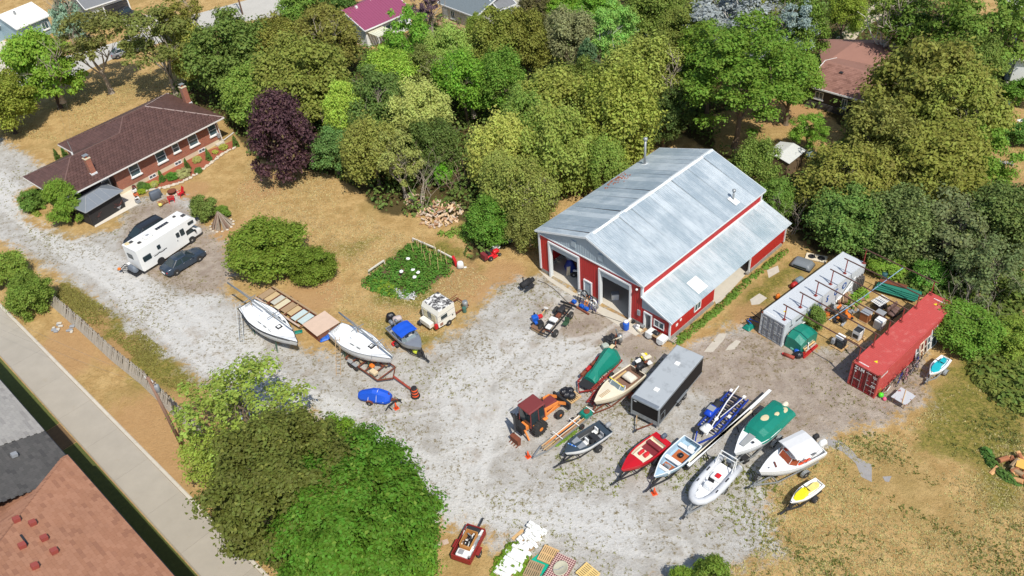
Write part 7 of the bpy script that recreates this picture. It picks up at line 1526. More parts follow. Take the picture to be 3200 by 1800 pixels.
MB().rb((-L * .36,0,.3),(.6,.9,.4),.08).o('white_unit',WHITE,jn); MB().rb((-L * .36,.1,.52),(.4,.4,.05),.02).o('grey_lid',GREYP,jn); MB().rb((L * .4,.1,.3),(.35,1.0,.4),.08).o('sack',DSTEEL,jn)
# ================================================================== smaller things
# ---- gazebo, patio, garden seats
fx0,fy0,fx1,fy1 = (-47.38,82.39,-44.73,85.94); c,L,a = seg((fx0,fy0,fx1,fy1)); t = thing('gazebo','grey roofed gazebo with dark mesh curtains beside the bungalow','gazebo',(fx0,fy0),a); D = 3.0
GRF = mat('grey_gazebo_roof',(122,128,134),.5,var=.05); MESH = mat('dark_mesh',(44,42,42),.8,var=.15)
for x in (.05,L - .05):
    for y in (.05,D): MB().b6(x - .05,x + .05,y - .05,y + .05,0,2.25).o('post',DSTEEL,t)
e = .35; A,B,C_,D_ = (-e,-e,2.25),(L + e,-e,2.25),(L + e,D + e,2.25),(-e,D + e,2.25); r0,r1 = (L * .3,D / 2,3.0),(L * .7,D / 2,3.0)
for F in ([A,B,r1,r0],[C_,D_,r0,r1],[B,C_,r1],[D_,A,r0]): MB().poly(F).o('roof_panel',GRF,t)
for p,q in ((A,B),(B,C_),(C_,D_),(D_,A),(A,r0),(B,r1),(C_,r1),(D_,r0),(r0,r1)): MB().bar(p,q,.07,.07).o('roof_bar',GREYP,t)
for k in range(3): MB().bar((L * (.3 + .2 * k),-e,2.27),(L * (.3 + .2 * k),D / 2,3.02),.03).o('roof_seam',GREYP,t)
MB().b6(.1,L - .1,.06,.09,.05,2.2).o('curtain',MESH,t); MB().b6(L - .07,L - .04,.12,D - .1,.05,2.2).o('curtain',MESH,t); MB().b6(.02,.05,.12,D - .1,.05,2.2).o('curtain',MESH,t)
for k,(p,lb) in enumerate((((-47.14,83.34),'stone urn with reddish dry grass at the left front of the gazebo'),((-45.30,85.48),'stone urn with reddish dry grass at the right front of the gazebo'))):
    u = thing('planter_urn',lb,'planter',(p[0],p[1],.06),0,'gazebo urns'); MB().lathe([(.16,0),(.12,.12),(.3,.4),(.34,.45),(.28,.46)],12).o('urn',GREYP,u,True); b = MB()
    for q in range(40): an = rnd.uniform(0,2 * pi); rr = rnd.uniform(.2,.8); b.tube((0,0,.4),(cos(an) * rr,sin(an) * rr,rnd.uniform(.7,1.3)),.018,3,.006)
    b.o('grass_plume',mat('red_brown_grass',(140,84,76),.9,var=.25),u)
for k,(p,r,m_,lb) in enumerate((((-44.57,89.17),.26,WHITE,'square white planter on the patio edge'),((-44.08,88.21),.24,mat('terracotta',(200,104,60)),'brown clay pot on the patio edge'),((-43.71,87.28),.24,WHITE,'low white planter at the front of the patio edge'),((-43.43,86.66),.25,GREYP,'grey stone trough at the patio corner'),((-44.86,90.01),.2,mat('maroon_pot',(110,50,46),.6),'small maroon pot against the bungalow wall'))):
    u = thing('plant_pot',lb,'planter',(p[0],p[1],.03),.8,'patio pots'); MB().rb((0,0,.22),(r * 2,r * 2,.44),.05).o('pot',m_,u); MB().ball((0,0,.44),r * .8,6,(1,1,.4)).o('soil',mat('potting_soil',(70,56,44),.95),u)
g_ = thing('covered_grill','barbecue under a slate grey cover by the flower bed','grill',(-41.45,87.17),.7); MB().rb((0,0,.55),(1.2,.75,1.1),.12,taper=.85).o('cover',mat('slate_cover',(92,100,110),.6,var=.1,bump=.5),g_,True); MB().rb((.55,.35,.45),(.8,.6,.9),.1,taper=.85).o('cover',mat('slate_cover',(92,100,110)),g_,True)
fw = thing('firewood_rack','small rack of split firewood with a yellow bag by the covered grill','firewood',(-40.17,85.73),.7); b = MB().bar((-.6,.3,.1),(.6,.3,.1),.06); b.bar((-.6,-.1,.1),(.6,-.1,.1),.06); b.o('rack',RUST,fw)
for k in range(26): MB().tube((-.5 + .13 * (k % 9),-.15,.2 + .13 * (k // 9)),(-.5 + .13 * (k % 9),.35,.2 + .13 * (k // 9)),.06,6).o('log',rnd.choice((WOOD,WOODN,mat('log_brown',(160,104,70),.9))),fw)
MB().rb((-.45,-.3,.35),(.4,.35,.35),.1).o('yellow_bag',mat('pale_yellow_bag',(226,214,110),.6),fw)
fp = thing('fire_pit','round rusty fire pit on a stone ring by the red chairs','fire pit',(-39.61,87.91)); MB().lathe([(.25,.2),(.5,.45),(.56,.47),(.5,.42),(.3,.25)],16).o('bowl',RUST,fp,True); b = MB()
for k in range(12): a_ = 2 * pi * k / 12; MB().rb((cos(a_) * .62,sin(a_) * .62,.1),(.28,.2,.2),.06).o('stone',mat('pale_stone',(200,188,168),.9,var=.15),fp)
for lb,p,rz in (('red garden chair nearest the firewood rack',(-39.28,86.23),1.9),('red garden chair behind the fire pit beside the lawn',(-38.38,87.31),-2.4)):
    ch = thing('garden_chair',lb,'chair',p,rz,'red garden chairs')
    for k in range(5): MB().box((-.32,-.24 + k * .12,.72),(.04,.1,.8),ry=-.35).o('back_slat',REDP,ch); MB().box((.0 + .0 * k,-.24 + k * .12,.36),(.6,.1,.03),ry=.15).o('seat_slat',REDP,ch)
    for s_ in (-1,1): MB().b6(-.35,.35,s_ * .34 - .06,s_ * .34 + .06,.55,.58).o('armrest',REDP,ch); MB().bar((.3,s_ * .3,0),(.28,s_ * .3,.55),.07).o('leg',REDP,ch); MB().bar((-.35,s_ * .3,0),(-.2,s_ * .3,.4),.07).o('leg',REDP,ch)
# flower bed soil and stones
bed = struct(MB().prism([(-44.37,89.75),(-42.07,89.64),(-39.79,90.28),(-38.24,91.37),(-36.75,93.60),(-35.85,95.69),(-33.80,98.31),(-34.62,99.84),(-36.43,98.46),(-38.85,96.90),(-41.31,94.43),(-43.52,92.01),(-44.64,90.69)],0,.035).o('flower_bed',mat('red_mulch',(150,84,60),.95,var=.25,scale=4,bump=.5)))
stp = [(-43.19,88.98),(-40.88,89.43),(-39.41,90.06),(-38.12,91.20),(-36.72,93.43),(-35.73,95.50),(-33.77,98.13)]
for k in range(70):
    f = k / 70 * (len(stp) - 1); i = int(f); f -= i; p,q = stp[i],stp[min(i + 1,len(stp) - 1)]
    MB().rb((p[0] + (q[0] - p[0]) * f + rnd.uniform(-.15,.15),p[1] + (q[1] - p[1]) * f + rnd.uniform(-.15,.15),.12),(rnd.uniform(.25,.5),rnd.uniform(.2,.35),.24),.08).o('edging_stone',mat('pale_stone',(200,188,168)),bed)
# ---- teepee of sticks
c = (-32.02,80.04); t = thing('stick_pile','cone of stacked brown sticks standing on the dry lawn','sticks',c)
for k in range(120):
    a_ = rnd.uniform(0,2 * pi); r_ = rnd.uniform(.9,1.25); MB().path([(cos(a_) * r_,sin(a_) * r_,0),(cos(a_ + .2) * .1,sin(a_ + .2) * .1,rnd.uniform(1.5,1.95))],.045,4,.025).o('stick',DEAD if k % 3 else mat('brown_stick',(120,92,76),.9,var=.2),t)
for k in range(14): a_ = 2 * pi * k / 14; MB().rb((cos(a_) * 1.3,sin(a_) * 1.3,.08),(.3,.22,.18),.06).o('stone',mat('pale_stone',(200,188,168)),t)
# ---- board fence
FP = [(-47.61,68.71),(-45.70,67.08),(-42.65,63.70),(-40.60,61.39),(-38.31,59.21),(-36.16,56.87),(-34.47,55.52),(-33.15,54.15),(-31.25,52.30),(-27.62,48.16)]
FP = [(-47.57,68.60),(-42.62,63.62),(-38.27,59.08),(-34.45,55.47),(-31.64,52.45),(-27.32,47.85)]
bmf = MB().b6(-.066,.066,-.012,.012,.05,1.4).mesh('board',WOODG)
fence = thing('board_fence','low weathered grey board fence running beside the lane verge','fence',(0,0,0))
for p,q in zip(FP[:-1],FP[1:]):
    d = Vector((q[0] - p[0],q[1] - p[1])); n = int(d.length / .145); an = atan2(d.y,d.x)
    for k in range(n):
        f = (k + .5) / n; o_ = link('board',bmf,fence,(p[0] + d.x * f,p[1] + d.y * f,rnd.uniform(-.04,.02)),(-.5 + rnd.uniform(-.06,.06),rnd.uniform(-.03,.03),an + rnd.uniform(-.04,.04)))
    nv = Vector((-d.y,d.x)).normalized() * .05
    for z in (.35,1.0): MB().bar((p[0] + nv.x * (1 + 10 * z),p[1] + nv.y * (1 + 10 * z),z),(q[0] + nv.x * (1 + 10 * z),q[1] + nv.y * (1 + 10 * z),z),.05,.09).o('rail',WOODG,fence)
    for f in (0,.5): MB().box((0,.42,.6),(.12,.12,1.4),rx=-.5).o('post',mat('brown_post',(104,84,66),.9),fence,loc=(p[0] + d.x * f,p[1] + d.y * f,0),rz=an)
ds = (-27.82,48.47); ddd = thing('concrete_border','row of pale stones along the lane-side planting','stones',(-44.74,64.74),0)
for k in range(12): MB().rb((rnd.uniform(-1,1.2),rnd.uniform(-1,.8),.1),(rnd.uniform(.2,.5),rnd.uniform(.2,.4),.2),.06).o('stone',rnd.choice((CONC,GREYP)),ddd)
# ---- poles and wires
PW = mat('pole_wood',(140,108,90),.9,var=.2,scale=4,streak=(8,8,1))
t = thing('utility_pole','tall brown timber utility pole beside the lane fence','pole',(-28.57,47.28)); MB().tube((0,0,0),(.0,.0,8.6),.16,10,.11).o('shaft',PW,t,True); MB().bar((-.4,.3,8.2),(.4,-.3,8.2),.09).o('crossarm',PW,t); MB().rb((.25,.1,7.2),(.35,.35,.8),.1).o('transformer',GREYP,t,True)
for q in (-.35,0,.35): MB().tube((q,-q * .75,8.25),(q,-q * .75,8.45),.04,6).o('insulator',WHITE,t)
tp_ = (-28.57,47.28)
def wire(lb,p,q,sag=.8):
    b = MB(); pts = [(p[0] + (q[0] - p[0]) * f,p[1] + (q[1] - p[1]) * f,p[2] + (q[2] - p[2]) * f - sag * 4 * f * (1 - f)) for f in [k / 12 for k in range(13)]]; b.path(pts,.007,3)
    return tag(b.o('overhead_wire',mat('grey_cable',(120,116,112),.6)),lb,'cable','overhead wires')
wire('thin wire from the utility pole to the upper left above the fence',(tp_[0],tp_[1],8.3),(-62,70,8.2),1.2); wire('lower thin wire from the utility pole to the upper left',(tp_[0] + .2,tp_[1],7.4),(-62.5,68.5,7.2),1.2)
t = thing('street_pole','timber street pole with wires at the top above the big maple','pole',(-41.62,144.41),0); MB().tube((0,0,0),(0,0,8.5),.15,8,.11).o('shaft',PW,t,True); MB().bar((-.7,.2,8),(.7,-.2,8),.1).o('crossarm',PW,t)
t = thing('sign_post','thin dark post on the lawn edge by the far street','post',(-68.17,120.04)); MB().tube((0,0,0),(0,0,4.2),.06,6).o('shaft',DSTEEL,t); MB().b6(-.2,.2,-.02,.02,3.7,4.2).o('plate',GREYP,t)
hm_ = HB.matrix_basis @ Vector((5.6,6.5,6.3)); wq = (-55.20,100.57); wire('service wire from the bungalow mast towards the street',tuple(hm_),(wq[0],wq[1],7),.5); wire('second service wire from the bungalow mast',tuple(hm_ + Vector((.1,.1,-.2))),(wq[0] + 1.2,wq[1],7),.5)
# ---- vegetable garden
gd_poly = [(-10.01,73.22),(-8.76,72.22),(-7.52,71.02),(-5.76,69.08),(-5.50,67.71),(-7.13,66.10),(-9.22,64.07),(-10.97,64.06),(-13.05,65.04),(-15.01,66.45),(-15.19,67.61),(-14.26,68.63),(-13.15,69.93),(-11.66,71.83)]
gcx,gcy = sum(p[0] for p in gd_poly) / len(gd_poly),sum(p[1] for p in gd_poly) / len(gd_poly); gsc = lambda k: [(gcx + (p[0] - gcx) * k,gcy + (p[1] - gcy) * k) for p in gd_poly]
gs = struct(MB().prism(gsc(.88),0,.05).o('garden_bed',mat('garden_soil',(92,72,50),.95,var=.2,bump=.5)))
ground_cover('garden_vegetables','leafy green vegetables filling the garden bed',gsc(1.02),360,.7,.11,(.085,.18,.025),22,.42)
ground_cover('garden_vegetables','yellow-green bushy vegetables at the near end of the garden bed',[(-14.94,66.72),(-13.20,67.59),(-11.78,66.24),(-9.75,64.01),(-11.50,64.13),(-13.32,65.22)],90,.5,.1,(.2,.27,.03),22,.32)
ground_cover('garden_flowers','small pale pink flowers edging the garden bed',[(-12.84,66.12),(-12.24,66.59),(-11.75,65.68),(-9.05,64.45),(-9.73,63.47),(-11.33,64.11),(-12.45,65.37)],34,.55,.08,(.62,.56,.5),16,.3)
for p,q,lb in (((-10.11,73.47),(-7.62,71.34),'upper white timber beam edging the garden bed'),((-7.33,70.91),(-5.76,69.30),'lower white timber beam edging the garden bed'),((-14.48,68.51),(-12.97,70.05),'pale timber along the left side of the garden bed')):
    tb = tag(MB().bar((p[0],p[1],.45),(q[0],q[1],.45),.14,.14).bar((p[0],p[1],0),(p[0],p[1],.4),.1).bar((q[0],q[1],0),(q[0],q[1],.4),.1).o('timber_edge',mat('white_timber',(214,206,192),.8,var=.08)),lb,'timber','garden timbers')
sk_ = [(-9.96,71.41),(-9.51,72.11),(-9.11,70.96),(-8.85,72.00),(-8.61,69.52),(-8.10,68.70),(-7.75,70.29),(-7.32,67.85),(-7.42,69.94),(-7.00,69.12),(-6.41,68.73),(-9.40,71.78),(-7.97,69.72),(-8.46,71.17)]
for k,p in enumerate(sk_):
    h_ = rnd.uniform(1.5,2.0); tag(MB().path([(p[0],p[1],0),(p[0] + rnd.uniform(-.15,.15),p[1] + .1,h_)],.028,5).o('garden_stake',mat('bamboo',(206,178,124),.8)),'tan bamboo stake standing among the tomato rows of the garden','stake','bamboo stakes in the garden')
for k,p in enumerate([(-9.85,67.77),(-9.32,67.26),(-9.66,66.56),(-11.03,67.69),(-10.42,69.73)]):
    f_ = thing('white_flower','large white flower head above the garden leaves','flower',(p[0],p[1],.6),k,'white flowers in the garden'); b = MB()
    for q in range(9): a_ = q * 2.4; b.ball((cos(a_) * .12,sin(a_) * .12,.03 * (q % 3)),.1,5,(1,1,.6))
    b.o('petals',WHITE,f_); MB().tube((0,0,-.55),(0,0,0),.02,4).o('stem',mat('green_stem',(80,120,40),.8),f_)
w_ = thing('wheelbarrow','red wheelbarrow tipped up at the garden corner','wheelbarrow',(-5.54,68.60),.3); MB().loft([[(-.1,-.35,.1),(-.1,.35,.1),(.1,.35,.15),(.1,-.35,.15)],[(-.2,-.45,.95),(-.2,.45,.95),(.05,.45,1.0),(.05,-.45,1.0)]]).o('tray',REDP,w_); MB().bar((.1,-.3,.3),(.1,-.3,1.4),.04).o('handle',WOOD,w_); MB().bar((.1,.3,.3),(.1,.3,1.4),.04).o('handle',WOOD,w_); wheel(w_,.1,0,.2,.2,.1)
w_ = thing('white_sack','white sack standing beside the red wheelbarrow','sack',(-5.03,68.08)); MB().rb((0,0,.45),(.75,.6,.9),.2,taper=.85).o('sack',mat('white_poly',(228,228,226),.5,bump=.6),w_,True); MB().box((.4,0,.05),(.4,.2,.06)).o('spill',WHITE,w_)
# ---- ride-on mower, smoker, junk under bush
c = (-1.71,69.42); t = thing('riding_mower','red ride-on lawn mower beside the bright bush','mower',c,radians(35))
MB().rb((.45,0,.55),(.8,.55,.42),.12,taper=.85).o('hood',REDP,t,True); MB().rb((-.35,0,.42),(.8,.7,.25),.08).o('rear_body',REDP,t,True); MB().rb((.0,0,.22),(.8,1.05,.16),.06).o('mower_deck',REDP,t); seat(t,-.4,0,.55,BLACK,.45); MB().tube((.1,0,.7),(.0,0,.98),.03,6).o('steering_column',BLACK,t); MB().lathe([(.15,-.015),(.18,0),(.15,.015)],12,Matrix.Translation((0,0,1.0))).o('steering_wheel',BLACK,t)
for s_ in (-1,1): wheel(t,-.5,s_ * .42,.27,.27,.22); wheel(t,.68,s_ * .4,.19,.19,.15)
MB().b6(-1.2,-.8,-.4,.4,.4,.95).o('grass_bag',mat('maroon_bag',(120,40,44),.8),t)
t = thing('barrel_smoker','black barrel smoker grill standing on the gravel by the barn','grill',(1.44,63.70),radians(40)); MB().tube((-.65,0,.85),(.5,0,.85),.32,14).o('barrel',BLACK,t,True); MB().tube((.5,0,.72),(.95,0,.72),.24,12).o('firebox',BLACK,t,True); MB().tube((-.3,.1,1.1),(-.3,.1,1.7),.06,8).o('chimney',BLACK,t)
for x in (-.5,.4):
    for s_ in (-1,1): MB().bar((x,s_ * .25,.6),(x * 1.1,s_ * .32,0),.05).o('leg',BLACK,t)
MB().b6(-.6,.5,-.7,-.35,.62,.66).o('front_shelf',DSTEEL,t); wheel(t,.55,-.3,.16,.16,.08)
t = thing('junk_heap','white and black appliance parts in the shade of the bright bush','junk',(-0.60,71.39),.7)
for k in range(7): MB().rb((-1.2 + k * .42,rnd.uniform(-.3,.3),.35),(.4,.5,.6),.05).o('appliance_part',(WHITE,BLACK,RED,DSTEEL,BLACK,GREYP,WHITE)[k],t); 
for k in range(3): MB().lathe([(.1,0),(.22,.01),(.22,.06),(.1,.07)],12,Matrix.Translation((-.9 + k * .8,-.4,.5)) @ Matrix.Rotation(.9,4,'X')).o('wheel_disc',WHITE if k != 1 else BLACK,t)
# ---- heaps of wood
def heap(name,label,cat,loc,n,R,H,sizes,ms,piece='piece',log=False):
    t = thing(name,label,cat,loc)
    for k in range(n):
        a_ = rnd.uniform(0,2 * pi); r_ = R * sqrt(rnd.random()); z = H * (1 - r_ / R) * rnd.uniform(.6,1) + .08; s_ = rnd.uniform(*sizes)
        if log: MB().tube((0,0,0),(s_ * 1.6,0,.02),s_ * .38,8).o(piece,rnd.choice(ms),t,loc=(cos(a_) * r_,sin(a_) * r_,z)).rotation_euler = (rnd.uniform(-.4,.4),rnd.uniform(-.4,.4),rnd.uniform(0,6))
        else: MB().prism([(-s_ / 2,-s_ * .16),(s_ / 2,-s_ * .16),(s_ / 2,s_ * .14),(-s_ / 2,s_ * .14)],-s_ * .1,s_ * .12).o(piece,rnd.choice(ms),t,loc=(cos(a_) * r_,sin(a_) * r_,z)).rotation_euler = (rnd.uniform(-.5,.5),rnd.uniform(-.5,.5),rnd.uniform(0,6))
    return t
FWM = [mat('split_wood_pale',(214,184,146),.9,var=.15),mat('split_wood_brown',(176,136,102),.9,var=.15),mat('split_wood_grey',(196,178,158),.9,var=.15)]
heap('firewood_heap','heap of split firewood at the edge of the trees','firewood',(-7.16,78.07),190,2.5,1.3,(.4,.75),FWM,'split_log')
heap('firewood_heap','smaller heap of firewood left of the main heap under the trees','firewood',(-10.06,81.36),60,1.3,.7,(.35,.6),FWM,'split_log')
t = heap('log_pile','pile of cut log rounds with yellow board at the right edge','logs',(35.93,37.51),26,1.3,.7,(.3,.55),[mat('fresh_log',(206,156,104),.85,var=.12),WOOD,mat('log_brown',(160,104,70))],'log',True)
MB().box((.35,-.2,.75),(1.0,.8,.04),rz=.9,ry=.1).o('yellow_board',mat('yellow_board',(228,176,84),.7),t)
heap('branch_heap','pale fallen branches on the lawn below the white chair','branches',(57.81,84.60),12,1.2,.2,(.6,1.2),[DEAD],'branch')
# ---- vehicle chassis and things about it
c,L,a = seg((2.92,57.01,4.68,59.42)); t = thing('truck_chassis','stripped truck chassis on four wheels standing before the barn','chassis',c,a); L = max(L,3.6)
for s_ in (-1,1): MB().bar((-L * .62,s_ * .42,.6),(L * .62,s_ * .42,.62),.09,.16).o('frame_rail',DSTEEL,t); wheel(t,-L * .4,s_ * .78,.38,.38,.26); wheel(t,L * .38,s_ * .78,.38,.38,.26)
for x in (-.6,-.4,-.1,.15,.38,.6): MB().bar((x * L,-.42,.58),(x * L,.42,.58),.09,.1).o('cross_member',DSTEEL,t)
for x in (-.4,.38): MB().tube((x * L,-.75,.38),(x * L,.75,.38),.06,8).o('axle',RUST,t)
MB().rb((L * .3,.05,.85),(.75,.55,.6),.1).o('engine',DSTEEL,t); MB().rb((L * .12,.0,.72),(.6,.4,.35),.08).o('gearbox',RUST,t); MB().rb((-L * .08,.1,.78),(.55,.75,.2),.04).o('white_tank',WHITE,t); MB().rb((-L * .36,.0,.75),(.6,.5,.2),.06).o('white_cover',WHITE,t); MB().bar((L * .64,-.85,.75),(L * .64,.85,.75),.12,.18).o('bumper',BLACK,t)
ch = thing('camp_chair','green folding camp chair beside the truck chassis','chair',(4.60,57.76),-.6); GC = mat('dark_green_canvas',(52,82,56),.8); MB().b6(-.25,.25,-.25,.25,.38,.42).o('seat',GC,ch); MB().box((.05,.28,.68),(.5,.04,.55),rx=-.2).o('backrest',GC,ch)
for x in (-.24,.24):
    for y in (-.24,.24): MB().bar((x,y,0),(x * .9,y * .9,.45),.03).o('leg',DSTEEL,ch)
bn = thing('work_bench','low brown wooden bench with tools in front of the truck chassis','bench',(2.02,57.36),a - pi / 2 - .15); MB().b6(-.75,.75,-.2,.2,.42,.47).o('top',mat('brown_plank',(130,98,74)),bn); MB().b6(-.7,.7,-.18,-.14,.1,.3).o('lower_board',WOOD,bn)
for x in (-.65,.65):
    for y in (-.15,.15): MB().bar((x,y,0),(x,y,.42),.05).o('leg',BLACK,bn)
en = thing('engine_parts','blue engine and tool cases on the gravel left of the truck chassis','engine',(1.91,58.80),.4); MB().rb((0,.1,.4),(.6,.5,.6),.08).o('engine',BLUE,en); MB().rb((.6,.2,.3),(.45,.35,.3),.05).o('red_case',REDP,en); MB().b6(-.6,.5,-.75,-.2,.05,.3).o('parts_tray',BLACK,en); MB().rb((-.2,-.5,.4),(.3,.3,.25),.05).o('blue_case',BLUE,en); MB().tube((.15,.5,.2),(.15,.5,.7),.1,8).o('cylinder',DSTEEL,en)
sg = thing('disc_sign','round white disc on a wooden pole leaning on the gravel','sign',(2.56,59.38),.8); MB().bar((-.6,0,.15),(.5,0,.6),.07).o('pole',WOODN,sg); MB().lathe([(.25,0),(.25,.03)],16,Matrix.Translation((.65,0,.72)) @ Matrix.Rotation(.5,4,'Y')).o('disc',WHITE,sg)
# ---- stuff against the barn front
t = thing('hand_truck_pile','pile of hand trucks, hose coils and blue crates by the barn side door','junk',(6.81,60.25),radians(-49))
for k,(x,m_) in enumerate(((-.9,BLACK),(-.55,mat('violet_steel',(90,80,130),.5)),(.05,ORANGE),(.55,NAVY),(.85,GALV),(1.1,mat('violet_steel',(90,80,130))))):
    for s_ in (-.18,.18): MB().bar((x + s_,-.1 + .1 * (k % 2),.1),(x + s_ * .9,.35,1.25),.045).o('truck_rail',m_,t)
    for z in (.3,.6,.9,1.15): MB().bar((x - .18,-.05 + z * .32,z),(x + .18,-.05 + z * .32,z),.04).o('truck_rung',m_,t)
for x,z,r,m_ in ((-.7,1.35,.34,GALV),(-.15,1.5,.36,BLACK),(-.35,1.1,.34,GALV),(.55,1.4,.3,BLACK),(.95,1.05,.36,WHITE),(1.15,.8,.34,GALV)):
    MB().path([(x + cos(q * pi / 6) * r,.1,z + sin(q * pi / 6) * r) for q in range(13)],.07,5).o('hose_coil',m_,t)
for x in (-1.2,-.2,.4): MB().rb((x,-.3,.2),(.45,.35,.35),.08).o('blue_crate',BLUE,t)
for x in (-.5,.3,1.1): wheel(t,x,-.25,.13,.13,.08)
MB().bar((-1.5,-.65,.1),(1.0,-.65,.1),.16,.14).o('red_beam',RUST,t)
t = thing('plastic_barrel','blue plastic barrel with a white bucket lid beside the barn door','barrel',(10.07,56.65)); MB().lathe([(.27,0),(.3,.1),(.3,.75),(.27,.85),(.2,.87)],16).o('barrel',BLUE,t,True); MB().lathe([(.2,.86),(.24,.95),(.22,1.05),(.05,1.08)],14).o('bucket',WHITE,t,True)
t = thing('buckets_and_scrap','white buckets, wheels and scrap along the wall by the lean-to door','junk',(10.99,56.76),radians(-49))
for k in range(12): MB().rb((rnd.uniform(-.9,.9),rnd.uniform(-.3,.35),rnd.uniform(.1,.5)),(rnd.uniform(.2,.5),rnd.uniform(.2,.4),.28),.06).o('scrap_piece',rnd.choice((WHITE,DSTEEL,GREYP,BLACK,GALV,CREAM)),t)
MB().tube((-.55,-.55,0),(-.55,-.55,.35),.16,10).o('bucket',WHITE,t)
t = thing('covered_table','table draped with white cloths in front of the lean-to window','table',(12.54,54.77),radians(-49)); b = MB(); CL = mat('white_cloth',(226,226,222))
MB().b6(-.95,.95,-.4,.4,.72,.76).o('table_top',WOOD,t)
for x in (-.85,.85):
    for y in (-.33,.33): MB().bar((x,y,0),(x * .95,y,.72),.06).o('leg',WOODN,t)
for x0,x1 in ((-.98,-.3),(.3,1.0)): MB().loft([[(x0,-.46,.3),(x0,-.44,.775),(x0,.42,.775),(x0,.44,.5)],[((x0 + x1) / 2,-.52,.22),((x0 + x1) / 2,-.44,.80),((x0 + x1) / 2,.42,.79),((x0 + x1) / 2,.46,.5)],[(x1,-.46,.4),(x1,-.44,.775),(x1,.42,.775),(x1,.44,.5)]]).o('cloth',CL,t)
MB().rb((-.1,.05,.9),(.7,.5,.25),.1,taper=.7).o('grey_bundle',DSTEEL,t,True)
t = thing('wooden_crate','small pale wooden step crate at the corner of the lean-to','crate',(14.08,54.45),.7); 
for k in range(4): MB().b6(-.35,.35,-.3 + k * .18,-.18 + k * .18,.22,.25).o('slat',WOODG,t)
for x in (-.3,.3): MB().b6(x - .03,x + .03,-.3,.36,0,.22).o('side',WOODG,t)
MB().box((16.135,1.35,1.35),(.03,.3,.28)).o('wall_ornament',WHITE,BARN); MB().box((16.135,1.9,1.6),(.03,.26,.24)).o('wall_ornament',WHITE,BARN)
hp = [(2.65,64.84),(3.32,64.36),(3.95,63.53),(4.28,62.99),(4.60,62.34),(5.17,61.19),(5.58,60.78),(6.06,60.36),(7.22,59.39),(8.60,58.51),(9.93,57.54)]
b = MB(); b.path([(p[0],p[1],.03) for p in hp],.03,5); tag(b.o('garden_hose',BLACK),'black hose running across the gravel before the barn','hose')
# inside the first bay
t = thing('motorcycle','white dirt motorcycle standing inside the left barn bay','motorcycle',(0,0,0),0); q = BARN.matrix_basis @ Vector((4.0,2.0,.05)); t.location = q; t.rotation_euler = (0,0,-.2)
wheel(t,-.65,0,.32,.32,.12); wheel(t,.65,0,.32,.32,.12); MB().rb((0,0,.5),(.5,.3,.4),.08).o('engine',GALV,t); MB().rb((-.25,0,.85),(.9,.24,.16),.06).o('seat',WHITE,t); MB().rb((.25,0,.85),(.4,.28,.28),.08).o('tank',WHITE,t); MB().bar((.6,0,.35),(.4,0,1.1),.06).o('fork',GALV,t); MB().bar((.38,-.35,1.1),(.38,.35,1.1),.04).o('handlebar',BLACK,t)
t = thing('tarp_heap','blue tarpaulin heap with pale boards inside the left barn bay','tarp',(0,0,0),.2); t.location = BARN.matrix_basis @ Vector((2.5,2.2,.05)); MB().rb((0,0,.7),(1.1,1.4,1.4),.3,taper=.6).o('tarp',NAVY,t,True); MB().box((-.5,-.9,.7),(.35,.05,1.4),rx=.2).o('board',CREAM,t); MB().lathe([(.2,0),(.4,.02),(.42,.12),(.4,.2),(.2,.22)],14,Matrix.Translation((0,.2,1.7)) @ Matrix.Rotation(1.0,4,'X')).o('tyre',GREYP,t)
t = thing('green_canoe','green plastic canoe lying inside the left barn bay','canoe',(0,0,0),0); t.location = BARN.matrix_basis @ Vector((4.4,3.6,0)); t.rotation_euler = (0,0,.7); hull(t,2.6,.8,.4,mat('green_plastic',(34,110,76),.5),mat('green_plastic',(34,110,76)),GREYP,.85,.06,.06)
t = thing('shelf_unit','white bin just inside the right barn bay','bin',(0,0,0),0); t.location = BARN.matrix_basis @ Vector((8.7,1.7,.05)); MB().rb((0,0,.35),(.7,.5,.7),.06).o('bin',WHITE,t); MB().rb((0,0,.72),(.74,.54,.06),.02).o('lid',GREYP,t)
t = thing('gas_bottles','tall cylinders standing at the right jamb of the right barn bay','cylinders',(0,0,0),0); t.location = BARN.matrix_basis @ Vector((11.3,1.1,.05))
for k in range(3): MB().lathe([(.12,0),(.12,1.0),(.05,1.15),(.04,1.25)],10,Matrix.Translation((0,k * .3,0))).o('cylinder',(DSTEEL,YEL,GREYP)[k],t,True)
# ---- traffic cones and drum
def cone(lb,p):
    t = thing('traffic_cone',lb,'traffic cone',p,rnd.uniform(0,1),'traffic cones'); MB().rb((0,0,.03),(.42,.42,.06),.03).o('base',mat('cone_orange',(236,92,44),.5),t); MB().lathe([(.15,.06),(.035,.72),(.02,.73)],14).o('cone',mat('cone_orange',(236,92,44)),t,True)
cone('faded orange cone beside the black trestle',(-10.82,49.55)); cone('orange cone at the tail of the lumber trailer',(-0.00,42.99)); cone('orange cone under the hitch of the pale blue skiff',(9.19,38.37))
t = thing('traffic_drum','orange and black striped traffic drum on the gravel','traffic drum',(-9.21,50.76)); MB().lathe([(.42,0),(.42,.1),(.3,.12)],18).o('base',BLACK,t)
for k in range(6): r0,r1 = .32 - .012 * k,.32 - .012 * (k + 1); MB().lathe([(r0,.12 + k * .16),(r1,.12 + (k + 1) * .16)],18).o('band',mat('cone_orange',(236,92,44)) if k % 2 == 0 else BLACK,t,True)
MB().lathe([(.25,1.08),(.2,1.12),(.02,1.12)],16).o('top',BLACK,t)
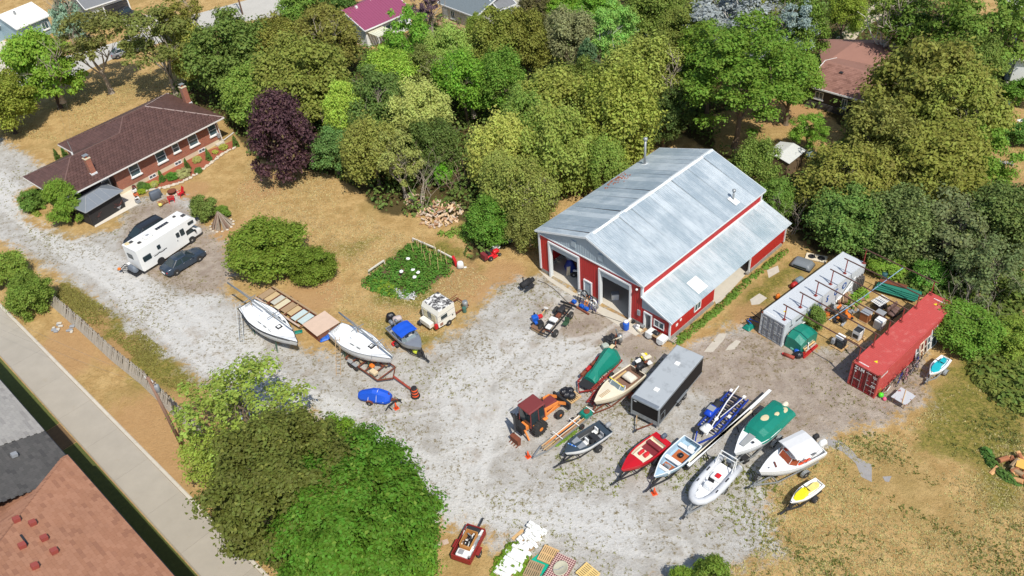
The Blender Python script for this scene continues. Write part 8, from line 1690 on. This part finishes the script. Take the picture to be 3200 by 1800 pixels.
# ---- between and round the containers
def box_on(name,lb,cat,p,rz,parts,grp=None):
    t = thing(name,lb,cat,p,rz,grp)
    for nm,cc,dd,m_,*r_ in parts: MB().rb(cc,dd,r_[0] if r_ else .03).o(nm,m_,t)
    return t
BRN = mat('brown_cabinet',(150,96,58),.7,var=.12)
box_on('wood_stove','brown cabinet stove with grey top between the containers','stove',(31.52,54.90),.65,[('cabinet',(0,0,.5),(.9,.75,.95),BRN),('top',(0,0,1.0),(1.0,.85,.07),GREYP),('pallet_base',(0,0,.03),(1.1,.95,.06),WOOD),('white_part',(.2,-.3,.75),(.25,.2,.2),WHITE)])
box_on('clothes_dryer','white dryer tilted beside a grey cabinet near the red container','dryer',(32.32,53.89),.65,[('drum_case',(-.15,-.1,.5),(.75,.75,.95),WHITE),('grey_cabinet',(.55,.35,.55),(.7,.75,1.0),DSTEEL),('grey_top',(.55,.35,1.08),(.75,.8,.06),GREYP),('panel',(-.54,-.1,.5),(.03,.6,.8),GREYP)])
t = box_on('kitchen_range','white and black cooker standing on a pallet between the containers','cooker',(29.86,52.58),.65,[('oven_body',(0,0,.62),(.72,.7,.95),WHITE),('hob',(-.02,0,1.11),(.68,.62,.03),DSTEEL),('back_panel',(.33,0,1.2),(.06,.7,.22),WHITE),('door_glass',(-.37,0,.55),(.03,.5,.4),DSTEEL)]); pallet_parts(t,1.2,1.2,0)
t = box_on('gas_barbecue','black oven unit with white lid on a pallet nearest the camera between the containers','oven',(28.03,51.90),.65,[('body',(0,-.1,.5),(.7,.8,.75),BLACK),('white_lid',(.15,.1,.95),(.6,.7,.2),WHITE),('side_shelf',(-.35,.4,.6),(.35,.3,.5),GREYP),('window',(-.37,-.2,.5),(.03,.5,.5),GLASS)]); pallet_parts(t,1.2,1.1,0)
t = thing('patio_chairs','stack of white slatted garden chairs on a black bundle','chairs',(33.33,56.28),.5); MB().rb((0,0,.35),(1.3,1.0,.7),.2,taper=.8).o('black_bundle',BAG,t,True)
for k in range(9): MB().b6(-.75 + k * .17,-.65 + k * .17,-.5,.5,.85 + .02 * (k % 2),.88 + .02 * (k % 2)).o('slat',WHITE,t)
for y in (-.4,.4): MB().b6(-.75,.75,y - .04,y + .04,.8,.84).o('slat_rail',WHITE,t)
t = thing('car_seats','brown car seats and frames dumped near the red container','seats',(34.30,55.22),.6)
for k in range(3): MB().rb((-.5 + k * .5,.1 * k,.3),(.5,.6,.3),.1).o('cushion',mat('brown_vinyl',(110,86,78),.7),t,True); MB().rb((-.5 + k * .5,.4,.6),(.48,.2,.6),.08).o('backrest',mat('brown_vinyl',(110,86,78)),t,True)
MB().bar((-.9,-.3,.15),(.9,-.3,.15),.1).o('frame',DSTEEL,t)
t = thing('snow_blower','orange and black snow blower among the junk by the grey container','snow blower',(29.45,55.01),.4); MB().rb((0,0,.45),(.7,.55,.5),.1).o('engine',BLACK,t); MB().rb((.5,.05,.4),(.4,.75,.55),.1).o('auger_housing',ORANGE,t); MB().tube((.3,0,.7),(.4,.1,1.1),.1,8).o('chute',ORANGE,t); wheel(t,-.1,-.35,.22,.22,.14); wheel(t,-.1,.35,.22,.22,.14)
for s_ in (-.25,.25): MB().bar((-.3,s_,.5),(-1.0,s_,1.0),.04).o('handle',BLACK,t)
t = heap('machine_scrap','dark machine parts and engines heaped along the grey container','scrap',(29.07,55.98),34,1.5,.8,(.4,.9),[DSTEEL,BLACK,GREYP,RUST,ORANGE,mat('olive_paint',(90,92,70),.6)],'scrap_piece')
t = heap('machine_scrap','brown boards and grey sheets heaped farther along the grey container','scrap',(30.81,57.40),26,1.5,.6,(.5,1.2),[WOOD,GREYP,mat('brown_plank',(130,98,74)),WOODG],'scrap_piece')
t = thing('white_rails','long white rails leaning along the side of the grey container','rails',(0,0,0))
for p,q,z0,z1 in (((29.81,57.36),(31.58,58.39),.1,2.2),((29.51,57.22),(31.28,58.11),.1,1.5),((25.61,54.08),(24.22,53.36),1.2,1.0),((29.22,57.07),(31.15,58.22),.1,1.1)): MB().bar((p[0],p[1],z0),(q[0],q[1],z1),.09,.05).o('rail',WHITE,t)
t = thing('slat_stack','upright stack of grey weathered posts by the grey container','posts',(32.39,59.29),.6)
for k in range(14): MB().b6(-.7 + k * .1,-.62 + k * .1,-.3 + .1 * (k % 3),.1 + .1 * (k % 3),0,1.0 + .15 * (k % 4)).o('post',mat('grey_post',(110,104,98),.9,var=.2),t)
c,L,a = seg((34.13,59.13,37.03,56.86)); t = thing('roofing_sheets','long green corrugated roofing sheets stacked behind the beams','sheets',c,a)
for k in range(4): MB().box((rnd.uniform(-.3,.3),-.3 + .2 * k,.3 + .07 * k),(L,1.0,.035),rx=-.12,rz=rnd.uniform(-.05,.05)).o('sheet',mat('teal_sheet',(52,128,108),.5,var=.15,streak=(1,14,1)),t)
MB().box((-.5,.5,.62),(2.4,.5,.04),rz=.08).o('brown_sheet',RUST,t)
tg = thing('teal_drum','dark teal drum standing behind the roofing sheets','drum',(35.21,60.05)); MB().lathe([(.3,0),(.3,.85),(.25,.9)],12).o('drum',mat('teal_drum',(50,90,96),.5),tg,True)
# green tarp heap, bench, beams at the grey container
t = thing('tarp_stack','stack under a green tarpaulin against the grey container doors corner','tarp',(24.78,52.87),.64)
MB().loft([[(x,-1.0,.0),(x,-1.0,h_ * .8),(x,-.3,h_),(x,.45,h_ * .96),(x,.55,0)] for x,h_ in ((-1.25,1.3),(-.7,1.6),(0,1.65),(.7,1.55),(1.2,1.2))]).o('tarpaulin',GTARP,t)
t2 = thing('garden_tools','handles and tools leaning on the green-tarped stack','tools',(23.83,52.66),.64)
for k in range(5): MB().bar((-.3 + .15 * k,-.5,.05),(-.2 + .2 * k,.1,1.4),.045).o('handle',rnd.choice((WOOD,WOODN,BLACK)),t2)
MB().rb((-.1,-.6,.15),(.6,.4,.3),.08).o('mint_part',mat('mint_plastic',(120,190,170),.5),t2)
gc = thing('gas_cylinder','rusty red gas cylinder lying before the green-tarped stack','gas cylinder',(23.41,51.12),-.7); MB().tube((-.5,0,.16),(.45,0,.16),.16,12).o('cylinder',mat('red_rust',(150,64,46)),gc,True); MB().tube((-.62,0,.16),(-.5,0,.16),.1,10).o('cap',REDP,gc)
bgs = thing('rubbish_bags','black and blue rubbish bags beside the wooden bench','bags',(24.18,51.02)); MB().ball((0,0,.3),.42,7,(1,.9,.75)).o('bag',BAG,bgs); MB().ball((.1,.55,.25),.32,7,(1,1,.7)).o('blue_bag',BLUE,bgs)
t = thing('garden_bench','wooden slatted bench leaning beside the green-tarped stack','bench',(25.27,52.03),.64)
for k in range(5): MB().box((0,-.35 + .17 * k,.35 + .1 * k),(1.5,.13,.04),rx=.5).o('slat',WOODN if k % 2 else WOODG,t)
for x in (-.65,.65): MB().bar((x,-.45,.0),(x,.4,.85),.08).o('side_frame',WOODN,t)
for k in range(4): MB().box((-.2 + .15 * k,-.2 + .1 * k,.5 + .06 * k),(.7,.06,.05),rz=.5).o('bent_rail',WHITE,t)
c,L,a = seg((24.57,50.80,26.25,52.15)); 
for k,lb in enumerate(('red steel beam lying nearest the black rubbish bag','red steel beam in the middle of three on the ground','red steel beam lying closest to the wooden bench')):
    t = thing('steel_beam',lb,'beam',(c[0] - sin(a) * (.16 * k),c[1] + cos(a) * (.16 * k)),a,'red steel beams'); MB().b6(-L / 2,L / 2,-.06,.06,.0,.03).o('flange',RED,t); MB().b6(-L / 2,L / 2,-.06,.06,.13,.16).o('flange',RED,t); MB().b6(-L / 2,L / 2,-.02,.02,.03,.13).o('web',RED,t)
t = thing('black_scrap','black frames and a green tarp beside the left of the grey container','scrap',(21.65,55.96),.64)
for k in range(9): MB().bar((rnd.uniform(-1.2,1.2),rnd.uniform(-.5,.3),.05),(rnd.uniform(-1.2,1.2),rnd.uniform(-.3,.5),rnd.uniform(.5,1.1)),.06).o('frame_bar',BLACK if k % 4 else BLUE,t)
MB().rb((-.9,-.2,.2),(1.0,.8,.38),.1,taper=.7).o('green_tarp',GTARP,t)
for lb,p,m_,s_ in (('red engine cover lying behind the grey container',(26.70,60.15),RED,.8),('grey-blue metal hood beyond the red engine cover',(27.39,60.74),mat('blue_grey_metal',(130,146,152),.5),1.0),('small orange case behind the grey container',(24.72,58.78),ORANGE,.5)):
    t = thing('scrap_cover',lb,'scrap',p,.5,'covers behind the grey container'); MB().rb((0,0,.35),(s_,s_ * .7,.6),.14,taper=.8).o('cover',m_,t,True); MB().b6(-s_ / 2,s_ / 2,-s_ * .3,s_ * .3,0,.06).o('base',RUST,t)
t = thing('pickup_topper','grey fibreglass truck bed cap lying on the grass','truck cap',(28.53,63.24),-.72); MB().rb((0,0,.32),(2.1,1.5,.6),.2,taper=.85).o('shell',mat('dull_grey',(122,128,132),.5,var=.06),t,True); MB().box((0,-.72,.3),(1.3,.04,.28),rx=.18).o('side_window',GLASS,t); MB().b6(-1.02,1.02,-.72,.72,0,.05).o('rim',DSTEEL,t)
t = thing('fan_unit','pair of round fans in a flat frame on the grass','fans',(30.21,64.15),-.5); MB().b6(-1,1,-.5,.5,.05,.15).o('frame',CREAM,t)
for x in (-.45,.45): MB().lathe([(.3,.15),(.36,.18),(.3,.22),(.1,.16)],14,Matrix.Translation((x,0,0))).o('fan',BLACK,t)
# ---- right side of the red container
def bicycle(lb,p,rz,m_,lean=.25):
    t = thing('bicycle',lb,'bicycle',p,rz,'bicycles along the red container'); t.rotation_euler = (lean,0,rz)
    for x in (-.52,.52):
        w = thing('wheel',None,None); w.parent = t; w.location = (x,0,.33)
        MB().path([(cos(q * pi / 8) * .32,0,sin(q * pi / 8) * .32) for q in range(17)],.022,5).o('tyre',BLACK,w); sp = MB()
        for q in range(6): sp.bar((0,0,0),(cos(q * pi / 3) * .3,0,sin(q * pi / 3) * .3),.008)
        sp.o('spokes',GALV,w)
    f = MB(); B_ = (-.08,0,.3); S_ = (-.2,0,.78); H_ = (.38,0,.82)
    for p_,q_ in ((B_,S_),(B_,H_),(S_,H_),(B_,(-.52,0,.33)),(S_,(-.52,0,.33)),(H_,(.52,0,.33))): f.tube(p_,q_,.022,5)
    f.o('frame',m_,t); MB().rb((-.22,0,.88),(.25,.13,.06),.03).o('saddle',BLACK,t); MB().path([(.4,-.28,1.0),(.36,0,.95),(.4,.28,1.0)],.018,5).o('handlebar',BLACK,t); MB().lathe([(.1,-.01),(.1,.01)],10,Matrix.Translation(B_) @ Matrix.Rotation(pi / 2,4,'X')).o('crank',GALV,t)
ps = [(30.51,46.84),(31.19,47.14),(31.87,47.51),(32.28,47.76),(32.88,48.31),(33.31,48.72),(33.76,49.06)]
for k,(p,m_,lb) in enumerate(zip(ps,(BLACK,NAVY,mat('pink_frame',(200,110,140),.5),BLACK,GALV,NAVY,BLACK),('black bicycle nearest the container doors','blue bicycle second from the container doors','pink bicycle in the row beside the red container','black bicycle behind the pink one','silver bicycle in the row beside the red container','blue bicycle before the leaning frames','black bicycle last in the row by the leaning frames'))): bicycle(lb,p,.75 + .25 * (k % 3),m_)
def frame_panel(lb,p,w,h_,m_,glass=True,rz=.66):
    t = thing('window_frame',lb,'window frame',p,rz,'frames leaning on the red container'); t.rotation_euler = (-.18,0,rz)
    for x in (-w / 2,w / 2): MB().b6(x - .05,x + .05,-.03,.03,0,h_).o('stile',m_,t)
    for z in (.05,h_ - .05,h_ * .5): MB().b6(-w / 2 + .05,w / 2 - .05,-.028,.028,z - .05,z + .05).o('rail',m_,t)
    if glass: MB().b6(-w / 2 + .04,w / 2 - .04,-.01,.01,.08,h_ - .08).o('pane',GLASS2,t)
for k,(lb,p,w,h_,m_) in enumerate((('white window frame leaning behind the bicycles',(33.82,49.37),.5,1.5,WHITE),('cream wooden frame leaning on the red container',(34.24,49.48),.5,1.7,CREAM),('pale board frame right of the cream frame',(34.77,49.98),.45,1.6,WOODG),('white glazed frame near the tall door',(35.24,50.40),.5,1.5,WHITE),('tall white door frame with dark glass',(35.88,50.81),.9,2.1,WHITE),('second tall dark door in the leaning row',(36.37,51.25),.9,2.0,GREYP),('tall white posts at the far end of the red container',(38.52,53.00),.35,2.3,WHITE))): frame_panel(lb,p,w,h_,m_,glass=k not in (1,2,6))
t = thing('paint_table','low grey board table splashed with red paint and a stick on it','table',(30.67,44.96),.64); tr = NT('paint_splashed_board'); co = tr.n('TexCoord').outputs['Object']
tr.set(tr.p.inputs['Base Color'],tr.mix(tr.ramp(tr.noise(co,2.2,4,.7),.56,.62),lin((186,188,190)),lin((150,80,70)))); tr.p.inputs['Roughness'].default_value = .8
MB().b6(-.75,.75,-.65,.65,.62,.66).o('top',tr.m,t); MB().bar((-.8,-.35,.69),(.7,.2,.69),.05).o('stick',WOODN,t)
for x in (-.6,.6):
    for y in (-.5,.5): MB().bar((x,y,0),(x,y,.62),.07).o('leg',WOOD,t)
t = thing('toy_pile','green and pink toys with a pale folding chair by the container corner','toys',(29.21,45.67),.3); MB().ball((0,0,.25),.22,7).o('green_toy',mat('lime_plastic',(80,220,40),.4),t,True); MB().ball((.05,-.4,.15),.16,7).o('pink_toy',mat('pink_plastic',(240,90,130),.4),t,True); MB().box((.55,.1,.5),(.7,.05,.6),rz=.5,rx=.5).o('chair_seat',mat('pale_mint',(206,220,206),.6),t); MB().bar((.3,.1,0),(.6,.1,.8),.05).o('chair_leg',BLACK,t); MB().rb((.1,.5,.3),(.4,.4,.6),.08).o('brown_box',BRN,t)
# ---- stone stacks, pallets and rug in front
STN = mat('white_limestone',(232,232,226),.85,var=.06,scale=2,bump=.4)
def stone_stack(lb,p,rz,w,l,n,top):
    t = thing('stone_stack',lb,'stones',p,rz,'stacks of white stone'); pallet_parts(t,w,l,0,WOOD)
    for k in range(n):
        for q in range(top): MB().rb((-l / 2 + l * (k + .5) / n + rnd.uniform(-.05,.05),rnd.uniform(-.3,.3) + (q % 3 - 1) * w * .33,.22 + .14 * (q // 3) + rnd.uniform(-.02,.03)),(l / n * rnd.uniform(.8,1.2),w * rnd.uniform(.28,.42),.15),.03).o('stone_slab',STN,t)
stone_stack('tallest stack of white stone on a pallet nearest the gravel',(-0.10,35.77),.9,1.1,1.15,5,9); stone_stack('middle stack of white stone between the other two',(-0.74,34.93),.6,1.1,1.1,5,6); stone_stack('long spread of white stone at the bottom edge',(-1.84,33.58),.95,1.3,2.6,9,6)
for lb,p,rz,m_ in (('pale new pallet at the top of the green tarpaulin',(0.74,33.90),-.55,WOODN),('brown pallet lying at the bottom edge on the green tarpaulin',(-0.38,32.80),-.5,WOOD),('yellow wooden pallet at the bottom edge right of the rug',(3.35,32.16),.7,mat('yellow_pine',(222,190,120),.8))):
    t = thing('pallet',lb,'pallet',(p[0],p[1],.12),rz,'pallets'); pallet_parts(t,1.3,1.15,.05,m_,8)
gt = tag(MB().prism([(-0.42,33.79),(0.03,34.10),(1.45,33.99),(0.71,33.03),(0.10,32.43),(-1.22,32.57)],0,.1).o('green_tarp',mat('teal_tarp',(20,170,140),.4,var=.12,bump=.5)),'bright teal tarpaulin under the two pallets at the bottom','tarp')
p = (1.46,32.69); t = thing('patterned_rug','maroon lattice-patterned rug over a crate with a round grey tub','rug',p,-.6)
rg_ = NT('lattice_rug'); co = rg_.n('TexCoord').outputs['Object']; mp = rg_.n('Mapping',{'Vector': co}); mp.inputs['Rotation'].default_value = (0,0,.785); ck = rg_.n('TexChecker',{'Vector': mp.outputs[0],'Color1': lin((104,44,62)),'Color2': lin((206,176,160)),'Scale': 9.0}); rg_.set(rg_.p.inputs['Base Color'],ck.outputs[0]); rg_.p.inputs['Roughness'].default_value = .95
MB().b6(-.75,.75,-1.05,1.05,.3,.34).o('rug',rg_.m,t); MB().b6(-.7,.7,-1.0,1.0,0,.3).o('crate',WOOD,t); MB().lathe([(.5,.34),(.52,.42),(.46,.43),(.42,.38),(.01,.38)],16,Matrix.Translation((.05,.0,0)) @ Matrix.Diagonal((1,1.2,1,1))).o('tub',mat('stone_grey',(176,172,150),.8),t,True); MB().path([(-.3,-.4,.46),(0,-.2,.48),(.2,.2,.46)],.03,5).o('hose',GREYP,t)
c,L,a = seg((-1.73,35.57,-0.88,36.27)); t = thing('plank','tan plank lying beside the stone stacks','plank',c,a); MB().b6(-L / 2,L / 2,-.12,.12,.02,.08).o('board',WOODN,t); MB().b6(-L / 2,-L / 2 + .1,-.15,.15,.0,.02).o('batten',WOOD,t)
p = (-6.89,35.80); t = thing('plank','pale broken board at the edge of the huge maple','plank',p,.3); MB().b6(-.5,.5,-.2,.2,.02,.07).o('board',mat('pink_board',(190,168,150)),t); MB().b6(-.1,.1,-.25,.25,.07,.1).o('batten',WOOD,t)
# ---- pipes showing under the airy tree and right-hand yard
t = thing('chair_stack','pale blue metal chairs glimpsed under the airy yellow-green tree','chairs',(-23.44,50.47),.5)
for k in range(6): MB().bar((-.9 + .35 * k,-.6,.5),(-.7 + .35 * k,.6,.55),.07).o('tube',mat('pale_blue_metal',(190,206,224),.5),t)
for x in (-.8,.8): MB().bar((x,-.5,0),(x,-.5,.5),.06).o('leg',GALV,t); MB().bar((x,.5,0),(x,.5,.5),.06).o('leg',GALV,t)
def plastic_chair(lb,p,rz,m_):
    t = thing('garden_chair',lb,'chair',p,rz,'chairs in the right-hand yard'); MB().rb((0,0,.42),(.5,.5,.06),.03).o('seat',m_,t); MB().box((-.24,0,.7),(.05,.48,.5),ry=-.15).o('backrest',m_,t)
    for x in (-.22,.22):
        for y in (-.22,.22): MB().bar((x,y,.4),(x * 1.1,y * 1.1,0),.05).o('leg',m_,t)
    for s_ in (-1,1): MB().b6(-.22,.22,s_ * .26 - .03,s_ * .26 + .03,.62,.66).o('armrest',m_,t)
plastic_chair('white plastic chair in the cluttered right-hand yard',(59.50,88.40),-1.2,WHITE); plastic_chair('black plastic chair in the cluttered right-hand yard',(60.67,88.39),-1.8,BLACK)
t = thing('blue_drum','light blue plastic drum in the cluttered right-hand yard','drum',(62.29,89.65)); MB().lathe([(.3,0),(.33,.1),(.33,.85),(.28,.95)],14).o('drum',mat('sky_blue_plastic',(110,170,210),.4),t,True); MB().lathe([(.28,.95),(.05,.98)],14).o('lid',WHITE,t)
t = heap('yard_clutter','clutter of pots, boxes and bags beside the white house','junk',(62.08,92.04),26,1.9,.4,(.35,.7),[WHITE,BLUE,BLACK,GREYP,DSTEEL,CREAM,RED],'clutter_piece')
t = thing('wooden_steps','pale wooden steps leaning by the white house','steps',(63.74,92.89),.6)
for k in range(5): MB().box((0,0,.3 + .3 * k),(.7,.25,.05)).o('tread',WOODG,t)
for x in (-.35,.35): MB().bar((x,-.2,0),(x,.1,1.7),.06).o('stringer',WOODG,t)
t = thing('white_table','small white table on the shaded lawn at the right edge','table',(61.45,85.16),.2); MB().rb((0,0,.6),(.8,.5,.05),.02).o('top',WHITE,t)
for x in (-.33,.33): MB().bar((x,0,0),(x,0,.6),.05).o('leg',WHITE,t)
t = thing('garden_lounger','grey slatted lounger lying on the lawn at the right','lounger',(55.74,77.15),-.3)
for k in range(6): MB().b6(-.7 + .24 * k,-.55 + .24 * k,-.3,.3,.3,.33).o('slat',GREYP,t)
for x in (-.6,.6): MB().b6(x - .04,x + .04,-.3,.3,0,.3).o('leg',GREYP,t)
t = thing('covered_furniture','grey-blue sheeted furniture in the shade behind the brown shed','furniture',(35.84,82.67),.3); MB().rb((0,0,.35),(1.5,1.0,.7),.2,taper=.75).o('sheet',mat('grey_blue_sheet',(130,146,146),.7,var=.15,bump=.6),t,True); MB().rb((.6,1.3,.3),(.8,.5,.5),.1).o('white_case',GREYP,t)
t = thing('orange_planter_box','brown timber planter wall beside the far garage','planter',(-72.60,155.52),.9)
for k in range(8): MB().b6(-1.6 + k * .4,-1.25 + k * .4,-.04,.04,0,1.7).o('board',mat('reddish_fence',(150,92,66),.85,var=.15),t)
